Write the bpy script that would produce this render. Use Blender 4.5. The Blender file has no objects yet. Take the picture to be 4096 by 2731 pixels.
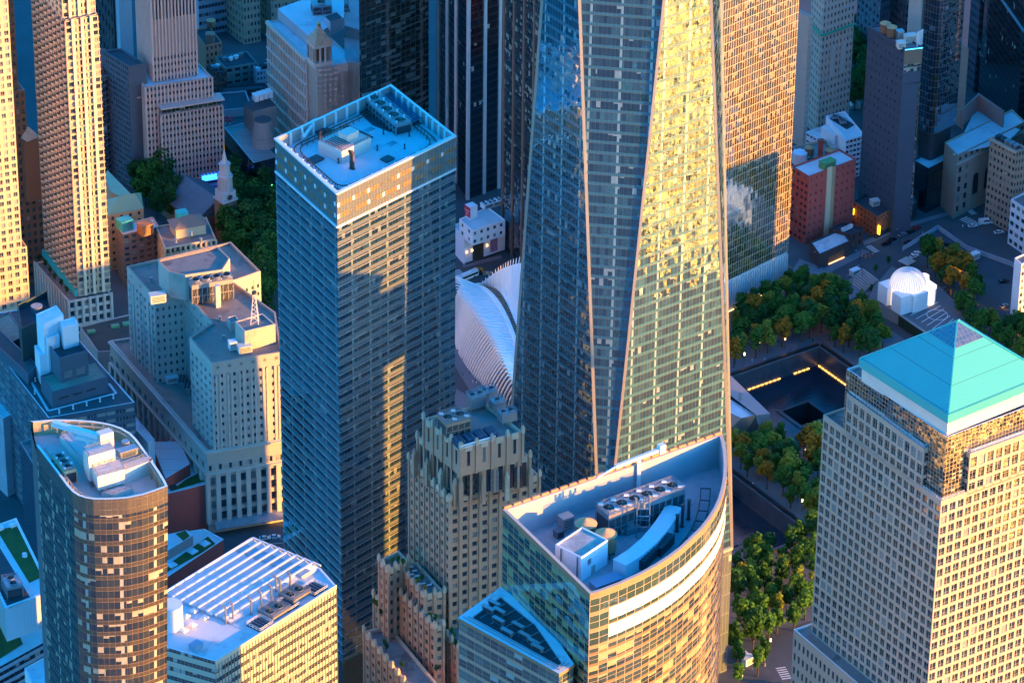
import bpy, bmesh, math, random
from mathutils import Vector
R_ = math.radians
random.seed(7)
S = bpy.context.scene
# ------------------------------------------------------------------ camera, sky, sun, exposure
FOC, PITCH, ROLL, CAMH = 16600.0, R_(30.48), R_(.66), 926.0
SUN_AZ, SUN_EL = R_(-19), R_(6.5)          # azimuth from +X, elevation
cam = bpy.data.cameras.new('camera'); co = bpy.data.objects.new('camera', cam); S.collection.objects.link(co)
cam.sensor_width = 36; cam.lens = 36 * FOC / 4096; cam.clip_start = 5; cam.clip_end = 60000
from mathutils import Matrix
co.matrix_world = Matrix.Translation((0, 0, CAMH)) @ Matrix.Rotation(R_(90) - PITCH, 4, 'X') @ Matrix.Rotation(ROLL, 4, 'Z')
S.camera = co
w = bpy.data.worlds.new('World'); S.world = w; w.use_nodes = True
wn = w.node_tree; bg = wn.nodes['Background']
sky = wn.nodes.new('ShaderNodeTexSky'); sky.sky_type = 'NISHITA'; sky.sun_disc = False
sky.sun_elevation = SUN_EL; sky.sun_rotation = R_(90) - SUN_AZ
sky.air_density = 1.0; sky.dust_density = .6; sky.ozone_density = 3.0
hs = wn.nodes.new('ShaderNodeHueSaturation'); hs.inputs['Saturation'].default_value = 1.55
tint = wn.nodes.new('ShaderNodeMix'); tint.data_type = 'RGBA'; tint.blend_type = 'MULTIPLY'; tint.inputs[0].default_value = 1; 
tcw, sz, mr, gr = (wn.nodes.new('ShaderNode' + k) for k in ('TexCoord', 'SeparateXYZ', 'MapRange', 'Mix')); gr.data_type = 'RGBA'
mr.inputs[2].default_value = .65; gr.inputs[6].default_value = (.8, .98, 1.1, 1); gr.inputs[7].default_value = (.38, 1.08, 1.3, 1)   # pinker low down, bluer overhead
for a_, b_ in ((tcw.outputs['Generated'], sz.inputs[0]), (sz.outputs[2], mr.inputs[0]), (mr.outputs[0], gr.inputs[0]), (gr.outputs[2], tint.inputs[7])): wn.links.new(a_, b_)
wn.links.new(sky.outputs[0], hs.inputs['Color']); wn.links.new(hs.outputs[0], tint.inputs[6]); wn.links.new(tint.outputs[2], bg.inputs['Color'])
bg.inputs['Strength'].default_value = .15
sl = bpy.data.lights.new('sun', 'SUN'); so = bpy.data.objects.new('sun', sl); S.collection.objects.link(so)
sl.energy = 3.0; sl.angle = R_(.5); sl.color = (1, .41, .045)
sd = Vector((math.cos(SUN_AZ) * math.cos(SUN_EL), math.sin(SUN_AZ) * math.cos(SUN_EL), math.sin(SUN_EL)))
so.rotation_euler = sd.to_track_quat('Z', 'Y').to_euler()
S.view_settings.view_transform = 'Standard'; S.view_settings.look = 'None'
S.view_settings.exposure = 2.6; S.view_settings.gamma = 1
S.cycles.use_denoising = True; S.cycles.max_bounces = 6; S.cycles.glossy_bounces = 4; S.cycles.diffuse_bounces = 3
S.cycles.sample_clamp_indirect = 6; S.cycles.caustics_reflective = True

# ------------------------------------------------------------------ survey: the photograph's points as places on a level plane
def P(u, v, z=0.0):
    a, b = (u - 2048) / FOC, (v - 1365.5) / FOC
    cr, sr = math.cos(ROLL), math.sin(ROLL)
    a, b = a * cr - b * sr, a * sr + b * cr
    c, s = math.cos(PITCH), math.sin(PITCH)
    t = (z - CAMH) / (-s - b * c)
    return (a * t, (c - b * s) * t)
def proj(x, y, z):
    z -= CAMH; c, s = math.cos(PITCH), math.sin(PITCH)
    d = y * c - z * s; v = -(y * s + z * c)
    cr, sr = math.cos(ROLL), math.sin(ROLL)
    return 2048 + FOC * (x * cr + v * sr) / d, 1365.5 + FOC * (-x * sr + v * cr) / d
def ZV(xy, v):
    lo, hi = -50, 920
    for _ in range(50):
        m = (lo + hi) / 2
        if proj(xy[0], xy[1], m)[1] > v: lo = m
        else: hi = m
    return lo
def add(a, b, k=1.0): return (a[0] + b[0] * k, a[1] + b[1] * k)
def sub(a, b): return (a[0] - b[0], a[1] - b[1])
def ln(a): return math.hypot(a[0], a[1])
def un(a): l = ln(a); return (a[0] / l, a[1] / l)
def lerp(a, b, t): return tuple(a[i] + (b[i] - a[i]) * t for i in range(len(a)))
def area(p): return sum(p[i - 1][0] * p[i][1] - p[i][0] * p[i - 1][1] for i in range(len(p))) / 2
def inset(poly, t):
    if area(poly) < 0: poly = poly[::-1]
    n = len(poly); out = []
    for i in range(n):
        a, b, c = poly[i - 1], poly[i], poly[(i + 1) % n]
        d1, d2 = un(sub(b, a)), un(sub(c, b))
        n1, n2 = (-d1[1], d1[0]), (-d2[1], d2[0])
        k = 1 + n1[0] * n2[0] + n1[1] * n2[1]
        out.append(add(b, (n1[0] + n2[0], n1[1] + n2[1]), t / max(k, .25)))
    return out

# ------------------------------------------------------------------ materials
MATS = {}
def N(nt, typ, **k):
    n = nt.nodes.new('ShaderNode' + typ)
    for a, b in k.items():
        if a == 'i':
            for q, x in b.items():
                if isinstance(x, bpy.types.NodeSocket): nt.links.new(x, n.inputs[q])
                else: n.inputs[q].default_value = x
        else: setattr(n, a, b)
    return n
def mth(nt, op, a, b=None, c=None):
    i = {0: a}
    if b is not None: i[1] = b
    if c is not None: i[2] = c
    return N(nt, 'Math', operation=op, i=i).outputs[0]
def mixc(nt, f, a, b):
    n = N(nt, 'Mix', data_type='RGBA')
    for s, x in ((0, f), (6, a), (7, b)):
        if isinstance(x, bpy.types.NodeSocket): nt.links.new(x, n.inputs[s])
        else: n.inputs[s].default_value = x if s == 0 else (*x[:3], 1)
    return n.outputs[2]
def base(name):
    m = bpy.data.materials.new(name); m.use_nodes = True
    nt = m.node_tree; return m, nt, nt.nodes['Principled BSDF'], nt.nodes['Material Output']
def mat(name, col, rough=.7, var=.25, scale=.15, metal=0.0, stain=None, bump=0.0, fine=2.5):
    if name in MATS: return MATS[name]
    m, nt, b, o = base(name)
    tc = N(nt, 'TexCoord').outputs['Object']
    n1 = N(nt, 'TexNoise', i={'Vector': tc, 'Scale': scale, 'Detail': 6.0, 'Roughness': .65}).outputs[0]
    n2 = N(nt, 'TexNoise', i={'Vector': tc, 'Scale': fine, 'Detail': 3.0}).outputs[0]
    f = mth(nt, 'ADD', mth(nt, 'MULTIPLY', n1, .65), mth(nt, 'MULTIPLY', n2, .35))
    f = N(nt, 'MapRange', i={0: f, 1: .3, 2: .7, 3: 1 - var, 4: 1 + var}).outputs[0]
    c = N(nt, 'VectorMath', operation='SCALE', i={0: (*col,), 3: f}).outputs[0]
    if stain:
        n3 = N(nt, 'TexNoise', i={'Vector': tc, 'Scale': stain[1], 'Detail': 5.0, 'Roughness': .7}).outputs[0]
        k = N(nt, 'MapRange', i={0: n3, 1: stain[2], 2: stain[2] + .08, 3: 0.0, 4: stain[3]}).outputs[0]
        c = mixc(nt, k, c, stain[0])
    nt.links.new(c, b.inputs['Base Color']); b.inputs['Roughness'].default_value = rough; b.inputs['Metallic'].default_value = metal
    if bump:
        bp = N(nt, 'Bump', i={'Height': n2, 'Strength': bump, 'Distance': .3}); nt.links.new(bp.outputs[0], b.inputs['Normal'])
    MATS[name] = m; return m
def emis(name, col, st):
    if name in MATS: return MATS[name]
    m, nt, b, o = base(name); b.inputs['Base Color'].default_value = (*col, 1)
    b.inputs['Emission Color'].default_value = (*col, 1); b.inputs['Emission Strength'].default_value = st
    MATS[name] = m; return m
def refl_mix(nt, o, body, tint, refl, rough, nrm):
    """pane seen from outside: what is behind it plus what it reflects"""
    lw = N(nt, 'LayerWeight', i={0: .5, 'Normal': nrm}).outputs['Facing']
    fac = mth(nt, 'ADD', mth(nt, 'MULTIPLY', mth(nt, 'POWER', lw, 3.5), 1 - refl), refl)
    g = N(nt, 'BsdfGlossy', i={'Color': (*tint, 1), 'Roughness': rough, 'Normal': nrm})
    return N(nt, 'MixShader', i={0: fac, 1: body, 2: g.outputs[0]}).outputs[0]
def curtain(name, pu, pv, sp=.3, spc=(.1, .12, .14), tint=(.9, .95, 1), dark=(.01, .02, .03), mid=(.05, .08, .1), blind=(.45, .45, .4), pb=.15,
            mu=.05, mh=.04, muc=(.2, .18, .15), refl=.4, rough=.02, wob=.012, col=0, colc=(.4, .5, .5), lit=.0, litc=(1, .6, .2), sprefl=.25, wav=.004, split=0, mmet=.6):
    if name in MATS: return MATS[name]
    m, nt, b, o = base(name)
    sx = N(nt, 'SeparateXYZ', i={0: N(nt, 'UVMap').outputs[0]})
    u, v = mth(nt, 'DIVIDE', sx.outputs[0], pu), mth(nt, 'DIVIDE', sx.outputs[1], pv)
    fu, fv, cu, cv = mth(nt, 'FRACT', u), mth(nt, 'FRACT', v), mth(nt, 'FLOOR', u), mth(nt, 'FLOOR', v)
    cell = N(nt, 'CombineXYZ', i={0: cu, 1: cv}).outputs[0]
    wn1 = N(nt, 'TexWhiteNoise', noise_dimensions='2D', i={'Vector': cell})
    r = wn1.outputs[0]
    cell2 = N(nt, 'CombineXYZ', i={0: mth(nt, 'FLOOR', mth(nt, 'DIVIDE', u, 5.3)), 1: cv}).outputs[0]
    r2 = N(nt, 'TexWhiteNoise', noise_dimensions='2D', i={'Vector': cell2}).outputs[0]
    inter = mixc(nt, mth(nt, 'MULTIPLY', r, r2), dark, mid)
    hasb = mth(nt, 'LESS_THAN', mth(nt, 'ADD', mth(nt, 'MULTIPLY', r, .6), mth(nt, 'MULTIPLY', r2, .4)), pb * .5 + .12 if pb else -1.0)
    bl = mth(nt, 'GREATER_THAN', fv, mth(nt, 'SUBTRACT', .95, mth(nt, 'MULTIPLY', N(nt, 'SeparateXYZ', i={0: wn1.outputs[1]}).outputs[1], .7)))
    inter = mixc(nt, mth(nt, 'MULTIPLY', hasb, bl), inter, blind)
    if col:
        cm = mth(nt, 'LESS_THAN', mth(nt, 'FRACT', mth(nt, 'DIVIDE', u, col)), .6 / col)
        inter = mixc(nt, cm, inter, colc)
    spm = mth(nt, 'LESS_THAN', fv, sp)
    mm = mth(nt, 'LESS_THAN', fu, mu)
    hm = mth(nt, 'LESS_THAN', fv, mh)
    if split: hm = mth(nt, 'MAXIMUM', hm, mth(nt, 'LESS_THAN', mth(nt, 'ABSOLUTE', mth(nt, 'SUBTRACT', fv, split)), mh * .5))
    fr = mth(nt, 'MAXIMUM', mm, hm)
    geo = N(nt, 'NewGeometry')
    tilt = N(nt, 'VectorMath', operation='MULTIPLY_ADD', i={0: wn1.outputs[1], 1: (wob, wob, wob), 2: (-wob / 2,) * 3}).outputs[0]
    nz = N(nt, 'TexNoise', i={'Vector': N(nt, 'TexCoord').outputs['Object'], 'Scale': .45, 'Detail': 2.0})
    wv = N(nt, 'VectorMath', operation='MULTIPLY_ADD', i={0: nz.outputs[1], 1: (wav * 4,) * 3, 2: (-wav * 2,) * 3}).outputs[0]
    nrm = N(nt, 'VectorMath', operation='NORMALIZE', i={0: N(nt, 'VectorMath', operation='ADD', i={0: N(nt, 'VectorMath', operation='ADD', i={0: geo.outputs['Normal'], 1: tilt}).outputs[0], 1: wv}).outputs[0]}).outputs[0]
    bd = N(nt, 'BsdfDiffuse', i={'Color': inter}).outputs[0]
    if lit:
        lm = mth(nt, 'MULTIPLY', mth(nt, 'GREATER_THAN', mth(nt, 'MULTIPLY', r, r2), 1 - lit), mth(nt, 'GREATER_THAN', fv, .55))
        em = N(nt, 'Emission', i={'Color': (*litc, 1), 'Strength': mth(nt, 'MULTIPLY', lm, .9)}).outputs[0]
        bd = N(nt, 'AddShader', i={0: bd, 1: em}).outputs[0]
    pane = refl_mix(nt, o, bd, tint, refl, rough, nrm)
    sb = refl_mix(nt, o, N(nt, 'BsdfDiffuse', i={'Color': (*spc, 1)}).outputs[0], tint, sprefl, .12, nrm)
    s1 = N(nt, 'MixShader', i={0: spm, 1: pane, 2: sb}).outputs[0]
    b.inputs['Base Color'].default_value = (*muc, 1); b.inputs['Roughness'].default_value = .35; b.inputs['Metallic'].default_value = mmet
    s2 = N(nt, 'MixShader', i={0: fr, 1: s1, 2: b.outputs[0]}).outputs[0]
    nt.links.new(s2, o.inputs[0]); MATS[name] = m; return m
def paneglass(name='window glass', dark=(.012, .02, .03), blind=(.3, .31, .3), pb=.2, refl=.22, lit=.0, tint=(.85, .95, 1)):
    if name in MATS: return MATS[name]
    m, nt, b, o = base(name)
    oi = N(nt, 'ObjectInfo').outputs['Random']; gi = N(nt, 'NewGeometry')
    r = mth(nt, 'FRACT', mth(nt, 'ADD', oi, mth(nt, 'MULTIPLY', gi.outputs['Random Per Island'], 13.7)))
    wn = N(nt, 'TexWhiteNoise', noise_dimensions='1D', i={'W': r})
    c = mixc(nt, mth(nt, 'LESS_THAN', wn.outputs[0], pb), mixc(nt, r, dark, tuple(x * 3 for x in dark)), blind)
    t = N(nt, 'VectorMath', operation='MULTIPLY_ADD', i={0: wn.outputs[1], 1: (.02,) * 3, 2: (-.01,) * 3}).outputs[0]
    nrm = N(nt, 'VectorMath', operation='NORMALIZE', i={0: N(nt, 'VectorMath', operation='ADD', i={0: gi.outputs['Normal'], 1: t}).outputs[0]}).outputs[0]
    bd = N(nt, 'BsdfDiffuse', i={'Color': c}).outputs[0]
    if lit:
        em = N(nt, 'Emission', i={'Color': (1, .5, .15, 1), 'Strength': mth(nt, 'MULTIPLY', mth(nt, 'GREATER_THAN', wn.outputs[0], 1 - lit), 1.2)}).outputs[0]
        bd = N(nt, 'AddShader', i={0: bd, 1: em}).outputs[0]
    nt.links.new(refl_mix(nt, o, bd, tint, refl, .03, nrm), o.inputs[0]); MATS[name] = m; return m

# ------------------------------------------------------------------ mesh building
COL = S.collection
class MB:
    def __init__(s): s.v = []; s.f = []; s.m = []; s.uv = []
    def face(s, pts, m=0, uv=None):
        i = len(s.v); s.v += [tuple(p) for p in pts]; s.f.append(list(range(i, i + len(pts)))); s.m.append(m); s.uv.append(uv)
    def quad(s, a, b, c, d, m=0, uv=None): s.face((a, b, c, d), m, uv)
    def wall(s, A, B, z0, z1, m=0, u0=0.0):
        L = ln(sub(B, A))
        s.quad((*A, z0), (*B, z0), (*B, z1), (*A, z1), m, ((u0, z0), (u0 + L, z0), (u0 + L, z1), (u0, z1)))
        return u0 + L
    def prism(s, poly, z0, z1, m=0, cap=True, mt=None, bot=False):
        if area(poly) < 0: poly = poly[::-1]
        n = len(poly); u = 0
        for i in range(n): u = s.wall(poly[i], poly[(i + 1) % n], z0, z1, m, u)
        if cap: s.face([(*p, z1) for p in poly], m if mt is None else mt, [p for p in poly])
        if bot: s.face([(*p, z0) for p in poly[::-1]], m, [p for p in poly[::-1]])
    def obox(s, c, a, sx, sy, z0, z1, m=0, mt=None):
        ca, sa = math.cos(a), math.sin(a)
        s.prism([(c[0] + ca * x - sa * y, c[1] + sa * x + ca * y) for x, y in ((-sx / 2, -sy / 2), (sx / 2, -sy / 2), (sx / 2, sy / 2), (-sx / 2, sy / 2))], z0, z1, m, True, mt, True)
    def cyl(s, c, r, z0, z1, n=16, m=0, r2=None, mt=None):
        r2 = r if r2 is None else r2
        for i in range(n):
            a, b = 2 * math.pi * i / n, 2 * math.pi * (i + 1) / n
            p = lambda r, t, z: (c[0] + r * math.cos(t), c[1] + r * math.sin(t), z)
            if r2 > 1e-3: s.quad(p(r, a, z0), p(r, b, z0), p(r2, b, z1), p(r2, a, z1), m, ((a * r, z0), (b * r, z0), (b * r, z1), (a * r, z1)))
            else: s.face((p(r, a, z0), p(r, b, z0), (c[0], c[1], z1)), m)
        if r2 > 1e-3: s.face([(c[0] + r2 * math.cos(2 * math.pi * i / n), c[1] + r2 * math.sin(2 * math.pi * i / n), z1) for i in range(n)], m if mt is None else mt)
    def bar(s, a, b, w, m=0, h=None):
        a, b = Vector(a), Vector(b); d = (b - a).normalized()
        up = Vector((0, 0, 1)) if abs(d.z) < .95 else Vector((1, 0, 0))
        x = d.cross(up).normalized() * w / 2; y = x.normalized().cross(d) * (h or w) / 2
        q = [(-x - y), (x - y), (x + y), (-x + y)]
        for i in range(4): s.quad(a + q[i], b + q[i], b + q[(i + 1) % 4], a + q[(i + 1) % 4], m)
        s.face([a + k for k in q[::-1]], m); s.face([b + k for k in q], m)
    def merge(s, o, m=0):
        i = len(s.v); s.v += o.v; s.f += [[k + i for k in f] for f in o.f]; s.m += [x + m for x in o.m]; s.uv += o.uv
    def mesh(s, name, mats, org=(0, 0, 0), smooth=False):
        me = bpy.data.meshes.new(name)
        me.from_pydata([(x - org[0], y - org[1], z - org[2]) for x, y, z in s.v], [], s.f)
        for mt in (mats if isinstance(mats, (list, tuple)) else [mats]): me.materials.append(mt)
        me.polygons.foreach_set('material_index', s.m)
        if any(x for x in s.uv):
            l = me.uv_layers.new(name='UVMap'); k = []
            for f, q in zip(s.f, s.uv):
                for j in range(len(f)): k += list(q[j][:2]) if q else [0.0, 0.0]
            l.data.foreach_set('uv', k)
        if smooth: me.polygons.foreach_set('use_smooth', [True] * len(s.f))
        me.update(); return me
    def build(s, name, mats, parent=None, smooth=False, loc=None):
        org = tuple(parent.matrix_world.translation) if False else (tuple(parent['_o']) if parent is not None and '_o' in parent else (0, 0, 0))
        if loc: org = loc
        o = bpy.data.objects.new(name, s.mesh(name, mats, org, smooth)); COL.objects.link(o)
        if parent is not None: o.parent = parent
        elif loc: o.location = loc
        o['_o'] = org if parent is None else parent['_o']
        return o
def tag(o, label, cat, group=None, kind=None):
    o['label'] = label; o['category'] = cat
    if group: o['group'] = group
    if kind: o['kind'] = kind
    return o
def thing(name, label, cat, loc=(0, 0, 0), group=None):
    loc = tuple(loc) if len(loc) == 3 else (*loc, 0.0)
    o = bpy.data.objects.new(name, None); COL.objects.link(o); o.location = loc; o['_o'] = loc; o.empty_display_size = 1
    return tag(o, label, cat, group)
def one(mb, name, mats, label, cat, loc=(0, 0, 0), group=None, smooth=False):
    return tag(mb.build(name, mats, None, smooth, tuple(loc)), label, cat, group)
def struct(mb, name, mats):
    o = mb.build(name, mats); o['kind'] = 'structure'; return o
def copy_tree(o, loc, rz=0.0, label=None, sc=None):
    c = o.copy(); COL.objects.link(c); c.location = loc; c.rotation_euler = (0, 0, rz)
    if label: c['label'] = label
    if sc: c.scale = (sc, sc, sc)
    for ch in [x for x in bpy.data.objects if x.parent == o] if '_ch' not in CH.get(o.name, ()) else (): pass
    for ch in CH.get(o.name, []):
        d = ch.copy(); COL.objects.link(d); d.parent = c
    return c
CH = {}
def proto(root, *kids): CH[root.name] = list(kids); return root

# repeated parts of a building (windows, balconies): the hundred that show largest become objects, the rest one mesh
REP = []
RMESH = {}
def rep(root, name, key, maker, mats, loc, ang): REP.append((root, name, key, maker, mats, loc, ang))
def win_maker(w, h, nv, hb, fw=.08):
    def mk():
        b = MB()
        b.quad((-w / 2, 0, -h / 2), (w / 2, 0, -h / 2), (w / 2, 0, h / 2), (-w / 2, 0, h / 2), 0)
        def bx(x0, x1, z0, z1): b.quad((x0, -.05, z0), (x1, -.05, z0), (x1, -.05, z1), (x0, -.05, z1), 1)
        for i in range(nv + 2):
            x = -w / 2 + w * i / (nv + 1); k = fw if 0 < i <= nv else fw * .7
            bx(x - k, x + k, -h / 2, h / 2)
        for t in [0, 1] + list(hb): z = -h / 2 + h * t; bx(-w / 2, w / 2, z - fw * .8, z + fw * .8)
        return b
    return mk
def facade(mb, root, A, B, z0, z1, nb, nf, fx=(.2, .8), fz=(.25, .8), dep=.4, glass='window glass', frame='dark frame', nv=0, hb=(.5,), m=0, skip=None, reg=True, fw=.08, mr=None):
    """masonry wall with real openings; A is its left end seen from outside"""
    d = sub(B, A); L = ln(d); d = un(d); n = (d[1], -d[0]); ang = math.atan2(d[1], d[0])
    cw, ch = L / nb, (z1 - z0) / nf
    pt = lambda u, z, k=0.0: (A[0] + d[0] * u - n[0] * k, A[1] + d[1] * u - n[1] * k, z)
    def q(u0, u1, za, zb): mb.quad(pt(u0, za), pt(u1, za), pt(u1, zb), pt(u0, zb), m, ((u0, za), (u1, za), (u1, zb), (u0, zb)))
    mr = m if mr is None else mr
    zprev = z0
    for j in range(nf):
        za, zb = z0 + (j + fz[0]) * ch, z0 + (j + fz[1]) * ch
        q(0, L, zprev, za); up = 0.0
        for i in range(nb):
            if skip and skip(i, j): continue
            ua, ub = (i + fx[0]) * cw, (i + fx[1]) * cw
            q(up, ua, za, zb); up = ub
            mb.quad(pt(ua, za), pt(ub, za), pt(ub, za, dep), pt(ua, za, dep), mr)
            mb.quad(pt(ua, zb, dep), pt(ub, zb, dep), pt(ub, zb), pt(ua, zb), mr)
            mb.quad(pt(ua, za, dep), pt(ua, zb, dep), pt(ua, zb), pt(ua, za), mr)
            mb.quad(pt(ub, za), pt(ub, zb), pt(ub, zb, dep), pt(ub, za, dep), mr)
            w_, h_ = ub - ua, zb - za
            key = (round(w_, 2), round(h_, 2), nv, tuple(hb), glass, frame, fw)
            REP.append((root, 'window', key, win_maker(w_, h_, nv, hb, fw), (MATS[glass], MATS[frame]), pt((ua + ub) / 2, (za + zb) / 2, dep - .01), ang))
        q(up, L, za, zb); zprev = zb
    q(0, L, zprev, z1)
def roof(root, poly, z, par=1.0, th=.5, mats=None, name='roof'):
    """roof deck with a parapet standing round it: slot 0 deck, slot 1 parapet"""
    if area(poly) < 0: poly = poly[::-1]
    b = MB(); i = inset(poly, th); n = len(poly)
    b.face([(*p, z - par) for p in i], 0, [p for p in i])
    for k in range(n):
        l = (k + 1) % n
        b.quad((*i[l], z - par), (*i[k], z - par), (*i[k], z), (*i[l], z), 1)
        b.quad((*poly[k], z), (*poly[l], z), (*i[l], z), (*i[k], z), 1)
    return b.build(name, mats, root)
def corners(L_, N_, R_p, z):
    L, Nn, R = P(*L_, z), P(*N_, z), P(*R_p, z)
    return L, Nn, R, (L[0] + R[0] - Nn[0], L[1] + R[1] - Nn[1])
def block(root, c, z0, z1, wm, rm, left=None, right=None, par=1.0, th=.5, name='wall', back=True, rname='roof'):
    """four-sided masonry block; c = left, near, right, far corner; left/right = (bays, floors, options)"""
    L, Nn, R, F = c; b = MB()
    for (A, B, o) in ((L, Nn, left), (Nn, R, right)):
        if o: facade(b, root, A, B, z0, z1, o[0], o[1], **(o[2] if len(o) > 2 else {}))
        else: b.wall(A, B, z0, z1)
    if back: b.wall(R, F, z0, z1); b.wall(F, L, z0, z1)
    b.build(name, wm, root)
    if rm: roof(root, [L, Nn, R, F], z1, par, th, rm, rname)
def glassblock(root, poly, z0, z1, gm, rm, par=1.0, th=.5, names=('glazing',), rname='roof'):
    if area(poly) < 0: poly = poly[::-1]
    u = 0
    for i in range(len(poly)):
        b = MB(); u = b.wall(poly[i], poly[(i + 1) % len(poly)], z0, z1, 0, u); b.build('glazing', gm, root)
    if rm: roof(root, poly, z1, par, th, rm, rname)
def piers(root, A, B, z0, z1, n, w, d, m, name='piers', ends=True):
    b = MB(); dd = un(sub(B, A)); L = ln(sub(B, A)); a = math.atan2(dd[1], dd[0])
    for i in range(n + 1):
        if not ends and i in (0, n): continue
        c = add(A, dd, L * i / n); c = add(c, (dd[1], -dd[0]), d / 2 - .02); b.obox(c, a, w, d, z0, z1)
    return b.build(name, m, root)
def bands(root, A, B, zs, h, d, m, name='band'):
    b = MB(); dd = un(sub(B, A)); L = ln(sub(B, A)); a = math.atan2(dd[1], dd[0])
    c = add(lerp(A, B, .5), (dd[1], -dd[0]), d / 2 - .02)
    for z in zs: b.obox(c, a, L + 2 * d * .3, d, z - h / 2, z + h / 2)
    return b.build(name, m, root)
# ------------------------------------------------------------------ shared materials
m_roofw = mat('pale roof membrane', (.58, .62, .64), .75, .14, .12, stain=((.38, .4, .43), .09, .57, .7))
m_roofg = mat('grey roof gravel', (.2, .19, .18), .9, .3, .1, stain=((.09, .085, .08), .07, .55, .8))
m_roofd = mat('dark roof felt', (.05, .055, .065), .85, .3, .15)
m_frame = mat('dark frame', (.03, .035, .04), .5, .1)
m_lframe = mat('light frame', (.4, .38, .35), .5, .1)
m_white = mat('white painted metal', (.72, .73, .74), .45, .08, .3)
m_steel = mat('galvanised steel', (.36, .38, .4), .4, .2, .4, .7)
m_dsteel = mat('dark steel', (.06, .065, .075), .5, .2, .4, .3)
m_rust = mat('brown painted steel', (.16, .08, .05), .6, .2, .5)
m_cedar = mat('cedar boards', (.25, .15, .08), .8, .25, .8)
m_fan = mat('fan blade', (.12, .13, .1), .5, .1, .5, .3)
m_pink = mat('pink granite', (.42, .29, .25), .7, .12, .05)
m_pinkl = mat('pale pink granite', (.58, .43, .38), .7, .1, .05)
m_gold = mat('gold limestone', (.52, .42, .29), .75, .12, .06)
m_brown = mat('brown brick', (.17, .105, .07), .85, .15, .08)
m_lime = mat('weathered limestone', (.46, .42, .37), .8, .14, .05, stain=((.27, .25, .23), .06, .57, .6))
m_lstone = mat('pale stone', (.52, .48, .43), .8, .12, .06)
m_stoneV = mat('beige granite', (.46, .35, .27), .6, .08, .05)
m_brick = mat('tan brick', (.46, .27, .18), .85, .18, .06, stain=((.55, .42, .3), .09, .6, .5))
m_terra = mat('weathered terracotta', (.52, .4, .29), .85, .3, .35)
m_redb = mat('red brick', (.42, .085, .07), .85, .12, .08)
m_orangeb = mat('orange brick', (.42, .12, .05), .85, .12, .08)
m_navy = mat('blue glazed brick', (.075, .12, .16), .45, .12, .1)
m_conc = mat('concrete', (.32, .31, .3), .85, .15, .08)
m_grass = mat('roof lawn', (.035, .09, .015), .95, .35, .2, bump=.6, fine=4)
m_patina = mat('green copper', (.03, .42, .4), .5, .1, .05)
g_win = paneglass()
g_winl = paneglass('warm lit window glass', pb=.15, lit=.12)
g_winb = paneglass('blind window glass', pb=.45, blind=(.42, .4, .35))
g_winv = paneglass('reflecting window glass', dark=(.008, .012, .016), pb=.06, refl=.3)
FR = 'dark frame'
asph = mat('asphalt', (.07, .078, .085), .85, .25, .06)

# ------------------------------------------------------------------ ground, pools, river
TH = R_(34); E1 = (math.cos(TH), math.sin(TH)); E2 = (math.sin(TH), -math.cos(TH))
cS = P(3277, 1362); cNr = P(3262, 2113); cN = add(cNr, E2, -60)
def sq(c, a): return [c, add(c, E1, -a), add(add(c, E1, -a), E2, a), add(c, E2, a)]
PS, PN = sq(cS, 60), sq(cN, 60)
bmg = bmesh.new(); es = []
for poly in ([(-30000, -20000), (30000, -20000), (30000, 40000), (-30000, 40000)], PS, PN):
    vs = [bmg.verts.new((*p, 0)) for p in poly]
    es += [bmg.edges.new((vs[i - 1], vs[i])) for i in range(4)]
bmesh.ops.triangle_fill(bmg, use_beauty=True, use_dissolve=False, edges=es)
for f in bmg.faces:
    if f.normal.z < 0: f.normal_flip()
gm = bpy.data.meshes.new('ground'); bmg.to_mesh(gm); gm.materials.append(asph)
go = bpy.data.objects.new('ground', gm); COL.objects.link(go); go['kind'] = 'structure'
b = MB(); b.quad((390, -6000, .3), (2600, -6000, .3), (2600, 9000, .3), (390, 9000, .3))
mw, nt, pb_, o_ = base('river water')
pb_.inputs['Base Color'].default_value = (.01, .03, .045, 1); pb_.inputs['Roughness'].default_value = .34; nt.links.new(N(nt, 'MapRange', i={0: N(nt, 'TexNoise', i={'Vector': N(nt, 'TexCoord').outputs['Object'], 'Scale': .05, 'Detail': 4.0}).outputs[0], 1: .42, 2: .62, 3: .0, 4: .28}).outputs[0], pb_.inputs['Specular IOR Level'])
tc = N(nt, 'TexCoord').outputs['Object']
h = mth(nt, 'ADD', N(nt, 'TexNoise', i={'Vector': tc, 'Scale': .06, 'Detail': 5.0}).outputs[0], mth(nt, 'MULTIPLY', N(nt, 'TexNoise', i={'Vector': tc, 'Scale': .4, 'Detail': 3.0}).outputs[0], .35))
nt.links.new(N(nt, 'Bump', i={'Height': h, 'Strength': 1.0, 'Distance': 9.0}).outputs[0], pb_.inputs['Normal'])
struct(b, 'river', mw)
m_plaza = mat('plaza granite', (.12, .13, .14), .8, .18, .1)
m_walk = mat('pavement concrete', (.17, .18, .2), .85, .15, .1)
m_line = mat('road paint', (.6, .6, .6), .7, .15, .4)
m_yline = mat('yellow road paint', (.5, .27, .03), .7, .15, .4)
def sheet(name, m, pts, z, px=True):
    poly = [P(*q) for q in pts] if px else pts
    b = MB(); b.prism(poly, 0, z); return struct(b, name, m)
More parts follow.
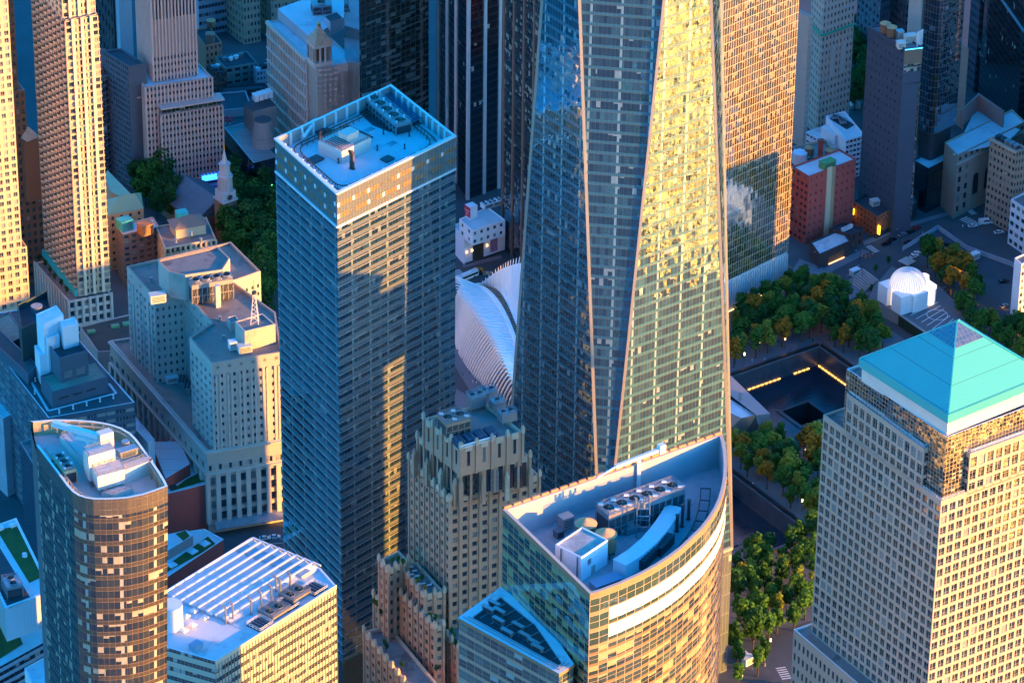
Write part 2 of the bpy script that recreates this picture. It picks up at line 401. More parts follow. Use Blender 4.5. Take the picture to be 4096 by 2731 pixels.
# memorial plaza round the pools, on a low kerb
out = [add(add(cN, E1, -140), E2, 95), add(add(cN, E1, -140), E2, -20), add(add(cS, E1, -98), E2, -42), add(add(cS, E1, 36), E2, -42), add(add(cS, E1, 36), E2, 120), add(add(cNr, E1, 40), E2, 60)]
bmp = bmesh.new(); es = []
for poly in (out, PS, PN):
    vs = [bmp.verts.new((*p, .13)) for p in poly]
    es += [bmp.edges.new((vs[i - 1], vs[i])) for i in range(len(vs))]
bmesh.ops.triangle_fill(bmp, use_beauty=True, use_dissolve=False, edges=es)
for f in bmp.faces:
    if f.normal.z < 0: f.normal_flip()
gm = bpy.data.meshes.new('memorial_plaza'); bmp.to_mesh(gm); gm.materials.append(m_plaza)
go = bpy.data.objects.new('memorial_plaza', gm); COL.objects.link(go); go['kind'] = 'structure'
m_pool = mat('black granite', (.02, .024, .03), .25, .3, .3)
m_bronze = mat('bronze parapet', (.05, .045, .045), .35, .15, .4, .6)
m_lips = mat('wet granite lip', (.09, .1, .11), .3, .2, .3)
mwat, nt, pb_, o_ = base('pool water'); pb_.inputs['Base Color'].default_value = (.012, .02, .032, 1); pb_.inputs['Roughness'].default_value = .12
nt.links.new(N(nt, 'Bump', i={'Height': N(nt, 'TexNoise', i={'Vector': N(nt, 'TexCoord').outputs['Object'], 'Scale': .8, 'Detail': 4.0}).outputs[0], 'Strength': .25, 'Distance': .4}).outputs[0], pb_.inputs['Normal'])
m_fall = mat('falling water sheet', (.05, .06, .075), .3, .5, .25)
e_pool = emis('pool edge light', (1, .45, .08), 1.0)
for poly, lab, lit in ((PS, 'square sunken pool with warm lights along its foot, behind the grey pavilion', True), (PN, 'square sunken pool without lights, beside the foot of the tapering tower', False)):
    c = lerp(poly[0], poly[2], .5); t = thing('memorial_pool', lab, 'pool', (*c, 0), 'sunken memorial pools')
    b = MB(); V_ = [lerp(c, p, .235) for p in poly]; V2 = [lerp(c, p, .30) for p in poly]
    for i in range(4):
        k = (i + 1) % 4
        b.quad((*poly[i], -9), (*poly[k], -9), (*poly[k], 0), (*poly[i], 0), 0)
        b.quad((*poly[i], -9), (*poly[k], -9), (*V2[k], -9), (*V2[i], -9), 1)
        b.quad((*V2[i], -8.6), (*V2[k], -8.6), (*V_[k], -8.6), (*V_[i], -8.6), 2)
        b.quad((*V2[i], -9), (*V2[k], -9), (*V2[k], -8.6), (*V2[i], -8.6), 2)
        b.quad((*V_[i], -20), (*V_[k], -20), (*V_[k], -8.6), (*V_[i], -8.6), 2)
    b.face([(*p, -20) for p in V_], 2); b.build('basin', [m_fall, mwat, m_pool], t)
    b = MB()
    for i in range(4):
        k = (i + 1) % 4; p, q_ = poly[i], poly[k]; d = un(sub(q_, p)); n = (d[1], -d[0])
        if (lerp(p, q_, .5)[0] - c[0]) * n[0] + (lerp(p, q_, .5)[1] - c[1]) * n[1] < 0: n = (-n[0], -n[1])
        b.obox(add(lerp(p, q_, .5), n, 1.6), math.atan2(d[1], d[0]), 61, 1.2, .14, 1.2, 0)
        b.obox(add(lerp(p, q_, .5), n, .3), math.atan2(d[1], d[0]), 60, .9, .1, .5, 1)
    b.build('parapet', [m_bronze, m_lips], t)
    b = MB()
    for i in (0, 3):
        k = (i + 1) % 4 if i == 0 else 0
        p, q_ = lerp(poly[i], c, .012), lerp(poly[k], c, .012)
        if i == 3: p, q_ = lerp(poly[0], c, .012), lerp(poly[3], c, .012)
        for r in range(26):
            if lit and (.04 < (r / 26) < .2 or .32 < r / 26 < .62 if i == 0 else r / 26 < .5): b.bar((*lerp(p, q_, r / 26 + .004), -8.7), (*lerp(p, q_, (r + .8) / 26), -8.7), .3, 0)
    if lit: b.build('edge_light', e_pool, t)

# ------------------------------------------------------------------ glass office tower with the gold band (centre left)
g7 = curtain('office tower glass', 1.52, 4.09, .4, (.16, .19, .2), dark=(.006, .025, .045), mid=(.03, .09, .13), tint=(.78, .92, 1), pb=.2, blind=(.26, .31, .3), mu=.05, mh=.0, muc=(.16, .15, .13), refl=.42, wob=.006, wav=.003, col=6, colc=(.25, .36, .36), sprefl=.3)
g7t = curtain('office tower screen', 1.52, 4.6, .97, (.2, .22, .2), mu=.06, mh=.05, muc=(.34, .28, .18), sprefl=.42, wob=.004)
m_sill = mat('polished steel sill', (.45, .42, .37), .3, .05, .3, .5)
L, Nn, R = P(1081, 574, 226), P(1334, 789, 226), P(1804, 547, 226); F = P(1541, 348, 226); p7 = [L, Nn, R, F]
t7 = thing('glass_office_tower', 'blue glass office tower with flat white roof and gold sunlit right face', 'office tower', (*lerp(Nn, F, .5), 0))
b = MB(); b.prism(p7, 0, 24); b.build('podium', m_dsteel, t7)
glassblock(t7, p7, 24, 212, g7, None)
glassblock(t7, p7, 212, 225.4, g7t, None)
for A, B in ((L, Nn), (Nn, R)):
    bands(t7, A, B, [24 + 4.09 * i for i in range(1, 46)], .26, .16, m_sill, 'sill_band')
    bands(t7, A, B, [225.7, 212.2], .6, .4, m_white, 'cornice')
    d = un(sub(B, A)); a = math.atan2(d[1], d[0])
    for zz in (216.3, 220.9):
        b = MB()
        for i in range(int(ln(sub(B, A)) / 1.52)):
            if random.random() < .75: b.obox(add(add(A, d, .76 + 1.52 * i), (d[1], -d[0]), .03), a, 1.2, .12, zz - .8, zz + .8, 0 if i % 5 else 1)
        b.build('louvre_row', [mat('bronze louvre', (.38, .2, .1), .4, .4, 3, .3), m_white], t7)
b = MB(); i7 = inset(p7, 1.1); i7b = inset(p7, 3.2)
if area(p7) < 0: p7r = p7[::-1]
else: p7r = p7
b.face([(*p, 221) for p in i7], 0, [p for p in i7])
for k in range(4):
    l = (k + 1) % 4
    b.quad((*i7[l], 221), (*i7[k], 221), (*i7[k], 226), (*i7[l], 226), 1); b.quad((*p7r[k], 226), (*p7r[l], 226), (*i7[l], 226), (*i7[k], 226), 2)
b.build('roof', [m_roofw, m_conc, m_white], t7)
for k in range(4):
    l = (k + 1) % 4
    for i in range(1, 10):
        b = MB(); b.obox(lerp(lerp(p7r[k], p7r[l], i / 10), lerp(i7[k], i7[l], i / 10), 1.15), math.atan2(*sub(p7r[l], p7r[k])[::-1]), .9, .7, 221, 225.9); b.build('screen_post', m_white, t7)
b = MB()
def track(poly, z, w, m=0):
    for i in range(len(poly)): b.bar((*poly[i - 1], z), (*poly[i], z), w, m)
def fillet(poly, r):
    o = []
    for i in range(len(poly)):
        a, c, d = poly[i - 1], poly[i], poly[(i + 1) % len(poly)]
        p, q_ = add(c, un(sub(a, c)), r), add(c, un(sub(d, c)), r)
        for k in range(5):
            s = k / 4; o.append(lerp(lerp(p, c, s), lerp(c, q_, s), s))
    return o
for k_ in (4.2, 6.0):
    tr = fillet(inset(p7, k_), 6)
    track(tr, 222.3, .35)
    for p in tr[::2]: b.bar((*p, 221), (*p, 222.3), .25)
    for i in range(4):
        q_ = inset(p7, k_)
        for s in range(2, 15): b.bar((*lerp(q_[i - 1], q_[i], s / 16), 221), (*lerp(q_[i - 1], q_[i], s / 16), 222.3), .22)
b.build('cleaning_rail', m_rust, t7)

# ------------------------------------------------------------------ roof equipment
def railing(b, pts, z, h=1.1, m=0, step=3, close=False):
    pts = list(pts) + ([pts[0]] if close else [])
    for p, q_ in zip(pts, pts[1:]):
        n = max(1, int(ln(sub(q_, p)) / step))
        for zz in (h, h * .5): b.bar((*p, z + zz), (*q_, z + zz), .12, m)
        for i in range(n + 1): b.bar((*lerp(p, q_, i / n), z), (*lerp(p, q_, i / n), z + h), .1, m)
def fanset(t, c, z, r, rim=.7, pm=None, nb=6):
    b = MB()
    for k in range(20):
        a, a2 = 2 * math.pi * k / 20, 2 * math.pi * (k + 1) / 20
        p = lambda r_, a_, z_: (c[0] + r_ * math.cos(a_), c[1] + r_ * math.sin(a_), z_)
        b.quad(p(r, a, z), p(r, a2, z), p(r, a2, z + rim), p(r, a, z + rim)); b.quad(p(r * .9, a2, z), p(r * .9, a, z), p(r * .9, a, z + rim), p(r * .9, a2, z + rim)); b.quad(p(r, a, z + rim), p(r, a2, z + rim), p(r * .9, a2, z + rim), p(r * .9, a, z + rim))
    sh = b.build('fan_shroud', pm or m_steel, t)
    b = MB(); b.face([(c[0] + r * .9 * math.cos(2 * math.pi * k / 20), c[1] + r * .9 * math.sin(2 * math.pi * k / 20), z + .03) for k in range(20)], 1)
    for k in range(nb):
        a = 2 * math.pi * k / nb + .3; ca, sa = math.cos(a), math.sin(a)
        q_ = lambda x, y, zz: (c[0] + ca * x - sa * y, c[1] + sa * x + ca * y, z + zz)
        b.quad(q_(r * .15, -.1 * r, .25), q_(r * .86, -.14 * r, .2), q_(r * .86, .14 * r, .45), q_(r * .15, .1 * r, .4), 0)
    b.cyl(c, r * .16, z + .1, z + .6, 8, 0); b.build('fan', [m_fan, mat('fan well', (.015, .018, .02), .8)], sh)
def cooling(label, c, ang, lx, ly, z, h, nx, ny=1, r=None, mats=None, open_=True, pipes=True, group=None, rim=.7, off=(0, 0)):
    """cooling tower: cased box on legs with fans on top"""
    t = thing('cooling_tower', label, 'cooling tower', (*c, z), group)
    ca, sa = math.cos(ang), math.sin(ang); w = lambda x, y: (c[0] + ca * x - sa * y, c[1] + sa * x + ca * y)
    b = MB(); b.obox(c, ang, lx, ly, z + h * .78, z + h, 0)
    if open_:
        b.obox(c, ang, lx * .985, ly * .96, z + .4, z + h * .78, 1)
        for i in range(nx * 2 + 1):
            for s in (-1, 1): b.bar((*w(-lx / 2 + lx * i / (nx * 2), s * ly / 2), z), (*w(-lx / 2 + lx * i / (nx * 2), s * ly / 2), z + h * .8), .35, 0)
        for s in (-1, 1):
            b.bar((*w(-lx / 2, s * ly / 2), z + h * .4), (*w(lx / 2, s * ly / 2), z + h * .4), .3, 0)
            for i in range(nx * 2): b.bar((*w(-lx / 2 + lx * i / (nx * 2), s * (ly / 2 + .05)), z + .3), (*w(-lx / 2 + lx * (i + 1) / (nx * 2), s * (ly / 2 + .05)), z + h * .76), .12, 0)
    else: b.obox(c, ang, lx, ly, z + .8, z + h * .78 + .02, 0); [b.bar((*w(sx * lx * .46, sy * ly * .46), z), (*w(sx * lx * .46, sy * ly * .46), z + .9), .3, 0) for sx in (-1, 1) for sy in (-1, 1)]
    b.build('casing', mats or [m_steel, m_roofd], t)
    r = r or min(lx / nx, ly / ny) * .38
    for i in range(nx):
        for j in range(ny): fanset(t, w(lx * ((i + .5) / nx - .5) + off[0], ly * ((j + .5) / ny - .5) + off[1]), z + h, r, rim)
    if pipes:
        b = MB()
        for i in range(nx):
            x = lx * ((i + .5) / nx - .5)
            for s, k in ((-1, .42), (1, -.42)): b.bar((*w(x + k * lx / nx, s * ly * .42), z + h + .6), (*w(x + k * lx / nx * .35, s * ly * .3), z + h + .6), .7)
        b.build('header_pipe', m_white, t)
    b = MB(); railing(b, [w(-lx / 2, -ly / 2), w(lx / 2, -ly / 2), w(lx / 2, ly / 2), w(-lx / 2, ly / 2)], z + h, close=True); b.build('guard_rail', m_steel, t)
    return t
def unit(label, name, cat, c, ang, lx, ly, z, h, m=None, group=None, cap=True, nfan=0, slats=True):
    """packaged plant box: plinth, casing with a lid, side grille, optional small fans"""
    t = thing(name, label, cat, (*c, z), group); b = MB()
    b.obox(c, ang, lx * .94, ly * .94, z, z + .3, 0); b.obox(c, ang, lx, ly, z + .3, z + h, 0); b.build('casing', m or m_white, t)
    b = MB(); b.obox(c, ang, lx + .3, ly + .3, z + h, z + h + .25); b.build('lid', m or m_white, t)
    ca, sa = math.cos(ang), math.sin(ang); w = lambda x, y: (c[0] + ca * x - sa * y, c[1] + sa * x + ca * y)
    if slats:
        b = MB()
        for k in range(4): b.bar((*w(-lx * .4, -ly / 2 - .04), z + .3 + (h - .3) * (k + 1) / 5), (*w(lx * .4, -ly / 2 - .04), z + .3 + (h - .3) * (k + 1) / 5), .18)
        b.build('grille', m_dsteel, t)
    if nfan:
        for i in range(nfan):
            for j in range(2): b = MB(); b.cyl(w(lx * ((i + .5) / nfan - .5), ly * (j / 2 - .25)), min(lx / nfan, ly / 2) * .4, z + h + .2, z + h + .6, 10, 0, mt=1); b.build('fan_ring', [m_steel, m_roofd], t)
    return t
def watertank(label, c, z, r, h, leg=2.5, group='timber water tanks'):
    t = thing('water_tank', label, 'water tank', (*c, z), group)
    b = MB(); b.cyl(c, r, z + leg, z + leg + h, 20); b.build('barrel', m_cedar, t)
    b = MB(); b.cyl(c, r * 1.06, z + leg + h, z + leg + h + r * .55, 20, r2=0); b.build('cone_roof', mat('tank roof', (.5, .3, .14), .7, .15, .5), t)
    b = MB()
    for k in range(6): a = k * math.pi / 3; b.bar((c[0] + r * .8 * math.cos(a), c[1] + r * .8 * math.sin(a), z), (c[0] + r * .8 * math.cos(a), c[1] + r * .8 * math.sin(a), z + leg), .3)
    b.obox(c, 0, r * 1.7, r * 1.7, z + leg - .3, z + leg - .02); b.build('stand', m_dsteel, t)
    b = MB()
    for k in range(5): zz = z + leg + h * (k + .5) / 5; b.cyl(c, r * 1.012, zz - .06, zz + .06, 20)
    b.build('hoops', m_dsteel, t)
    return t
def pipe(label, c, z, h, r=.35, m=None, bend=True, group=None, ang=0.0):
    b = MB(); b.cyl(c, r, z, z + h, 8); b.cyl(c, r * 1.5, z, z + .25, 8)
    if bend: b.bar((*c, z + h), (c[0] + math.cos(ang) * r * 3.2, c[1] + math.sin(ang) * r * 3.2, z + h + r * 1.2), r * 1.8)
    else: b.cyl(c, r * 1.4, z + h, z + h + .3, 8)
    return one(b, 'vent_pipe', m or m_dsteel, label, 'vent pipe', (*c, z), group)
def skylight(label, c, ang, s, z, group=None, sy=None, h=.8, m=None):
    t = thing('skylight', label, 'skylight', (*c, z), group); sy = sy or s; b = MB(); b.obox(c, ang, s, sy, z, z + .5); b.build('curb', m_white, t)
    b = MB(); ca, sa = math.cos(ang), math.sin(ang); k = [(c[0] + ca * x - sa * y, c[1] + sa * x + ca * y, z + .5) for x, y in ((-s * .46, -sy * .46), (s * .46, -sy * .46), (s * .46, sy * .46), (-s * .46, sy * .46))]
    for i in range(4): b.face((k[i], k[(i + 1) % 4], (*c, z + .5 + h)))
    b.build('dome', m or mat('milky acrylic', (.75, .74, .68), .3, .05), t); return t
def angof(a, b): return math.atan2(b[1] - a[1], b[0] - a[0])
a7r, a7l = angof(Nn, R), angof(Nn, L)
# plant on the office tower
c = P(1560, 470, 221); w_ = [P(1450, 440, 221), P(1625, 520, 221)]
b = MB(); q_ = [P(x, y, 221.05) for x, y in ((1404, 455), (1512, 385), (1690, 498), (1540, 540), (1470, 515))]; b.face([(*p, 221.05) for p in q_]); b.build('plant_well', m_roofd, t7)
cooling('row of five fans in a sunken well on the office tower roof', P(1527, 490, 221.1), a7l + math.pi, 26, 6.5, 221.1, 4.2, 5, r=2.3, rim=.4)
t = thing('steel_grating_deck', 'blue steel grating deck along the far parapet of the office tower roof', 'grating deck', (*P(1590, 460, 221), 221))
b = MB(); A, B = P(1520, 395, 221), P(1670, 500, 221); C_ = un(sub(R, Nn))
for i in range(9): b.bar((*add(A, C_, -i * 1.1), 223.5), (*add(B, C_, -i * 1.1), 223.5), .3)
for i in range(12): b.bar((*add(lerp(A, B, i / 11), C_, .2), 223.2), (*add(lerp(A, B, i / 11), C_, -9.2), 223.2), .25)
for i in range(4): b.bar((*lerp(A, B, i / 3), 221), (*lerp(A, B, i / 3), 223.3), .4)
b.build('grating', mat('blue painted steel', (.08, .2, .32), .5, .1), t)
t = thing('roof_penthouse', 'low white penthouse with railings, flues and antennas on the office tower roof', 'penthouse', (*P(1372, 615, 221), 221))
pc = P(1362, 622, 221); b = MB(); b.obox(pc, a7r, 15, 12, 221, 226); b.build('wall', mat('cream panel', (.62, .55, .5), .6, .08), t)
b = MB(); b.obox(add(pc, C_, 2), a7r, 6, 4.5, 226, 228.6); b.build('bulkhead', mat('cream panel', (.62, .55, .5)), t)
b = MB(); ca, sa = math.cos(a7r), math.sin(a7r); w2 = lambda x, y: (pc[0] + ca * x - sa * y, pc[1] + sa * x + ca * y)
railing(b, [w2(-7.4, -5.9), w2(7.4, -5.9), w2(7.4, 5.9), w2(-7.4, 5.9)], 226, close=True, step=1.6)
for k in range(5): b.bar((*w2(-6 + 1.2 * k, -4), 226.3), (*w2(-6 + 1.2 * k, 4), 226.3), .25)
for k in ((-7, 5.5), (-6, 5.8), (-3, 5.8), (0, 5.5), (3, 5), (6, 3)): b.bar((*w2(*k), 226), (*w2(*k), 230), .14)
b.build('guard_rail', m_rust, t)
for k, (x, y) in enumerate(((1388, 690), (1397, 692))): pipe('pair of pale flues with rusty bends by the penthouse' , P(x, y, 221), 221, 6, .5, m_rust, group='flues beside the penthouse', ang=2)
for k, (u, v, s, lb) in enumerate(((1278, 549, 5, 'dark roof hatch beside the white window cleaning arm'), (1245, 660, 5, 'dark roof hatch by the left parapet of the office tower'), (1533, 652, 4, 'small dark roof hatch near the right parapet of the office tower'))):
    unit(lb, 'roof_hatch', 'roof hatch', P(u, v, 221), a7r, s, s * .8, 221, .5, m_dsteel, slats=False)
for k, (u, v, lb) in enumerate(((1460, 537, 'grey skylight beside the fan well on the office tower'), (1550, 590, 'grey skylight in the middle of the office tower roof'))): skylight(lb, P(u, v, 221), a7r, 4.2, 221, sy=3, m=m_steel, h=.4)
t = thing('pipe_rack', 'long dark pipe rack on the white roof of the office tower', 'pipe rack', (*P(1405, 560, 221), 221)); b = MB()
A, B = P(1355, 540, 221), P(1462, 585, 221); 
for k in (0, .8, 1.6): b.bar((*add(A, C_, k), 222.6), (*add(B, C_, k), 222.6), .4)
for k in range(7): b.bar((*lerp(A, B, k / 6), 221), (*lerp(A, B, k / 6), 222.6), .3)
b.build('pipes', m_dsteel, t)
t = thing('window_cleaning_crane', 'white window cleaning arm leaning on the left parapet of the office tower', 'crane', (*P(1245, 535, 222), 221)); b = MB(); A = P(1243, 520, 223)
b.obox(A, a7r, 3, 2.4, 221.2, 225); b.build('cab', m_white, t); b = MB(); b.bar((*A, 225.2), (*P(1198, 575, 223.5), 224.4), .9); b.bar((*P(1198, 575, 223.5), 224.4), (*P(1186, 552, 224), 227), .4); b.build('jib', m_white, t)
for k, (u, v) in enumerate(((1257, 575), (1515, 550), (1618, 556), (1492, 615), (1601, 607), (1337, 670))): pipe('short dark vent pipe standing on the white office tower roof', P(u, v, 221), 221, 1.8, .25, group='vent pipes on the office tower roof', bend=False)

# ------------------------------------------------------------------ tapering tower with chamfered corners
gA = curtain('tower glass', 1.55, 4.05, .3, (.05, .17, .23), tint=(.75, .92, 1), dark=(.008, .035, .055), mid=(.05, .17, .22), pb=.03, blind=(.3, .42, .45), mu=.045, mh=.03, muc=(.25, .2, .15), refl=.4, wob=.06, wav=.02, col=7, colc=(.3, .5, .52), sprefl=.18, lit=.01)
m_edge = mat('stainless edge trim', (.45, .4, .34), .35, .05, .3, .2)
b0 = P(2428, 2393, 57); aw = R_(36.3); SD = 62.5
e1, e2 = (math.cos(aw), math.sin(aw)), (-math.sin(aw), math.cos(aw))
base1 = [b0, add(b0, e1, SD), add(add(b0, e1, SD), e2, SD), add(b0, e2, SD)]
top1 = [lerp(base1[i], base1[(i + 1) % 4], .5) for i in range(4)]; ZT = 417
t1 = thing('tapering_tower', 'very tall tapering glass tower of narrow triangular faces, the widest one glittering gold', 'skyscraper', (*lerp(base1[0], base1[2], .5), 0))
def tri(A, B, C):
    b = MB(); a = Vector(A); nrm = (Vector(B) - a).cross(Vector(C) - a); hx = Vector((-nrm.y, nrm.x, 0)).normalized()
    b.face((A, B, C), 0, [((Vector(p) - a).dot(hx), p[2]) for p in (A, B, C)]); b.build('glazing', gA, t1)
for i in range(4):
    k = (i + 1) % 4
    tri((*base1[i], 57), (*base1[k], 57), (*top1[i], ZT))
    tri((*base1[k], 57), (*top1[k], ZT), (*top1[i], ZT))
b = MB()
for i in range(4):
    for q_ in (top1[i], top1[i - 1]): b.bar((*base1[i], 57), (*q_, ZT), 1.0)
    b.bar((*base1[i], 57), (*base1[(i + 1) % 4], 57), 1.2)
b.build('edge_trim', m_edge, t1)
b = MB(); b.prism(base1, 0, 56.4); b.build('podium', curtain('podium glass fins', 1.6, 9.0, .1, (.2, .22, .22), mu=.25, muc=(.22, .24, .23), dark=(.1, .12, .12), mid=(.16, .18, .18), refl=.15), t1)
# ------------------------------------------------------------------ gold-lit glass slab right of the tapering tower
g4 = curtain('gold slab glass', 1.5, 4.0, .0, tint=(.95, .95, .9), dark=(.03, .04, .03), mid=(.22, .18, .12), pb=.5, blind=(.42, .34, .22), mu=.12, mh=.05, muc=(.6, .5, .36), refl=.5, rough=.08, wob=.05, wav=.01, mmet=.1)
R4 = P(3135, 1112); d4 = un(sub(P(3120, 1107), P(2996, 1172))); N4 = add(R4, d4, -62); F4 = add(R4, (-d4[1], d4[0]), 45); L4 = add(N4, (-d4[1], d4[0]), 45)
t = thing('slender_glass_slab', 'broad sheer glass tower right of the tapering tower, gold above and blue below', 'skyscraper', (*lerp(N4, F4, .5), 0))
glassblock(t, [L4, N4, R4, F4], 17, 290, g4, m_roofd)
b = MB(); b.prism([L4, N4, R4, F4], 0, 16.8); b.build('lobby', mat('pale lobby stone', (.5, .5, .48), .6, .1), t)
piers(t, N4, R4, 1.5, 16, 40, .5, .7, m_white, 'lobby_fins')
b = MB()
for i in range(60): b.bar((*add(lerp(N4, R4, i / 60), (d4[1], -d4[0]), .9), 1.2), (*add(lerp(N4, R4, (i + .6) / 60), (d4[1], -d4[0]), .9), 1.2), .35)
b.build('lobby_light', emis('warm lobby light', (1, .6, .2), .7), t)
cst = add(R4, d4, 1.2); b = MB(); b.obox(add(cst, (-d4[1], d4[0]), 8), math.atan2(d4[1], d4[0]), 2.4, 14, 0, 58); b.build('edge_bay', g4, t)

# ------------------------------------------------------------------ granite tower with green pyramid (right)
A_, N_, G = P(3445, 1400, 208), P(3800, 1615, 208), None
def sqr(L, Nn): d = sub(L, Nn); return [L, Nn, add(Nn, (d[1], -d[0])), add(L, (d[1], -d[0]))]
t = thing('pyramid_roof_tower', 'beige granite tower with a turquoise copper pyramid roof and gold right face', 'office tower', (*P(3775, 1964, 176), 0))
py = sqr(A_, N_); ap = (*lerp(py[0], py[2], .5), 225.5)
def seam(name, col, rough):
    m, nt, b_, o = base(name); sx = N(nt, 'SeparateXYZ', i={0: N(nt, 'UVMap').outputs[0]})
    f = mth(nt, 'LESS_THAN', mth(nt, 'FRACT', mth(nt, 'DIVIDE', sx.outputs[0], .9)), .22); g = mth(nt, 'LESS_THAN', mth(nt, 'FRACT', mth(nt, 'DIVIDE', sx.outputs[1], 8.3)), .05)
    nz = N(nt, 'TexNoise', i={'Vector': N(nt, 'TexCoord').outputs['Object'], 'Scale': .15, 'Detail': 4.0}).outputs[0]
    c = mixc(nt, mth(nt, 'MAXIMUM', f, g), col, tuple(x * .55 for x in col)); c = mixc(nt, mth(nt, 'MULTIPLY', nz, .5), c, tuple(x * .7 for x in col))
    nt.links.new(c, b_.inputs['Base Color']); b_.inputs['Roughness'].default_value = rough; return m
m_cop = seam('seamed green copper', (.06, .46, .42), .5); b = MB()
for i in range(4):
    A, B = py[i], py[(i + 1) % 4]
    if area(py) < 0: A, B = B, A
    L_ = ln(sub(B, A)); sl_ = math.hypot(L_ / 2, 17.5); b.face(((*A, 208), (*B, 208), ap), 0, ((0, 0), (L_, 0), (L_ / 2, sl_)))
b.build('pyramid_roof', m_cop, t)
b = MB()
for i in range(4):
    A, B = py[i], py[(i + 1) % 4]
    if area(py) < 0: A, B = B, A
    p0 = [lerp((*A, 208), ap, .7), lerp((*B, 208), ap, .7), ap]; n = (Vector(p0[1]) - Vector(p0[0])).cross(Vector(p0[2]) - Vector(p0[0])).normalized() * .12
    b.face([Vector(q_) + n for q_ in p0], 0, ((0, 0), (13, 0), (6.5, 8)))
b.build('apex_glazing', curtain('apex glass', 1.6, 1.5, .0, mu=.12, mh=.12, muc=(.2, .25, .22), dark=(.05, .06, .05), mid=(.1, .1, .08), refl=.2), t)
b = MB()
for p in py: b.bar((*p, 208.1), ap, .45)
b.build('hip_seam', m_patina, t)
po = inset(py, -.5); b = MB(); b.prism(po, 204.6, 208, 0, True, 0, True); b.build('fascia', m_patina, t)
b = MB(); b.prism(inset(py, .4), 199, 204.7); b.build('attic', mat('pale attic panel', (.68, .62, .54), .6, .08, .2), t)
gl = sqr(P(3389, 1444, 199.5), P(3796, 1709, 199.5))
gV = curtain('tower top glass', 1.5, 1.6, .0, tint=(.9, .95, 1), dark=(.015, .02, .022), mid=(.06, .07, .06), pb=.1, mu=.09, mh=.09, muc=(.5, .4, .28), refl=.3, wob=.02, mmet=.2)
glassblock(t, gl, 170, 199.5, gV, [m_roofg, m_roofw])
Ls, Ns = P(3300, 1629, 176), P(3779, 1964, 176); bs = sqr(Ls, Ns); ls = ln(sub(Ls, Ns))
b = MB(); zb = 46.0
ow = dict(fx=(.14, .86), fz=(.14, .86), dep=.35, glass='reflecting window glass', frame='light frame', nv=1, hb=(.3,), fw=.07)
facade(b, t, bs[0], bs[1], zb, 174.4, 19, 30, **ow); facade(b, t, bs[1], bs[2], zb, 174.4, 19, 30, **ow)
for A, B in ((bs[0], bs[1]), (bs[1], bs[2])): b.wall(A, B, 174.4, 176)
k1, k2 = add(bs[3], un(sub(bs[2], bs[3])), 42), add(bs[3], un(sub(bs[0], bs[3])), 36); bs5 = [bs[0], bs[1], bs[2], k1, k2]  # unseen back corner cut away to let a strip of sun past
b.wall(bs[2], k1, zb, 176); b.wall(k1, k2, zb, 176); b.wall(k2, bs[0], zb, 176); b.build('shaft', m_stoneV, t)
roof(t, bs5, 176, .9, .5, [m_roofg, m_stoneV], 'notch_terrace')
# upper slabs standing between the corner notches
for (A, B, ang0) in ((bs[0], bs[1], 0), (bs[1], bs[2], 1)):
    d = un(sub(B, A)); n_in = (-d[1], d[0])
    a = lerp(A, B, .185 if ang0 == 0 else .17); c = lerp(A, B, .835)
    q = [a, c, add(c, n_in, 7.4), add(a, n_in, 7.4)]; b = MB()
    facade(b, t, a, c, 174.5, 189.6, 12, 3, fx=(.14, .86), fz=(.12, .88), dep=.35, glass='reflecting window glass', frame='light frame', nv=1, hb=(.26, .74), fw=.07)
    b.wall(a, c, 189.6, 191); facade(b, t, c, q[2], 174.5, 189.6, 2, 3, fx=(.14, .86), fz=(.12, .88), dep=.3, glass='reflecting window glass', frame='light frame', nv=1, fw=.07); b.wall(c, q[2], 189.6, 191)
    facade(b, t, q[3], a, 174.5, 189.6, 2, 3, fx=(.14, .86), fz=(.12, .88), dep=.3, glass='reflecting window glass', frame='light frame', nv=1, fw=.07); b.wall(q[3], a, 189.6, 191)
    b.build('upper_slab', m_stoneV, t); roof(t, q, 191, .7, .4, [m_roofw, m_stoneV], 'slab_terrace')
    b = MB(); railing(b, inset(q, .6), 190.9, step=2, close=True); b.build('guard_rail', m_white, t)
b = MB(); railing(b, [lerp(bs[1], bs[0], .15), bs[1], lerp(bs[1], bs[2], .15)], 176, step=2); b.build('guard_rail', m_white, t)
zp = ZV(bs[0], 2502); pl_, pn_ = P(3201, 2489, zp + .8), P(3499, 2731, zp + .8)
dv = un(sub(pn_, pl_)); pod = [pl_, add(pl_, dv, 62), add(add(pl_, dv, 62), (-dv[1], dv[0]), 14), add(pl_, (-dv[1], dv[0]), 14)]
b = MB(); facade(b, t, pod[0], pod[1], 0, zp - 1.5, 24, 14, fx=(.25, .75), fz=(.25, .78), dep=.35, glass='reflecting window glass', frame='dark frame', nv=0)
b.wall(pod[0], pod[1], zp - 1.5, zp + .8); b.wall(pod[1], pod[2], 0, zp + .8); b.wall(pod[3], pod[0], 0, zp + .8); b.wall(pod[2], pod[3], 0, zp + .8)
b.build('podium', m_stoneV, t); roof(t, pod, zp + .8, .8, .5, [m_roofg, m_white], 'podium_roof')
b = MB(); b.prism(bs5, 0, zb); b.build('lower_shaft', m_stoneV, t)

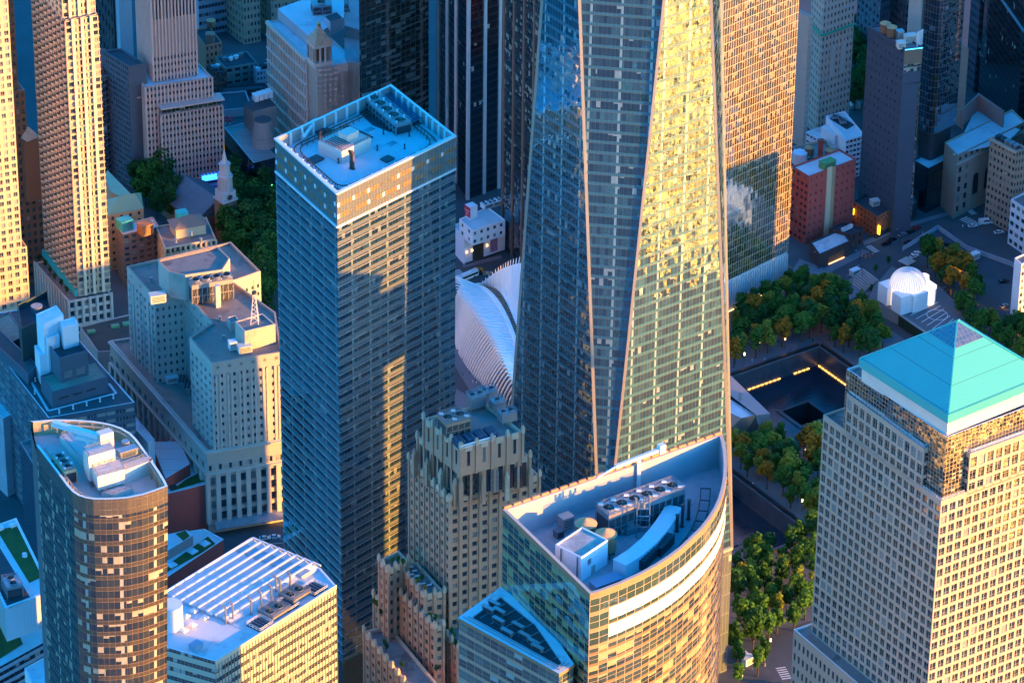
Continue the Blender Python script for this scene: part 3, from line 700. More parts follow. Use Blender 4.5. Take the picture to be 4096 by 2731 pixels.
# ------------------------------------------------------------------ curved bronze and glass tower (front)
gS_ = curtain('bronze tower glass', 3.4, 4.1, .27, (.3, .16, .08), tint=(.9, .95, .95), dark=(.015, .03, .03), mid=(.07, .1, .07), pb=.95, blind=(.34, .34, .15), mu=.05, mh=.03, muc=(.5, .36, .24), refl=.22, wob=.006, wav=.002, split=.64, sprefl=.12, mmet=.2, lit=.004)
gSt = curtain('bronze tower plant glass', 3.4, 6.1, .24, (.4, .24, .13), tint=(.9, .95, .95), dark=(.03, .06, .04), mid=(.06, .1, .06), pb=0, mu=.05, mh=.03, muc=(.5, .38, .26), refl=.22, wob=.01, split=.62, sprefl=.12, mmet=.2)
zG = 228
gp = [P(u, v, zG) for u, v in ((2026, 2036), (2383, 2367))]
cv = [(2421, 2356), (2508, 2321), (2594, 2279), (2650, 2246), (2702, 2211), (2750, 2173), (2795, 2129), (2830, 2093), (2858, 2055), (2882, 2017), (2900, 1975), (2912, 1930), (2919, 1885), (2920, 1835), (2916, 1785), (2908, 1745), (2896, 1711)]
gp += [P(u, v, zG) for u, v in cv]
tg = thing('curved_bronze_tower', 'curved bronze tower with two bright white panel rows and a roof full of plant', 'office tower', (*gp[8], 0))
zs = [0, zG - 20.3, zG - 2]
def skin(poly, i0, i1, z0, z1, m, name, u=0.0):
    b = MB()
    for i in range(i0, i1): u = b.wall(poly[i], poly[(i + 1) % len(poly)], z0, z1, 0, u)
    return b.build(name, m, tg)
skin(gp, 0, 1, 0, zG - 2, gS_, 'side_glazing'); skin(gp, 1, len(gp) - 1, 0, zG - 20.3, gS_, 'curved_glazing'); skin(gp, 1, len(gp) - 1, zG - 20.3, zG - 2, gSt, 'plant_glazing'); skin(gp, len(gp) - 1, len(gp), 0, zG, gS_, 'back_glazing')
m_brz = mat('bronze cladding', (.4, .24, .14), .45, .12, .1, .3)
b = MB()
for i in range(0, len(gp) - 1): b.wall(gp[i], gp[i + 1], zG - 2.02, zG)
b.build('fascia', m_brz, tg)
m_lou = mat('white louvre panel', (.92, .9, .84), .35, .04, .2)
b = MB()
def along(poly, s0, s1):
    acc = 0; o = []
    for a, c in zip(poly, poly[1:]):
        l = ln(sub(c, a))
        for s in (s0, s1):
            if acc <= s <= acc + l: o.append((s, lerp(a, c, (s - acc) / l)))
        if s0 < acc < s1: o.append((acc, a))
        acc += l
    return [p for _, p in sorted(o)]
cvp = gp[1:]; tot = sum(ln(sub(c, a)) for a, c in zip(cvp, cvp[1:]))
for zt in (zG - 9.4, zG - 15.6):
    s = 6.8; b = MB()
    while s < tot - 3.4:
        pp = along(cvp, s + .1, s + 3.3)
        for a, c in zip(pp, pp[1:]):
            d = un(sub(c, a)); n = (d[1], -d[0])
            for z0, z1 in ((zt - 2.2, zt - .1), (zt, zt + 2.2)): b.quad((*add(a, n, .12), z0), (*add(c, n, .12), z0), (*add(c, n, .12), z1), (*add(a, n, .12), z1))
        s += 3.4
    b.build('louvre_panel', m_lou, tg)
zfl = zG - 11; gi = inset(gp, 1.1)
if area(gp) < 0: gpp = gp[::-1]
else: gpp = gp
b = MB(); b.face([(*p, zfl) for p in gi], 0, [p for p in gi])
for k in range(len(gi)):
    l = (k + 1) % len(gi); b.quad((*gi[l], zfl), (*gi[k], zfl), (*gi[k], zG), (*gi[l], zG), 1); b.quad((*gpp[k], zG), (*gpp[l], zG), (*gi[l], zG), (*gi[k], zG), 2)
m_cor = seam('ribbed white screen', (.62, .66, .72), .5)
b.build('roof', [mat('roof paver', (.3, .33, .36), .8, .2, .2, stain=((.18, .19, .2), .15, .56, .6)), m_cor, mat('copper coping', (.62, .42, .3), .45, .1, .3)], tg)
b = MB(); A, B = gp[-1], gp[0]
for i in range(24): b.bar((*lerp(A, B, (i + .1) / 24), zG + .35), (*lerp(A, B, (i + .85) / 24), zG + .35), .7, h=.7)
b.build('coping_block', mat('orange coping block', (.65, .25, .1), .5, .1, .3), tg)
gx = un(sub(gp[-1], gp[0])); ga = math.atan2(gx[1], gx[0]); gn = (gx[1], -gx[0])
def GP(u, v, h=0): return P(u, v, zfl + h)
cooling('long bank of six big fans behind the straight screen of the curved bronze tower', GP(2577, 1975, 9), ga, 29, 7, zfl, 9, 6, r=1.95, rim=.5)
for k, (u, v, lb) in enumerate(((2360, 2085, 'brown conical water tank nearer the screen on the curved bronze tower'), (2441, 2125, 'brown conical water tank beside the white plant house on the curved bronze tower'))): watertank(lb, GP(u, v, 8), zfl, 3.4, 5.5, 2.5)
hc = GP(2345, 2155, 8); t = thing('plant_house', 'tall white plant house with a patched flat roof on the curved bronze tower', 'plant house', (*hc, zfl))
hn, hl, hr = P(2345, 2222, zfl + 9), P(2240, 2172, zfl + 9), P(2450, 2148, zfl + 9); hf = add(hl, sub(hr, hn)); hq = [hl, hn, hr, hf]
m_wht = mat('white render', (.74, .76, .8), .7, .06, .2)
b = MB(); b.prism(hq, zfl, zfl + 9, 0, False); b.build('wall', m_wht, t); roof(t, hq, zfl + 9, .4, .4, [mat('patched roof felt', (.33, .31, .29), .85, .3, .35, stain=((.5, .47, .43), .3, .5, .7)), m_wht])
b = MB(); d = un(sub(hr, hn)); c = add(add(hn, d, 6), (d[1], -d[0]), .06); b.obox(c, math.atan2(d[1], d[0]), 1.8, .15, zfl, zfl + 3.2); b.build('door', m_lframe, t)
b = MB(); c = add(add(hn, d, 4), (d[1], -d[0]), .06); b.obox(c, math.atan2(d[1], d[0]), 1.5, .15, zfl + 4.5, zfl + 6.5); b.build('vent_grille', m_steel, t)
for q_ in (add(hn, un(sub(hl, hn)), 1.3), add(hn, un(sub(hl, hn)), 8)): 
    b = MB(); b.bar((*add(q_, gx, -.3), zfl), (*add(q_, gx, -.3), zfl + 8.6), .3); b.build('downpipe', m_dsteel, t)
# curved duct
t = thing('curved_duct', 'long curved white duct casing on the roof of the curved bronze tower', 'air duct', (*GP(2600, 2150), zfl)); b = MB()
dp = [P(u, v, zfl + 4.5) for u, v in ((2500, 2240), (2560, 2200), (2615, 2150), (2660, 2095), (2695, 2040), (2712, 2012))]
for a, c in zip(dp, dp[1:]): b.obox(lerp(a, c, .5), angof(a, c), ln(sub(c, a)) + .5, 5, zfl, zfl + 4.4 + .001 * len(b.f))
b.build('casing', m_wht, t); b = MB()
for a, c in zip(dp, dp[1:]): b.obox(lerp(a, c, .5), angof(a, c), ln(sub(c, a)) + .5, 5.3, zfl + 4.55 + .001 * len(b.f), zfl + 4.8 + .001 * len(b.f))
b.build('lid', m_white, t)
unit('low blue plant box beside the near corner of the curved bronze tower', 'plant_box', 'plant unit', GP(2447, 2310, 1.5), ga, 10, 4.2, zfl, 1.6, mat('blue grey metal', (.2, .33, .45), .5, .1))
for k, (u, v, lb) in enumerate(((2605, 2205, 'black chiller with rows of small fans, nearer the corner, on the curved bronze tower'), (2672, 2150, 'black chiller with rows of small fans, farther from the corner, on the curved bronze tower'))): unit(lb, 'chiller', 'chiller', GP(u, v, 3), angof(dp[1], dp[3]), 9, 3.2, zfl, 3.2, m_dsteel, 'chillers on the curved tower', nfan=5)
t = thing('antenna_frame', 'open steel frame with lamps and antennas beside the curved duct', 'antenna frame', (*GP(2588, 2120), zfl)); b = MB(); c = GP(2588, 2125)
for z in (zfl, zfl + 4, zfl + 8, zfl + 11):
    for k in range(4): a1, a2 = R_(45 + 90 * k), R_(135 + 90 * k); b.bar((c[0] + 2.8 * math.cos(a1), c[1] + 2.8 * math.sin(a1), z + .1), (c[0] + 2.8 * math.cos(a2), c[1] + 2.8 * math.sin(a2), z + .1), .25)
for k in range(4): a1 = R_(45 + 90 * k); b.bar((c[0] + 2.8 * math.cos(a1), c[1] + 2.8 * math.sin(a1), zfl), (c[0] + 2.8 * math.cos(a1), c[1] + 2.8 * math.sin(a1), zfl + 12), .3)
for k in range(9): b.cyl((c[0] + random.uniform(-2.6, 2.6), c[1] + random.uniform(-2.6, 2.6)), .35, zfl + 11.2, zfl + 12.6 + random.random(), 6)
b.build('frame', m_steel, t)
for k, (u, v) in enumerate(((2510, 2080), (2535, 2105), (2560, 2065))):
    t = thing('air_handler', 'cylindrical steel air handling unit among the tanks and the antenna frame', 'plant unit', (*GP(u, v), zfl), 'air handlers on the curved tower'); b = MB(); c = GP(u, v, 1); b.obox(c, ga, 4.5, 3.4, zfl, zfl + 2.4); b.cyl(c, 1.5, zfl + 2.4, zfl + 4.2, 14); b.build('casing', m_steel, t)
    b = MB(); b.bar((*add(c, gx, -3.5), zfl + 1.4), (*add(c, gx, 3.5), zfl + 1.4), 1.3); b.build('duct', m_steel, t)
for k, (u, v, h_) in enumerate(((2725, 2110, 6), (2745, 2090, 8), (2770, 2060, 7))): pipe('tall black flue beside the chillers on the curved bronze tower', GP(u, v), zfl, h_, .5, m_dsteel, False, 'black flues on the curved tower')
t = thing('cleaning_track', 'curved steel cleaning track along the inside of the curved parapet', 'track', (*GP(2850, 1990), zfl)); b = MB()
tk = inset(gp, 5)[2:-3] if area(gp) > 0 else inset(gp, 5)[2:-3]; tk2 = inset(gp, 8)[2:-3]
for T in (tk, tk2):
    for a, c in zip(T, T[1:]): b.bar((*a, zfl + 1.6), (*c, zfl + 1.6), .4)
for a, c in zip(tk, tk2): b.bar((*a, zfl + 1.6), (*c, zfl + 1.6), .3); b.bar((*a, zfl), (*a, zfl + 1.6), .3)
b.build('rail', m_dsteel, t)
t = thing('window_cleaning_crane', 'white window cleaning crane standing at the straight screen of the curved bronze tower', 'crane', (*P(2560, 1900, zfl), zfl)); b = MB(); A = lerp(gp[0], gp[-1], .60); A = add(A, gn, 1.8)
b.bar((*A, zfl), (*A, zG + 2.5), 1.3); b.build('mast', m_white, t); b = MB(); b.bar((*add(A, gx, 8), zG + 3.2), (*add(A, gx, -9), zG + 2.6), 1.1); b.bar((*add(A, gx, -9), zG + 2.6), (*add(A, gx, -16), zG + .8), .5); b.build('jib', m_white, t)
b = MB(); b.obox(add(A, gx, 8.5), ga, 2.2, 2, zG + 2, zG + 5); b.build('counterweight', m_white, t)
unit('blue grey plant cabinet near the left end of the screen', 'plant_box', 'plant unit', GP(2280, 2090, 2), ga, 4, 3.4, zfl, 5, m_steel); unit('small blue pump box near the left end of the screen', 'pump_box', 'plant unit', GP(2252, 2120, 2), ga, 2.5, 2.5, zfl, 2.4, m_navy)
# lower wing of the curved tower
zw = 199.5
wp = [P(u, v, zw) for u, v in ((1861, 2473), (2267, 2686), (2323, 2648), (2200, 2480), (2027, 2349))]
b = MB(); u = b.wall(wp[0], wp[1], 0, zw - 1.2, 0, 0); b.wall(wp[1], wp[2], 0, zw - 1.2, 0, u); b.wall(wp[4], wp[0], 0, zw - 1.2)
b.build('wing_glazing', curtain('wing glass', 3.4, 4.4, .3, (.5, .32, .22), dark=(.02, .04, .04), mid=(.12, .2, .17), pb=.5, blind=(.3, .45, .42), mu=.045, mh=.03, muc=(.4, .3, .25), refl=.3, wob=.03, wav=.01, split=.62, sprefl=.12, mmet=.2), tg)
wo = inset(wp, -.25); b = MB(); b.prism(wo, zw - 1.2, zw, 0, False); b.build('wing_fascia', m_brz, tg)
roof(tg, wo, zw, .6, 3.2, [mat('dark planted roof', (.035, .045, .05), .9, .3, .3), m_roofw], 'wing_roof')
wx = un(sub(wp[1], wp[0])); wa = math.atan2(wx[1], wx[0])
k = 0
for (u, v) in ((2001, 2425), (1978, 2447), (2022, 2455), (2098, 2512), (2020, 2492), (2055, 2537), (2125, 2550), (2163, 2577), (2178, 2597)):
    k += 1; unit('low pale louvred vent box on the dark roof of the bronze tower wing', 'roof_vent', 'roof vent', P(u, v, zw - .5), wa, 4.4, 1.1, zw - .6, 1.6, m_steel, 'vent boxes on the bronze wing roof')
b = MB()
for i in range(1, 9): A = lerp(wp[0], wp[1], i / 9.5); B = add(A, (-wx[1], wx[0]), 16); b.bar((*add(A, (-wx[1], wx[0]), 5), zw - .5), (*B, zw - .5), .2)
b.build('roof_seam', m_steel, tg)
for s_, zz in ((1.0, 1.0), (2.2, .5)):
    b = MB()
    for i in range(2): a, c = inset(wp, s_)[i], inset(wp, s_)[i + 1]; b.bar((*a, zw + .3), (*c, zw + .3), .25)
    b.build('roof_rail', m_steel, tg)

# ------------------------------------------------------------------ stepped brick telephone tower
tb = thing('stepped_brick_tower', 'tan brick art deco tower with stepped crown, arched windows and roof plant', 'tower', (*P(1854, 1795, 152), 0))
bw = dict(fx=(.27, .73), fz=(.22, .72), dep=.45, glass='window glass', frame='dark frame', nv=1, fw=.05)
def bv(L, Nn, R, z0, z1, lb, rb, nf, parap=1.2, pl=True, **k):
    o = dict(bw); o.update(k); c = corners(L, Nn, R, z1)
    block(tb, c, z0, z1, m_brick, [m_roofg, m_terra], (lb, nf, o), (rb, nf, o), parap, .8)
    if pl:
        for A, B, n in ((c[0], c[1], lb), (c[1], c[2], rb)):
            piers(tb, A, B, z0, z1 + 1.4, n, .9, .5, m_brick, 'piers')
            b = MB(); d = un(sub(B, A)); a = math.atan2(d[1], d[0])
            for i in range(n + 1): p = add(lerp(A, B, i / n), (d[1], -d[0]), .2); b.obox(p, a, 1.25, 1.0, z1 - .3, z1 + 1.9); b.obox(p, a, .8, .7, z1 + 1.9, z1 + 2.6)
            b.build('finials', m_terra, tb)
            for i in range(n): b = MB(); p = add(lerp(A, B, (i + .5) / n), (d[1], -d[0]), .06); b.obox(p, a, ln(sub(B, A)) / n * .45, .25, z1 - 2.2, z1 + .4); b.build('ornament', m_terra, tb)
    return c
bv((1648, 1842), (1815, 2001), (2170, 1897), 40, 127, 8, 9, 22)
bv((1680, 1755), (1848, 1870), (2131, 1821), 127, 140, 6, 6, 1, pl=True, fx=(.3, .7), fz=(.05, .85))
c3 = bv((1703, 1680), (1854, 1795), (2099, 1725), 140, 152, 4, 4, 1, fx=(.4, .6), fz=(.3, .85))
c2 = corners((1680, 1755), (1848, 1870), (2131, 1821), 140)
for A, B in ((c2[0], c2[1]), (c2[1], c2[2])):      # tall arched windows of the crown
    d = un(sub(B, A)); n = (d[1], -d[0]); a = math.atan2(d[1], d[0])
    for i in range(3):
        p = add(lerp(A, B, (i + .5) / 3), n, .35); b = MB(); pts = [(-1.5, 127.4), (1.5, 127.4), (1.5, 135)] + [(1.5 * math.cos(R_(t_)), 135 + 2 * math.sin(R_(t_))) for t_ in (30, 60, 90, 120, 150)] + [(-1.5, 135)]
        b.face([(*add(p, d, x), z) for x, z in pts], 0)
        for x in (-.75, 0, .75): b.obox(add(add(p, d, x), n, .05), a, .12, .08, 127.4, 136.4, 1)
        for z in (129.5, 131.5, 133.5): b.obox(add(p, n, .05), a, 3, .08, z - .08, z + .08, 1)
        b.build('arched_window', [g_winv, m_dsteel], tb)
        for s_ in ((-1, 1) if i == 0 else (1,)):
            b = MB(); q_ = add(add(p, d, s_ * ln(sub(B, A)) / 6.3), n, 1.3); b.obox(q_, a, 1.5, 1.6, 124, 133.5); b.cyl(q_, 1.05, 133.5, 136, 8, 0, r2=.15); b.build('buttress', m_terra if i % 2 else m_brick, tb)
bx = un(sub(c3[2], c3[1])); ba = math.atan2(bx[1], bx[0]); zb_ = 151
cooling('brown cooling tower with two fans at the left end of the brick tower roof', P(1823, 1680, zb_ + 6), ba, 9.5, 7.5, zb_ + 1, 6, 2, r=1.9, mats=[mat('brown casing', (.3, .22, .16), .6, .15), m_roofd])
for k, (u, v, lb, nx) in enumerate(((1910, 1605, 'pair of tall steel fan drums in the middle of the brick tower roof', 2), (1955, 1575, 'twin-fan plant box at the back of the brick tower roof', 2), (1995, 1615, 'single-fan plant box behind the brick tower parapet', 1), (2035, 1660, 'twin-fan plant box at the right end of the brick tower roof', 2))): cooling(lb, P(u, v, zb_ + 4), ba, 6 if nx == 2 else 4.5, 4.2, zb_ + 1.5, 4 + (k == 0) * 1, nx, r=1.1, open_=False, pipes=False)
for k in range(4): unit('blue black chiller with small fans along the front of the brick tower roof', 'chiller', 'chiller', P(1845 + 42 * k, 1765 - 13 * k, zb_ + 2), ba + math.pi / 2, 5, 3.3, zb_, 2.2, mat('blue black metal', (.03, .07, .13), .4), 'chillers on the brick tower', nfan=5)
b = MB(); A, B = P(1850, 1795, zb_ + 1.5), P(1990, 1750, zb_ + 1.5)
b.bar((*A, zb_ + 2), (*B, zb_ + 2), .5); b.bar((*A, zb_ + 1), (*B, zb_ + 1), .3); one(b, 'header_pipe', m_white, 'bright white pipe run in front of the chillers on the brick tower', 'pipe', (*A, zb_))
# lower wings
bv((1613, 2269), (1723, 2386), (1800, 2371), 30, 88, 5, 2, 14, 1.2)
bv((1561, 2321), (1767, 2512), (1800, 2503), 0, 80, 9, 1, 20, 1.2)
bv((1538, 2250), (1575, 2290), (1652, 2250), 0, 92, 2, 3, 22, 1.2)
bv((1776, 2503), (1858, 2587), (1960, 2560), 0, 72, 4, 4, 18, 1.2)
bv((1520, 2390), (1580, 2450), (1640, 2440), 0, 70, 3, 2, 18, 1.2)
bv((1484, 2536), (1700, 2790), (1800, 2760), 0, 62, 9, 4, 15, 1.2)
# ------------------------------------------------------------------ limestone federal building (left of centre)
tf = thing('stone_federal_building', 'pale stone block with carved stars, court notch and brown gravel roofs', 'office building', (*P(849, 1480, 80), 0))
zf = 80.0
fp = [P(u, v, zf) for u, v in ((500, 1100), (613, 1219), (730, 1196), (845, 1318), (758, 1378), (849, 1480), (1130, 1428), (1100, 1270), (924, 1149), (1036, 1107), (914, 992))]
b = MB(); ow = dict(fx=(.3, .7), fz=(.2, .66), dep=.5, glass='window glass', frame='light frame', nv=0, hb=(.5,), fw=.05)
for i, (nb, nf) in {0: (7, 10), 1: (5, 10), 2: (9, 10), 4: (5, 10), 5: (11, 10), 8: (5, 10)}.items():
    A, B = fp[i], fp[(i + 1) % len(fp)]
    facade(b, tf, A, B, 38, zf - 4.5, nb, nf, **ow); b.wall(A, B, zf - 4.5, zf)
for i in (3, 6, 7, 9, 10): b.wall(fp[i], fp[(i + 1) % len(fp)], 38, zf)
b.build('upper_wall', m_lime, tf); roof(tf, fp, zf, 1.1, .8, [mat('brown roof gravel', (.24, .2, .17), .9, .25, .12, stain=((.13, .12, .11), .08, .52, .8)), mat('brick coping', (.36, .26, .21), .8, .2, .2)])
for i, n in ((0, 3), (5, 6), (2, 4)):
    A, B = fp[i], fp[(i + 1) % len(fp)]; d = un(sub(B, A)); a = math.atan2(d[1], d[0]); b = MB()
    for k in range(n):
        for s in (-.16, .16): b.obox(add(lerp(A, B, (k + .5 + s) / n), (d[1], -d[0]), .12), a, .7, .3, 38, zf - 6)
    b.build('piers', m_lstone, tf)
    b = MB()
    for k in range(n):
        p = add(lerp(A, B, (k + .5) / n), (d[1], -d[0]), .07); q_ = []
        for s in range(10): r_ = 1.1 if s % 2 == 0 else .45; q_.append((*add(p, d, r_ * math.sin(s * math.pi / 5)), zf - 2.4 + r_ * math.cos(s * math.pi / 5)))
        b.face(q_[::-1]); 
    b.build('carved_star', mat('shadowed carving', (.2, .18, .16), .9), tf)
# lower storeys with giant pilasters and frieze
zl = 39.5
la, lb_, lc = P(440, 1398, zl), P(838, 1832, zl), P(1160, 1772, zl)
ld = add(la, sub(lc, lb_)); b = MB()
for A, B, nb in ((la, lb_, 17), (lb_, lc, 8)):
    b.wall(A, B, 0, 5); facade(b, tf, A, B, 5, 27.5, nb, 4, fx=(.18, .82), fz=(.15, .82), dep=.9, glass='window glass', frame='dark frame', nv=2, hb=(.35,), fw=.05)
    b.wall(A, B, 27.5, 29); facade(b, tf, A, B, 29, 33, nb, 1, fx=(.08, .42), fz=(.2, .85), dep=.4, nv=0, hb=(.5,)); b.wall(A, B, 33, zl)
b.wall(lc, ld, 0, zl); b.wall(ld, la, 0, zl); b.build('lower_wall', m_lime, tf)
for A, B, nb in ((la, lb_, 17), (lb_, lc, 8)):
    piers(tf, A, B, 5, 28, nb, 1.9, .8, m_lstone, 'pilasters'); bands(tf, A, B, [28.5, zl - .8], .7, .9, m_lstone, 'cornice'); bands(tf, A, B, [4.6], .6, .6, m_lstone, 'string_course')
    d = un(sub(B, A)); a = math.atan2(d[1], d[0]); b = MB()
    for k in range(nb):
        p = add(lerp(A, B, (k + .74) / nb), (d[1], -d[0]), .05); n_ = 14
        for s in range(n_): x, x2 = 2 * math.pi * s / n_, 2 * math.pi * (s + 1) / n_; b.bar((*add(p, d, 1.2 * math.cos(x)), 31 + 1.2 * math.sin(x)), (*add(p, d, 1.2 * math.cos(x2)), 31 + 1.2 * math.sin(x2)), .3)
        q_ = add(lerp(A, B, k / nb), (d[1], -d[0]), .08)
        for s in (-.5, 0, .5): b.obox(add(q_, d, s), a, .25, .2, 29.4, 32.6)
    b.build('medallions', m_lstone, tf)
roof(tf, [la, lb_, lc, ld], zl, .9, .9, [mat('brown roof gravel', (.24, .2, .17)), m_lime], 'setback_roof')
A, B = lb_, lc; d = un(sub(B, A)); a = math.atan2(d[1], d[0]); b = MB(); q_ = [add(A, d, 2), add(A, d, ln(sub(B, A)) - 2)]; n = (d[1], -d[0])
b.quad((*add(q_[0], n, 4.5), 4.2), (*add(q_[1], n, 4.5), 4.2), (*q_[1], 6), (*q_[0], 6)); b.quad((*q_[0], 5.7), (*q_[1], 5.7), (*add(q_[1], n, 4.5), 3.9), (*add(q_[0], n, 4.5), 3.9)); b.build('canopy', m_steel, tf)
def words(txt, A, B, z, size, parent, m, t0=.1, sp=None, off=.12):
    """lettering standing on the wall A-B"""
    cu = bpy.data.curves.new('lettering', 'FONT'); cu.body = txt; cu.size = size; cu.extrude = .04; cu.align_x = 'LEFT'
    if sp: cu.space_character = sp
    tmp = bpy.data.objects.new('tmp', cu); COL.objects.link(tmp); bpy.context.view_layer.update()
    me = bpy.data.meshes.new_from_object(tmp.evaluated_get(bpy.context.evaluated_depsgraph_get())); bpy.data.objects.remove(tmp)
    d = un(sub(B, A)); p = add(add(A, d, ln(sub(B, A)) * t0), (d[1], -d[0]), off)
    o = bpy.data.objects.new('lettering', me); COL.objects.link(o); o.parent = parent; org = parent['_o']
    me.materials.clear(); me.materials.append(m)
    o.location = (p[0] - org[0], p[1] - org[1], z - org[2]); o.rotation_euler = (R_(90), 0, math.atan2(d[1], d[0])); o['_o'] = org; return o
words('FEDERAL OFFICE BUILDING', lb_, lc, 6.6, 1.9, tf, mat('shadowed carving', (.2, .18, .16)), .14, 2.1)
fx_ = un(sub(fp[6], fp[5])); fa = math.atan2(fx_[1], fx_[0])
# penthouses on the federal building
def pent(pts, z0, z1, lab=None, wm=m_lime):
    q = [P(u, v, z1) for u, v in pts]; b = MB(); b.prism(q, z0, z1, 0, False)
    return q, b
q, b = pent(((625, 1073), (863, 1013), (912, 1058), (884, 1105), (735, 1130), (668, 1118)), zf - 1, 91)
b.build('penthouse', m_lime, tf); roof(tf, q, 91, .6, .6, [m_roofg, mat('brick coping', (.36, .26, .21))], 'penthouse_roof')
q, b = pent(((938, 1310), (1048, 1275), (1100, 1318), (978, 1350)), zf - 1, 88); b.build('stair_house', m_lime, tf); roof(tf, q, 88, .5, .5, [m_roofg, m_lime], 'stair_house_roof')
q, b = pent(((905, 1295), (940, 1285), (955, 1308), (920, 1318)), zf - 1, 83); b.build('low_plant_room', m_conc, tf); roof(tf, q, 83, .4, .4, [m_roofg, m_lime], 'plant_room_roof')
cooling('long cooling tower with four pale round fan drums on the stone building', P(838, 1150, zf + 8), fa + .02, 17.5, 5, zf - .5, 9, 4, r=1.95, mats=[m_conc, m_roofd], rim=1.6)
b = MB(); c = P(866, 1185, zf + 7); b.obox(c, fa, 2, 2, zf - 1, zf + 9); one(b, 'chimney_shaft', mat('cream panel', (.62, .55, .5)), 'square cream shaft standing in front of the four-drum cooling tower', 'shaft', (*c, zf - 1))
unit('large cream air unit on the left wing of the stone building', 'air_handler', 'plant unit', P(625, 1205, zf + 3), fa, 6.5, 3.6, zf - 1, 3.6, mat('pale green metal', (.5, .55, .5), .5, .1), slats=True)
unit('cream air unit near the parapet at the right end of the stone building', 'air_handler', 'plant unit', P(978, 1405, zf + 2), fa, 5.5, 3.5, zf - 1, 3, mat('pale green metal', (.5, .55, .5)))
unit('white box with rust red louvres on the roof of the stone building', 'air_handler', 'plant unit', P(930, 1395, zf + 2), fa, 3, 3, zf - 1, 3.6, m_white)
unit('pale plant box low in the court of the stone building', 'air_handler', 'plant unit', P(690, 1535, zl + 2), fa, 5, 2.6, zl - .9, 2.6, m_white)
for k in range(2): unit('grey chiller with small fans down in the court of the stone building', 'chiller', 'chiller', P(732 + 22 * k, 1545 + 24 * k, zl + 2), fa + 1.2, 6, 3, zl - .9, 2.4, m_steel, 'court chillers', nfan=4)
t = thing('lattice_mast', 'white steel lattice mast on the right end of the stone building', 'mast', (*P(1018, 1315, 88), 88)); b = MB(); c = P(1018, 1315, 88)
for k in range(4):
    a = R_(45 + 90 * k); a2 = R_(135 + 90 * k)
    b.bar((c[0] + 2.2 * math.cos(a), c[1] + 2.2 * math.sin(a), 88), (c[0] + .5 * math.cos(a), c[1] + .5 * math.sin(a), 102), .28)
    for s in range(7):
        r1, r2 = 2.2 - 1.7 * s / 7, 2.2 - 1.7 * (s + 1) / 7
        b.bar((c[0] + r1 * math.cos(a), c[1] + r1 * math.sin(a), 88 + 2 * s), (c[0] + r2 * math.cos(a2), c[1] + r2 * math.sin(a2), 90 + 2 * s), .16)
b.build('lattice', m_white, t); b = MB(); b.cyl(c, 1, 101.5, 102.5, 8); b.bar((*c, 102), (*c, 108), .2); b.build('platform', m_dsteel, t)
for k, (u, v) in enumerate(((600, 1150), (700, 1090), (760, 1060), (800, 1085), (878, 1300), (895, 1375), (1050, 1390))): pipe('squat grey roof vent on the gravel roofs of the stone building', P(u, v, zf), zf - 1 if k not in (1, 2, 3) else 90.5, 1.6, .5, m_steel, False, 'roof vents on the stone building')

# ------------------------------------------------------------------ golden balcony tower (left) on its podium
tt = thing('balcony_apartment_tower', 'tall apartment tower with curved balconies in rows and a gold right end', 'apartment tower', (*P(311, 1225, 17), 0))
zq = 17.0
c = corners((133, 1093), (271, 1247), (442, 1210), zq)
block(tt, c, 0, zq, m_lstone, [m_roofg, m_lstone], (12, 3, dict(fx=(.25, .75), fz=(.1, .85), dep=.5)), (6, 4, dict(fx=(.2, .75), fz=(.15, .8), dep=.5, nv=1)), .8, .6, name='podium')
piers(tt, c[0], c[1], 0, zq + .5, 12, 1.2, .5, m_lstone); piers(tt, c[1], c[2], 0, zq + .5, 6, 1.0, .4, m_lstone)
tc_ = list(corners((175, 1062), (311, 1225), (437, 1196), zq)); zt1 = ZV(tc_[1], 128); zt2 = zt1 + 75
nfl = int((zt1 - zq) / 3.15); b = MB()
facade(b, tt, tc_[0], tc_[1], zq, zt1, 8, nfl, fx=(.3, .85), fz=(.18, .85), dep=.5, glass='window glass', frame='dark frame', nv=1, fw=.05)
b.wall(tc_[2], tc_[3], zq, zt1); b.wall(tc_[3], tc_[0], zq, zt1)
fcs = [tc_[1]] + [lerp(tc_[1], tc_[2], k) for k in (.22, .37, .5, .63, .78)] + [tc_[2]]
for k in range(6): facade(b, tt, fcs[k], fcs[k + 1], zq, zt1, 1, nfl, fx=(.12, .9) if k in (0, 5) else (.2, .8), fz=(.22, .86), dep=.3, glass='blind window glass', frame='dark frame', nv=1, hb=(.35,), fw=.05)
b.build('wall', m_gold, tt)
d = un(sub(tc_[2], tc_[1])); n = (d[1], -d[0]); a = math.atan2(d[1], d[0])
b = MB()
for k in (1, 3, 5): b.obox(add(fcs[k], n, .35), a, 1.3, .8, zq, zt1 + .6)
b.build('bright_piers', mat('cream stone', (.62, .54, .42), .7, .08), tt)
b = MB()
for k in range(nfl):
    z = zq + (k + .08) * (zt1 - zq) / nfl
    for i in (0, 5):
        b.obox(add(lerp(fcs[i], fcs[i + 1], .5), n, .2), a, ln(sub(fcs[i + 1], fcs[i])) + .4, .6, z - .2, z + .25)
    for i in (1, 2, 3, 4): b.obox(add(lerp(fcs[i], fcs[i + 1], .5), n, .25), a, ln(sub(fcs[i + 1], fcs[i])) * .7, .7, z - .1, z + .3)
b.build('string_courses', m_gold, tt)
dl = un(sub(tc_[1], tc_[0])); al = math.atan2(dl[1], dl[0]); Ll = ln(sub(tc_[1], tc_[0]))
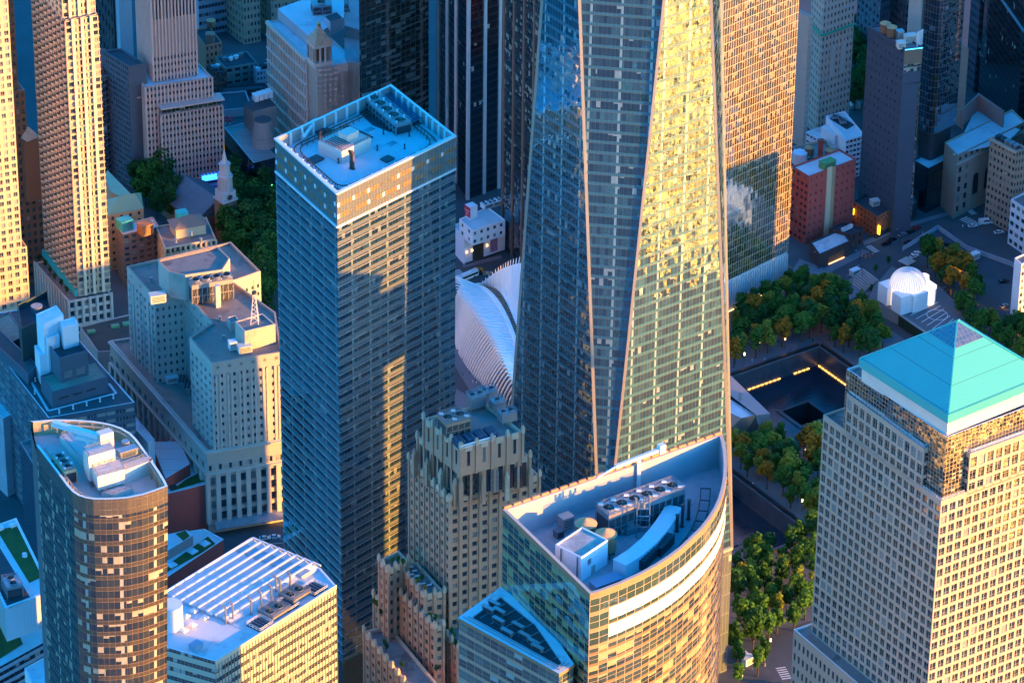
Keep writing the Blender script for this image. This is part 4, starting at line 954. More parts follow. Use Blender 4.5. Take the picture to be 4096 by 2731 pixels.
def balc():
    b = MB(); pts = [(-1.5, 0), (-1.3, -.7), (-.7, -1.15), (0, -1.3), (.7, -1.15), (1.3, -.7), (1.5, 0)]
    for a_, c_ in zip(pts, pts[1:]): b.quad((*a_, -.1), (*c_, -.1), (*c_, .95), (*a_, .95), 0)
    b.face([(*p, -.1) for p in pts[::-1]], 0); b.face([(*p, .12) for p in pts], 0); return b
for k in range(nfl):
    for i in range(8):
        p = add(tc_[0], dl, Ll * (i + .57) / 8); z = zq + (k + .17) * (zt1 - zq) / nfl
        rep(tt, 'balcony', 'balcony', balc, (m_gold,), (*add(p, (dl[1], -dl[0]), -.02), z), al)
piers(tt, tc_[0], tc_[1], zq, zt1, 8, .7, .35, m_pink, 'piers', ends=True)
roof(tt, tc_, zt1 + .6, .6, .5, [m_roofg, m_gold], 'terrace')
n_in = (-d[1], d[0]); uc = [lerp(tc_[0], tc_[1], .0), add(tc_[1], n_in, 2.6), add(tc_[2], n_in, 2.6), tc_[3]]
uc[1] = add(tc_[1], dl, -2.6); uc[2] = add(tc_[2], dl, -2.6); b = MB()
b.wall(uc[2], uc[3], zt1, zt2); b.wall(uc[3], uc[0], zt1, zt2)
facade(b, tt, uc[0], uc[1], zt1, zt2, 8, 24, fx=(.3, .85), fz=(.18, .85), dep=.5, nv=1, fw=.05)
fc2 = [uc[1]] + [lerp(uc[1], uc[2], k) for k in (.22, .37, .5, .63, .78)] + [uc[2]]
for k in range(6): facade(b, tt, fc2[k], fc2[k + 1], zt1, zt2, 1, 24, fx=(.12, .9) if k in (0, 5) else (.2, .8), fz=(.22, .86), dep=.3, glass='blind window glass', frame='dark frame', nv=1, hb=(.35,), fw=.05)
b.build('upper_wall', m_gold, tt); b = MB()
for k in (1, 3, 5): b.obox(add(fc2[k], n, .35), a, 1.3, .8, zt1, zt2)
b.build('bright_piers', mat('cream stone', (.62, .54, .42)), tt)
b = MB(); b.obox(add(lerp(tc_[0], tc_[1], .5), (dl[1], -dl[0]), .9), al, Ll, 1.6, zq, zq + 3.2); b.build('green_awning', m_patina, tt)

# limestone tower at the left edge
tl = thing('gold_limestone_tower', 'gold-lit limestone tower with paired windows at the left edge of the view', 'apartment tower', (*P(132, 1440), 0))
Rg = P(132, 1440); g1 = un(sub(tc_[2], tc_[1])); Ng = add(Rg, g1, -40); zA = ZV(Rg, 1030)
def lim(Nn, R, z0, z1, nf):
    b = MB(); nn = (-g1[1], g1[0]); F = add(R, nn, 25); L_ = add(Nn, nn, 25)
    facade(b, tl, Nn, R, z0, z1, 12, nf, fx=(.22, .8), fz=(.2, .8), dep=.35, glass='blind window glass', frame='light frame', nv=1, hb=(.3,), fw=.06)
    b.wall(R, F, z0, z1); b.wall(F, L_, z0, z1); b.wall(L_, Nn, z0, z1); b.build('wall', m_gold, tl); roof(tl, [L_, Nn, R, F], z1, .6, .4, [m_roofg, m_gold])
lim(Ng, Rg, 0, zA, int(zA / 3.5)); lim(Ng, add(Rg, g1, -2.2), zA, zA + 150, 43)
# brown brick tower between
tw = thing('brown_brick_tower', 'old brown brick tower stepping up between the two gold apartment towers', 'office tower', (*P(185, 1160), 0))
Rw = P(185, 1170); zs_ = [0, ZV(Rw, 826), ZV(Rw, 590), ZV(Rw, 395), ZV(Rw, -60)]
for k in range(4):
    R2 = add(Rw, g1, -2.8 * k); dl2 = (-dl[0], -dl[1]); Nw = add(R2, g1, -26 + 2.0 * k); b = MB(); F = add(R2, dl2, 26); L_ = add(Nw, dl2, 26)
    facade(b, tw, Nw, R2, zs_[k], zs_[k + 1], 9, max(2, int((zs_[k + 1] - zs_[k]) / 3.9)), fx=(.25, .75), fz=(.2, .72), dep=.3, glass='window glass', frame='dark frame', fw=.06)
    facade(b, tw, L_, Nw, zs_[k], zs_[k + 1], 8, max(2, int((zs_[k + 1] - zs_[k]) / 3.9)), fx=(.25, .75), fz=(.2, .72), dep=.3)
    b.wall(R2, F, zs_[k], zs_[k + 1]); b.wall(F, L_, zs_[k], zs_[k + 1]); b.build('wall', m_brown, tw); roof(tw, [L_, Nw, R2, F], zs_[k + 1], .5, .5, [m_roofg, m_terra])
cc = add(Rw, g1, -5); b = MB(); b.obox(cc, a, 7, 7, zs_[1], zs_[2] + 1); b.build('corner_turret', m_brown, tw); b = MB(); b.cyl(cc, 5, zs_[2] + 1, zs_[2] + 6, 4, 0, r2=0); b.build('turret_roof', m_terra, tw)
# glass tower with rounded corner
tr = thing('rounded_glass_tower', 'dark banded glass tower with a rounded corner behind the balcony tower', 'apartment tower', (*P(420, 745), 0))
gR = curtain('rounded tower glass', 2.5, 3.4, .3, (.12, .16, .18), dark=(.01, .02, .03), mid=(.04, .06, .08), pb=.1, mu=.04, mh=.08, muc=(.3, .32, .34), refl=.35)
c = P(436, 745); zr = ZV(c, 345); rr = 7; q = [add(c, (-rr, rr * .2))] ; q = [(c[0] - 26, c[1] - 3)] + [(c[0] - rr + rr * math.cos(R_(t_)), c[1] + 4 + rr * math.sin(R_(t_))) for t_ in range(-90, 10, 18)] + [(c[0], c[1] + 26), (c[0] - 26, c[1] + 26)]
glassblock(tr, q, 0, zr, gR, [m_roofg, m_conc], .6, .6); b = MB(); b.prism(inset(q, 3), zr - .5, zr + 3); b.build('red_roof_band', m_redb, tr)

# ------------------------------------------------------------------ pink granite stepped tower
tp = thing('pink_granite_tower', 'pink granite office tower rising in steps with white stone ribs', 'office tower', (*P(583, 800), 0))
g = P(583, 800); zm = ZV(g, 383); zlo = ZV(g, 493)
po = dict(fx=(.3, .78), fz=(.22, .72), dep=.45, glass='reflecting window glass', frame='dark frame', nv=0, hb=(), fw=.04)
def pk(L_, Nn, R, z0, z1, lb, rb, par=.8):
    c = corners(L_, Nn, R, z1); nf = max(1, round((z1 - z0) / 3.45))
    block(tp, c, z0, z1, m_pink, [m_roofw, m_pinkl], (lb, nf, po), (rb, nf, po), par, .6)
    for A, B, n in ((c[0], c[1], lb), (c[1], c[2], rb)): piers(tp, A, B, z0, z1, n, .75, .5, m_pinkl)
    return c
cm = pk((470, 290), (559, 383), (824, 336), 4, zm, 14, 18)
clo = pk((505, 330), (624, 493), (868, 448), 4, zlo, 14, 17)
Nu = P(592, 360, zm); Lu = P(530, 285, zm); Ru = P(765, 327, zm); zu = ZV(Nu, 12)
cu_ = [Lu, Nu, Ru, add(Lu, sub(Ru, Nu))]; nf = round((zu - zm - 30) / 3.45); b = MB()
for A, B, n in ((Lu, Nu, 12), (Nu, Ru, 13)):
    facade(b, tp, A, B, zm - 1, zm - 1 + nf * 3.45, n, nf, **po); z_ = zm - 1 + nf * 3.45; b.wall(A, B, z_, zu - 14); facade(b, tp, A, B, zu - 14, zu - 2, n, 1, fx=(.3, .78), fz=(.05, .95), dep=.4, glass='window glass', hb=(), fw=.04); b.wall(A, B, zu - 2, zu)
b.wall(cu_[2], cu_[3], zm - 1, zu); b.wall(cu_[3], cu_[0], zm - 1, zu); b.build('wall', m_pink, tp); roof(tp, cu_, zu, 2, .8, [m_roofg, m_pinkl])
piers(tp, Lu, Nu, zm, zu, 12, .75, .5, m_pinkl); piers(tp, Nu, Ru, zm, zu, 13, .75, .5, m_pinkl)
for A, B, z in ((clo[1], clo[2], zlo), (lerp(cm[0], cm[1], .35), lerp(cm[0], cm[1], .8), zlo + 3)):
    b = MB(); d = un(sub(B, A)); a_ = math.atan2(d[1], d[0]); nn = (d[1], -d[0]); L_ = ln(sub(B, A)); c = lerp(A, B, .5)
    b.obox(add(c, nn, -2.4), a_, L_ - 1, 4, z, z + 3.4); b.build('terrace_glazing', curtain('terrace glass', 2.2, 3.4, .1, dark=(.02, .03, .03), mid=(.1, .13, .12), mu=.08, muc=(.3, .32, .33), refl=.3), tp)
    b = MB(); b.obox(add(c, nn, -1.2), a_, L_ + 1, 7, z + 3.5, z + 4.2); b.build('terrace_canopy', m_pinkl, tp)
b = MB(); b.prism(inset([cm[0], cm[1], cm[2], cm[3]], .5), 0, 4.1); b.prism(inset(list(clo), .5), 0, 4.05); b.build('shopfront', m_dsteel, tp)
b = MB(); A, B = clo[1], clo[2]; d = un(sub(B, A)); nn = (d[1], -d[0]); b.obox(add(lerp(A, B, .78), nn, .4), math.atan2(d[1], d[0]), 9, .6, 2.4, 5.2); b.build('lit_fascia', emis('blue shop light', (.02, .15, 1), 1.2), tp)
words('ZARA', A, B, 2.2, 2.0, tp, emis('white shop light', (.8, .9, 1), 1.0), .36, off=.8)

# ------------------------------------------------------------------ blue office block with white stair towers (lower left)
tq = thing('blue_brick_office', 'blue brick office block with window bands and grey roof, lower left', 'office building', (*P(201, 1713, 62), 0))
zq2 = 62.0; Nq, Rq = P(201, 1713, zq2), P(545, 1643, zq2); Lq = P(-120, 1318, zq2); Fq = P(318, 1400, zq2); Fq = add(Rq, un(sub(Fq, Rq)), ln(sub(Lq, Nq)))
b = MB(); o = dict(fx=(.05, .95), fz=(.3, .75), dep=.25, glass='blind window glass', frame='light frame', nv=2, hb=(.5,), fw=.07)
facade(b, tq, Lq, Nq, 0, zq2 - 1.5, 14, 17, **o); facade(b, tq, Nq, Rq, 0, zq2 - 1.5, 9, 17, **o)
for A, B in ((Lq, Nq), (Nq, Rq)): b.wall(A, B, zq2 - 1.5, zq2)
b.wall(Rq, Fq, 0, zq2); b.wall(Fq, Lq, 0, zq2); b.build('wall', m_navy, tq); roof(tq, [Lq, Nq, Rq, Fq], zq2, .5, .4, [mat('dark paver roof', (.085, .085, .09), .9, .25, .5), m_white])
qx = un(sub(Rq, Nq)); qy = un(sub(Lq, Nq)); qa = math.atan2(qx[1], qx[0])
def pbox(pts, z0, z1, wm, rm, name, par=.5):
    q = [P(u, v, z1) for u, v in pts]; q = q + [add(q[0], sub(q[2], q[1]))] if len(q) == 3 else q
    b = MB(); b.prism(q, z0, z1, 0, False); b.build(name, wm, tq); roof(tq, q, z1, par, .4, [rm, wm], name + '_roof'); return q
m_rst = mat('rusty stained roof', (.3, .24, .18), .9, .3, .4)
q = pbox(((165, 1545), (213, 1610), (435, 1542)), zq2 - 1, zq2 + 7, m_navy, m_rst, 'penthouse')
d = un(sub(q[2], q[1])); b = MB()
for k in range(3): b.obox(add(add(q[1], d, 5 + 6 * k), (d[1], -d[0]), .05), math.atan2(d[1], d[0]), 4, .15, zq2 + 2.6, zq2 + 3.5)
b.build('louvre_slot', m_dsteel, tq)
q = pbox(((193, 1418), (240, 1474), (351, 1440)), zq2 + 6, zq2 + 18, m_navy, m_roofd, 'upper_penthouse', 2)
b = MB(); d = un(sub(q[2], q[1]))
for k in (.27, .72): b.obox(add(lerp(q[1], q[2], k), (d[1], -d[0]), .05), math.atan2(d[1], d[0]), 3.6, .15, zq2 + 8, zq2 + 11)
b.build('louvre_panel', m_steel, tq)
q = pbox(((142, 1300), (172, 1338), (252, 1300)), zq2 + 4, zq2 + 28, m_wht, m_white, 'white_stair_tower')
q = pbox(((235, 1325), (250, 1353), (312, 1335)), zq2 + 6, zq2 + 26, m_wht, m_white, 'white_lift_tower'); q = pbox(((172, 1375), (190, 1395), (237, 1378)), zq2 + 6, zq2 + 22, m_wht, m_white, 'white_shaft')
q = pbox(((138, 1425), (160, 1465), (195, 1460)), zq2, zq2 + 14, m_wht, m_white, 'white_flank')
q = pbox(((66, 1262), (85, 1360), (205, 1300)), zq2 + 2, zq2 + 20, mat('green black screen', (.03, .06, .06), .6), m_roofd, 'tank_screen', 3)
b = MB(); b.cyl(P(145, 1283, zq2 + 18), 2.4, zq2 + 16, zq2 + 20, 14); b.build('tank', m_steel, tq)
q = pbox(((-30, 1325), (35, 1420), (100, 1385)), zq2 - 1, zq2 + 4, m_navy, m_rst, 'low_penthouse')
q = pbox(((-60, 1385), (115, 1540), (152, 1500)), zq2 - 1, zq2 + 5, m_navy, mat('dark paver roof', (.085, .085, .09)), 'side_penthouse')
for k, (u, v) in enumerate(((244, 1690), (299, 1672), (353, 1657), (406, 1641), (459, 1626), (145, 1565), (145, 1615), (8, 1440))): pipe('short white vent post on the grey roof of the blue office', P(u, v, zq2), zq2 - .5, 1.5, .28, m_white, False, 'vent posts on the blue office')
b = MB(); pts_ = [P(u, v, zq2 - .44) for u, v in ((195, 1600), (110, 1540), (200, 1685), (470, 1608), (440, 1570))]
for a_, c_ in zip(pts_[1:], pts_[2:]): b.obox(lerp(a_, c_, .5), angof(a_, c_), ln(sub(c_, a_)), 1.0, zq2 - .49, zq2 - .44)
b.build('walkway_strip', m_roofw, tq)
# annex with white roof beside it
ta = thing('white_roofed_annex', 'narrow annex with a pale flat roof between the blue office and the stone building', 'annex', (*P(605, 1795, 40), 0))
q = [P(u, v, 40) for u, v in ((545, 1745), (603, 1805), (628, 1790), (550, 1700))]; b = MB(); b.prism(q, 0, 40, 0, False); b.build('wall', m_white, ta); roof(ta, q, 40, .4, .3, [m_roofw, m_white])
td = thing('low_green_roofed_block', 'low block with a dark green stained roof between the balcony tower and the stone building', 'low building', (*P(420, 1420, 22), 0))
q = [P(u, v, 22) for u, v in ((318, 1345), (392, 1445), (455, 1440), (640, 1400), (520, 1290))]; b = MB(); b.prism(q, 0, 22, 0, False); b.build('wall', m_conc, td); roof(td, q, 22, .5, .5, [mat('green black roof', (.035, .055, .05), .9, .3, .12), m_conc])
for u, v in ((365, 1365), (460, 1340), (505, 1330)): b = MB(); b.obox(P(u, v, 22), fa, 3.4, 2, 21.5, 22.6); b.build('roof_hatch', mat('green painted steel', (.06, .3, .18), .6, .1), td)
# dark glass blocks and canyon at the far left
te = thing('dark_grid_block', 'dark glass block with a fine square grid behind the curved glass tower', 'office building', (*P(160, 1830, 50), 0))
gD = curtain('dark grid glass', 1.3, 1.9, .0, dark=(.008, .015, .03), mid=(.02, .04, .06), mu=.12, mh=.12, muc=(.1, .14, .2), refl=.25, pb=0, mmet=.2)
q = [P(u, v, 50) for u, v in ((89, 1812), (160, 1925), (215, 1900), (150, 1790))]; glassblock(te, q, 0, 50, gD, [m_roofg, m_conc])
th_ = thing('dark_slab_block', 'long dark office slab with bands at the left edge, below the blue office', 'office building', (*P(-20, 1800, 40), 0))
q = [P(u, v, 38) for u, v in ((-160, 1560), (20, 1720), (75, 1690), (-60, 1530))]; b = MB(); b.prism(q, 0, 38, 0, False); b.build('wall', mat('pale slab', (.3, .34, .4), .7), th_); roof(th_, q, 38, .5, .5, [m_roofw, m_white])
# ------------------------------------------------------------------ curved glass tower, front left
tm = thing('curved_glass_tower', 'curved gold and blue glass apartment tower with open crown and roof plant, front left', 'apartment tower', (*P(400, 1950, 241), 0))
zM = 241.0
rim = [(x / 2.138, 1400 + y / 2.138) for x, y in ((330, 905), (450, 1055), (550, 1180), (600, 1245), (650, 1297), (700, 1328), (760, 1346), (830, 1357), (920, 1356), (1020, 1350), (1120, 1340), (1250, 1310), (1360, 1272), (1465, 1230), (1440, 1180), (1395, 1110), (1345, 1040), (1295, 970), (1245, 905), (1195, 840), (1140, 785), (1060, 740), (980, 714), (900, 698), (800, 686), (680, 680), (560, 680), (460, 682), (275, 702))]
mp = [P(u, v, zM) for u, v in rim]; nA = 14
axc = P(560, 1975, zM)
def flare(z): s = 1 - .10 * (241 - z) / 120; ax = mp[-1]; return [(ax[0] + (x - ax[0]) * s, ax[1] + (y - ax[1]) * s) for x, y in mp]
gM = curtain('curved tower glass', 1.9, 4.3, .36, (.085, .066, .03), tint=(.95, .95, .92), dark=(.01, .018, .022), mid=(.05, .06, .05), pb=.42, blind=(.55, .48, .32), mu=.035, mh=.035, muc=(.5, .32, .2), refl=.34, wob=.012, wav=.02, col=6, colc=(.5, .5, .42), sprefl=.3, split=.36)
gMt = curtain('curved tower crown glass', 1.9, 3.0, .99, (.13, .1, .05), mu=.035, mh=.03, muc=(.5, .34, .22), sprefl=.3, wob=.01, wav=.02)
def loft(i0, i1, z0, z1, m, name, u0=0):
    a, c = flare(z0), flare(z1); b = MB(); u = u0
    for i in range(i0, i1):
        k = (i + 1) % len(mp); l = ln(sub(c[k], c[i])); b.quad((*a[i], z0), (*a[k], z0), (*c[k], z1), (*c[i], z1), 0, ((u, z0), (u + l, z0), (u + l, z1), (u, z1))); u += l
    return b.build(name, m, tm, True)
loft(0, 13, 0, 235, gM, 'front_glazing'); loft(13, len(mp) - 1, 0, 235, gM, 'back_glazing'); loft(0, 13, 235, zM, gMt, 'front_crown'); loft(13, len(mp) - 1, 235, zM + .01, gMt, 'back_crown')
loft(len(mp) - 1, len(mp), 0, 238, mat('slot louvre', (.12, .13, .14), .5, .2, 1), 'side_slot')
mi = inset(mp, .8) if area(mp) > 0 else inset(mp[::-1], .8)[::-1]; zr_ = 236.0
b = MB(); b.face([(*p, zr_) for p in (mi if area(mi) > 0 else mi[::-1])], 0)
for i in range(len(mp) - 1):
    b.quad((*mi[i + 1], zr_), (*mi[i], zr_), (*mi[i], zM), (*mi[i + 1], zM), 1); b.quad((*mp[i], zM), (*mp[i + 1], zM), (*mi[i + 1], zM), (*mi[i], zM), 2)
b.build('roof', [mat('pale roof tile', (.52, .48, .45), .8, .12, .3), mat('gold inner screen', (.5, .36, .2), .5, .2, .4), m_white], tm)
b = MB()
for i in range(1, len(mp) - 1):
    q_ = lerp(mi[i], axc, .06); b.bar((*mi[i], zr_ + 4.6), (*q_, zr_ + 4.6), .4); b.bar((*q_, zr_), (*q_, zr_ + 4.6), .35)
    b.bar((*q_, zr_ + 4.6), (*lerp(mi[i - 1], axc, .06), zr_ + 4.6), .4)
b.build('crown_frame', mat('tan painted steel', (.4, .3, .2), .5, .1), tm)
ma = angof(P(640, 1985, zr_), P(760, 1945, zr_)); m_crm = mat('cream plant room', (.66, .6, .53), .7, .1, .3)
def mbox(pts, z0, z1, nm, rail=True, wm=m_crm):
    q = [P(u, v, z1) for u, v in pts]; q.append(add(q[0], sub(q[2], q[1]))); b = MB(); b.prism(q, z0, z1, 0, True, 1); b.build(nm, [wm, mat('pale roof tile', (.52, .48, .45))], tm)
    if rail: b = MB(); railing(b, inset(q, .2), z1, close=True, step=2); b.build(nm + '_railing', m_steel, tm)
    return q
mbox(((248, 1785), (408, 1955), (468, 1920)), zr_ - .5, zr_ + 2.5, 'plant_deck'); mbox(((380, 1905), (403, 1945), (510, 1912)), zr_ + 2, zr_ + 7, 'upper_plant_room'); mbox(((342, 1838), (365, 1865), (470, 1832)), zr_ + 2, zr_ + 11, 'lift_house')
mbox(((470, 1905), (500, 1920), (622, 1872)), zr_ - .5, zr_ + 5, 'right_plant_room'); mbox(((420, 2005), (470, 2015), (545, 1985)), zr_ - .5, zr_ + 1.5, 'low_deck')
cooling('three white-rimmed fans in a row in the crown of the curved glass tower', P(268, 1890, zr_ + 5), angof(P(240, 1855, zr_ + 5), P(300, 1925, zr_ + 5)), 10, 4.2, zr_, 5, 3, r=1.5, mats=[mat('yellow cream casing', (.6, .48, .26), .6), m_roofd])
t = thing('window_cleaning_crane', 'big white window cleaning crane lying across the roof of the curved glass tower', 'crane', (*P(380, 1790, zr_ + 9), zr_ + 3)); b = MB(); A, B = P(222, 1735, zr_ + 10), P(405, 1805, zr_ + 9)
b.bar((*A, zr_ + 10), (*B, zr_ + 11), 1.7); b.bar((*lerp(A, B, .5), zr_ + 8), (*B, zr_ + 9), 1.2); b.build('jib', m_white, t); b = MB(); b.obox(P(430, 1790, zr_ + 10), ma, 4.5, 3, zr_ + 6, zr_ + 12.5); b.build('counterweight', m_crm, t)
b = MB(); b.cyl(lerp(A, B, .8), 1.2, zr_ + 2.4, zr_ + 9, 10); b.build('mast', m_white, t)
unit('steel air unit with a round duct in the crown of the curved glass tower', 'air_handler', 'plant unit', P(520, 1840, zr_ + 6), ma, 6, 2.6, zr_ + 4.5, 2.4, m_steel)
b = MB(); c = P(512, 1815, zr_ + 6); b.cyl(c, 1.3, zr_ + 4.5, zr_ + 7.5, 14); one(b, 'round_fan_drum', m_steel, 'round steel fan drum behind the air unit in the crown of the curved glass tower', 'fan drum', (*c, zr_ + 4.5))
t = thing('steel_stair', 'steel stairs climbing the plant deck of the curved glass tower', 'stair', (*P(380, 1950, zr_), zr_)); b = MB(); A, B = P(388, 1985, zr_), P(345, 1895, zr_ + 5); dd = un(sub(B, A)); nn = (dd[1], -dd[0])
for s in (-.7, .7): b.bar((*add(A, nn, s), zr_), (*add(B, nn, s), zr_ + 5), .25)
for k in range(12): b.bar((*add(lerp(A, B, k / 12), nn, -.7), zr_ + 5 * k / 12), (*add(lerp(A, B, k / 12), nn, .7), zr_ + 5 * k / 12), .25)
b.build('flight', m_steel, t)

# ------------------------------------------------------------------ saw-tooth roofed office block (bottom)
zB = 105.0
ts = thing('sawtooth_roof_block', 'cream banded office block with a white roof of long ridges and square skylights', 'office building', (*P(1367, 2356, zB), 0))
Rb, Rb2, Fb, Lb = P(1367, 2356, zB), P(1304, 2288, zB), P(1028, 2183, zB), P(690, 2405, zB); sx_ = un(sub(P(1000, 2599, zB), Rb)); Nb = add(Rb, sx_, 62); Lb2 = add(Lb, sx_, 30)
gB = curtain('cream band glass', 1.52, 3.9, .56, (.56, .54, .44), dark=(.015, .025, .035), mid=(.06, .1, .11), pb=.35, blind=(.4, .5, .48), mu=.05, mh=.02, muc=(.4, .4, .34), refl=.25, sprefl=.06, wob=.01, split=.78, mmet=.1)
q = [Nb, Rb, Rb2, Fb, Lb, Lb2]; u = 0; b = MB(); u = b.wall(Nb, Rb, 0, zB, 0, 0); b.build('front_glazing', gB, ts)
b = MB()
for i in range(1, 6): u = b.wall(q[i], q[(i + 1) % 6], 0, zB, 0, u)
b.build('side_glazing', gB, ts); roof(ts, q, zB, .6, .7, [m_roofw, m_white])
bands(ts, Nb, Rb, [zB - .5], 1.6, .3, mat('cream panel band', (.6, .57, .47), .6, .06), 'cornice')
piers(ts, Nb, Rb, 20, zB, 40, .14, .3, m_steel, 'wires')
# ridges: slanted light monitors, high toward the front
e0, e3 = Rb2, Fb; nR = 8
for i in range(nR):
    A, B = lerp(e0, e3, i / nR), lerp(e0, e3, (i + 1) / nR); L_ = 46; z0 = zB - .5
    a1, b1 = add(A, sx_, L_), add(B, sx_, L_); h_ = 3.0
    t = thing('roof_monitor', 'long slanted white roof ridge, one of the row of eight on the banded block', 'roof ridge', (*A, z0), 'roof ridges on the banded block'); b = MB()
    mid = lerp(A, B, .92); mid1 = add(mid, sx_, L_)
    b.quad((*A, z0 + .1), (*mid, z0 + h_ * .45), (*mid1, z0 + .9), (*a1, z0 + .1), 0); b.quad((*mid, z0), (*B, z0), (*b1, z0), (*mid1, z0), 0)
    b.face(((*A, z0), (*mid, z0), (*mid, z0 + h_ * .45), (*A, z0 + .1)), 0)
    b.build('slope', m_roofw, t); b = MB(); b.bar((*mid, z0 + h_ * .45), (*mid1, z0 + 1.0), .8, h=1.0); b.bar((*A, z0 + h_ * .5), (*mid, z0 + h_ * .5 + .2), .5); b.build('ridge_cap', m_white, t)
    b = MB(); p = add(lerp(A, B, .5), sx_, 7); b.obox(p, sa_ if False else math.atan2(sx_[1], sx_[0]), 5, 2.8, z0 + .4, z0 + 1.5); b.build('vent_hatch', mat('blue grey hatch', (.3, .38, .45), .6), t)
k = 0
for (x, y) in ((2150, 705), (2300, 715), (2045, 770), (2195, 775), (1980, 815), (2130, 820), (1885, 878), (2035, 888), (1815, 925), (1965, 932), (1715, 988), (1865, 1000), (1645, 1035), (1800, 1045), (1700, 1110), (1630, 1160), ): skylight('square milky skylight on the white roof of the banded block', P(x / 2.138, 1998 + y / 2.138, zB + 1), math.atan2(sx_[1], sx_[0]), 2.4, zB - .3, 'skylights on the banded block', h=.6)
for k, (x, y) in enumerate(((55, 780), (20, 815))): skylight('square milky skylight on the white roof of the banded block', P(1000 + x / 2.138, 1998 + y / 2.138, zB + 1), math.atan2(sx_[1], sx_[0]), 2.4, zB - .3, 'skylights on the banded block', h=.6)
for x, y in ((65, 1030), (150, 970), (235, 920), (310, 860), (275, 840), (395, 810), (-150, 970 + 140), (-90, 1080)): pipe('tall grey hooked flue in the row along the front of the white roof', P(1000 + x / 2.138, 1998 + y / 2.138, zB - .5), zB - .6, 6.5, .4, m_steel, True, 'hooked flues on the banded block', ang=2.5)
for x, y, lb in ((430, 860, 'sunken plant deck with two wide fans nearest the right corner of the banded block'), (260, 1010, 'sunken plant deck with two wide fans farther left along the front of the banded block')):
    p = P(1000 + x / 2.138, 1998 + y / 2.138, zB - .5); t = cooling(lb, p, math.atan2(sx_[1], sx_[0]) + .0, 9, 7.5, zB - .5, 1.6, 2, r=1.8, mats=[mat('grey brown casing', (.2, .18, .16), .7), m_roofd], open_=False, pipes=False, rim=.2)
for x, y, w_, lb in ((370, 945, 5.5, 'dark pit between the two fan decks of the banded block'), (600, 800, 7, 'dark pit with blue pipes at the right corner of the banded block'), (140, 1115, 7, 'dark pit with black pipes at the left fan deck of the banded block')):
    p = P(1000 + x / 2.138, 1998 + y / 2.138, zB - .4); t = thing('plant_pit', lb, 'plant pit', (*p, zB - .5)); b = MB(); b.obox(p, math.atan2(sx_[1], sx_[0]), w_, 6.5, zB - .5, zB - .4, 0); b.build('floor', m_roofd, t)
    b = MB(); c_, s_ = sx_; w4 = [(p[0] + c_ * i - s_ * j, p[1] + s_ * i + c_ * j) for i, j in ((-w_ / 2, -3.2), (w_ / 2, -3.2), (w_ / 2, 3.2), (-w_ / 2, 3.2))]; railing(b, w4, zB - .4, 1.4, close=True, step=1.5); b.build('guard_rail', m_white, t)
    b = MB(); [b.bar((*lerp(w4[0], w4[1], .2 + .2 * k), zB), (*lerp(w4[3], w4[2], .2 + .2 * k), zB), .5) for k in range(4)]; b.build('pipes', m_navy, t)
b = MB(); c = P(708, 2475, zB + 6); b.cyl(c, 4.2, zB - .5, zB + 9, 28, 0); one(b, 'round_stair_drum', m_white, 'white panelled drum standing at the edge of the ridged white roof', 'drum', (*c, zB - .5), smooth=False)
q7 = [P(u, v, zB + .1) for u, v in ((690, 2688), (900, 2560), (1080, 2540), (860, 2700))]
unit('blue grey box at the left of the ridged white roof', 'plant_box', 'plant unit', P(812, 2615, zB), math.atan2(sx_[1], sx_[0]), 4, 3, zB - .5, 1.8, mat('blue grey metal', (.2, .33, .45)))
b = MB(); [b.bar((*add(lerp(Fb, Lb, .02), sx_, 0), zB + k), (*Lb, zB + k), .3) for k in (.6, 1.2)]; b.build('edge_rail', m_white, ts)

# ------------------------------------------------------------------ red brick college block
tk = thing('red_brick_block', 'red brick block with a pale ribbed roof and a patch of roof lawn', 'college building', (*P(866, 2148), 0))
gR_ = P(868, 2150); zk = ZV(gR_, 1957); Rk, Nk, Fk = P(862, 1957, zk), P(640, 2018, zk), P(718, 1786, zk); Lk = add(Nk, sub(Fk, Rk)); b = MB()
b.wall(Nk, Rk, 0, zk); b.wall(Rk, Fk, 0, zk); b.wall(Fk, Lk, 0, zk); b.wall(Lk, Nk, 0, zk); b.build('wall', m_redb, tk); roof(tk, [Lk, Nk, Rk, Fk], zk, .5, .5, [m_roofw, m_white])
q = [P(u, v, zk + 5) for u, v in ((612, 1800), (676, 1945), (772, 1884), (725, 1795))]; b = MB(); b.prism(q, zk - .5, zk + 5, 0, True, 1); b.build('upper_block', [m_redb, seam('ribbed pale roof', (.5, .58, .62), .5)], tk)
b = MB(); q = [P(u, v, zk - .3) for u, v in ((695, 2000), (825, 1930), (835, 1955), (700, 1998))]; q = [P(690, 1998, zk - .3), P(832, 1952, zk - .3), P(803, 1922, zk - .3), P(760, 1945, zk - .3)]; b.face([(*p, zk - .28) for p in q]); b.build('roof_lawn', m_grass, tk)
b = MB(); d = un(sub(Rk, Nk))
for z in (zk - 6, zk - 10.5, zk - 16, zk - 20): b.obox(add(add(Nk, d, ln(sub(Rk, Nk)) - 22), (d[1], -d[0]), .06), math.atan2(d[1], d[0]), 2.6, .2, z - 1.6, z + 1.6)
b.build('window_strip', mat('blue grey hatch', (.3, .38, .45)), tk)
for k in range(4): skylight('small white skylight in the row along the right edge of the red brick block', P(738 + 15 * k, 1846 + 17 * k, zk), fa, 2.2, zk - .5, 'skylights on the red brick block', h=.3, m=m_roofw)
b = MB(); [b.cyl(P(700 + 12 * k, 1983 - 5 * k, zk), .9, zk - .5, zk + .8, 8) for k in range(2)]; one(b, 'roof_ventilators', m_dsteel, 'pair of black roof ventilators by the lawn of the red brick block', 'roof vent', (*P(705, 1981, zk), zk - .5))
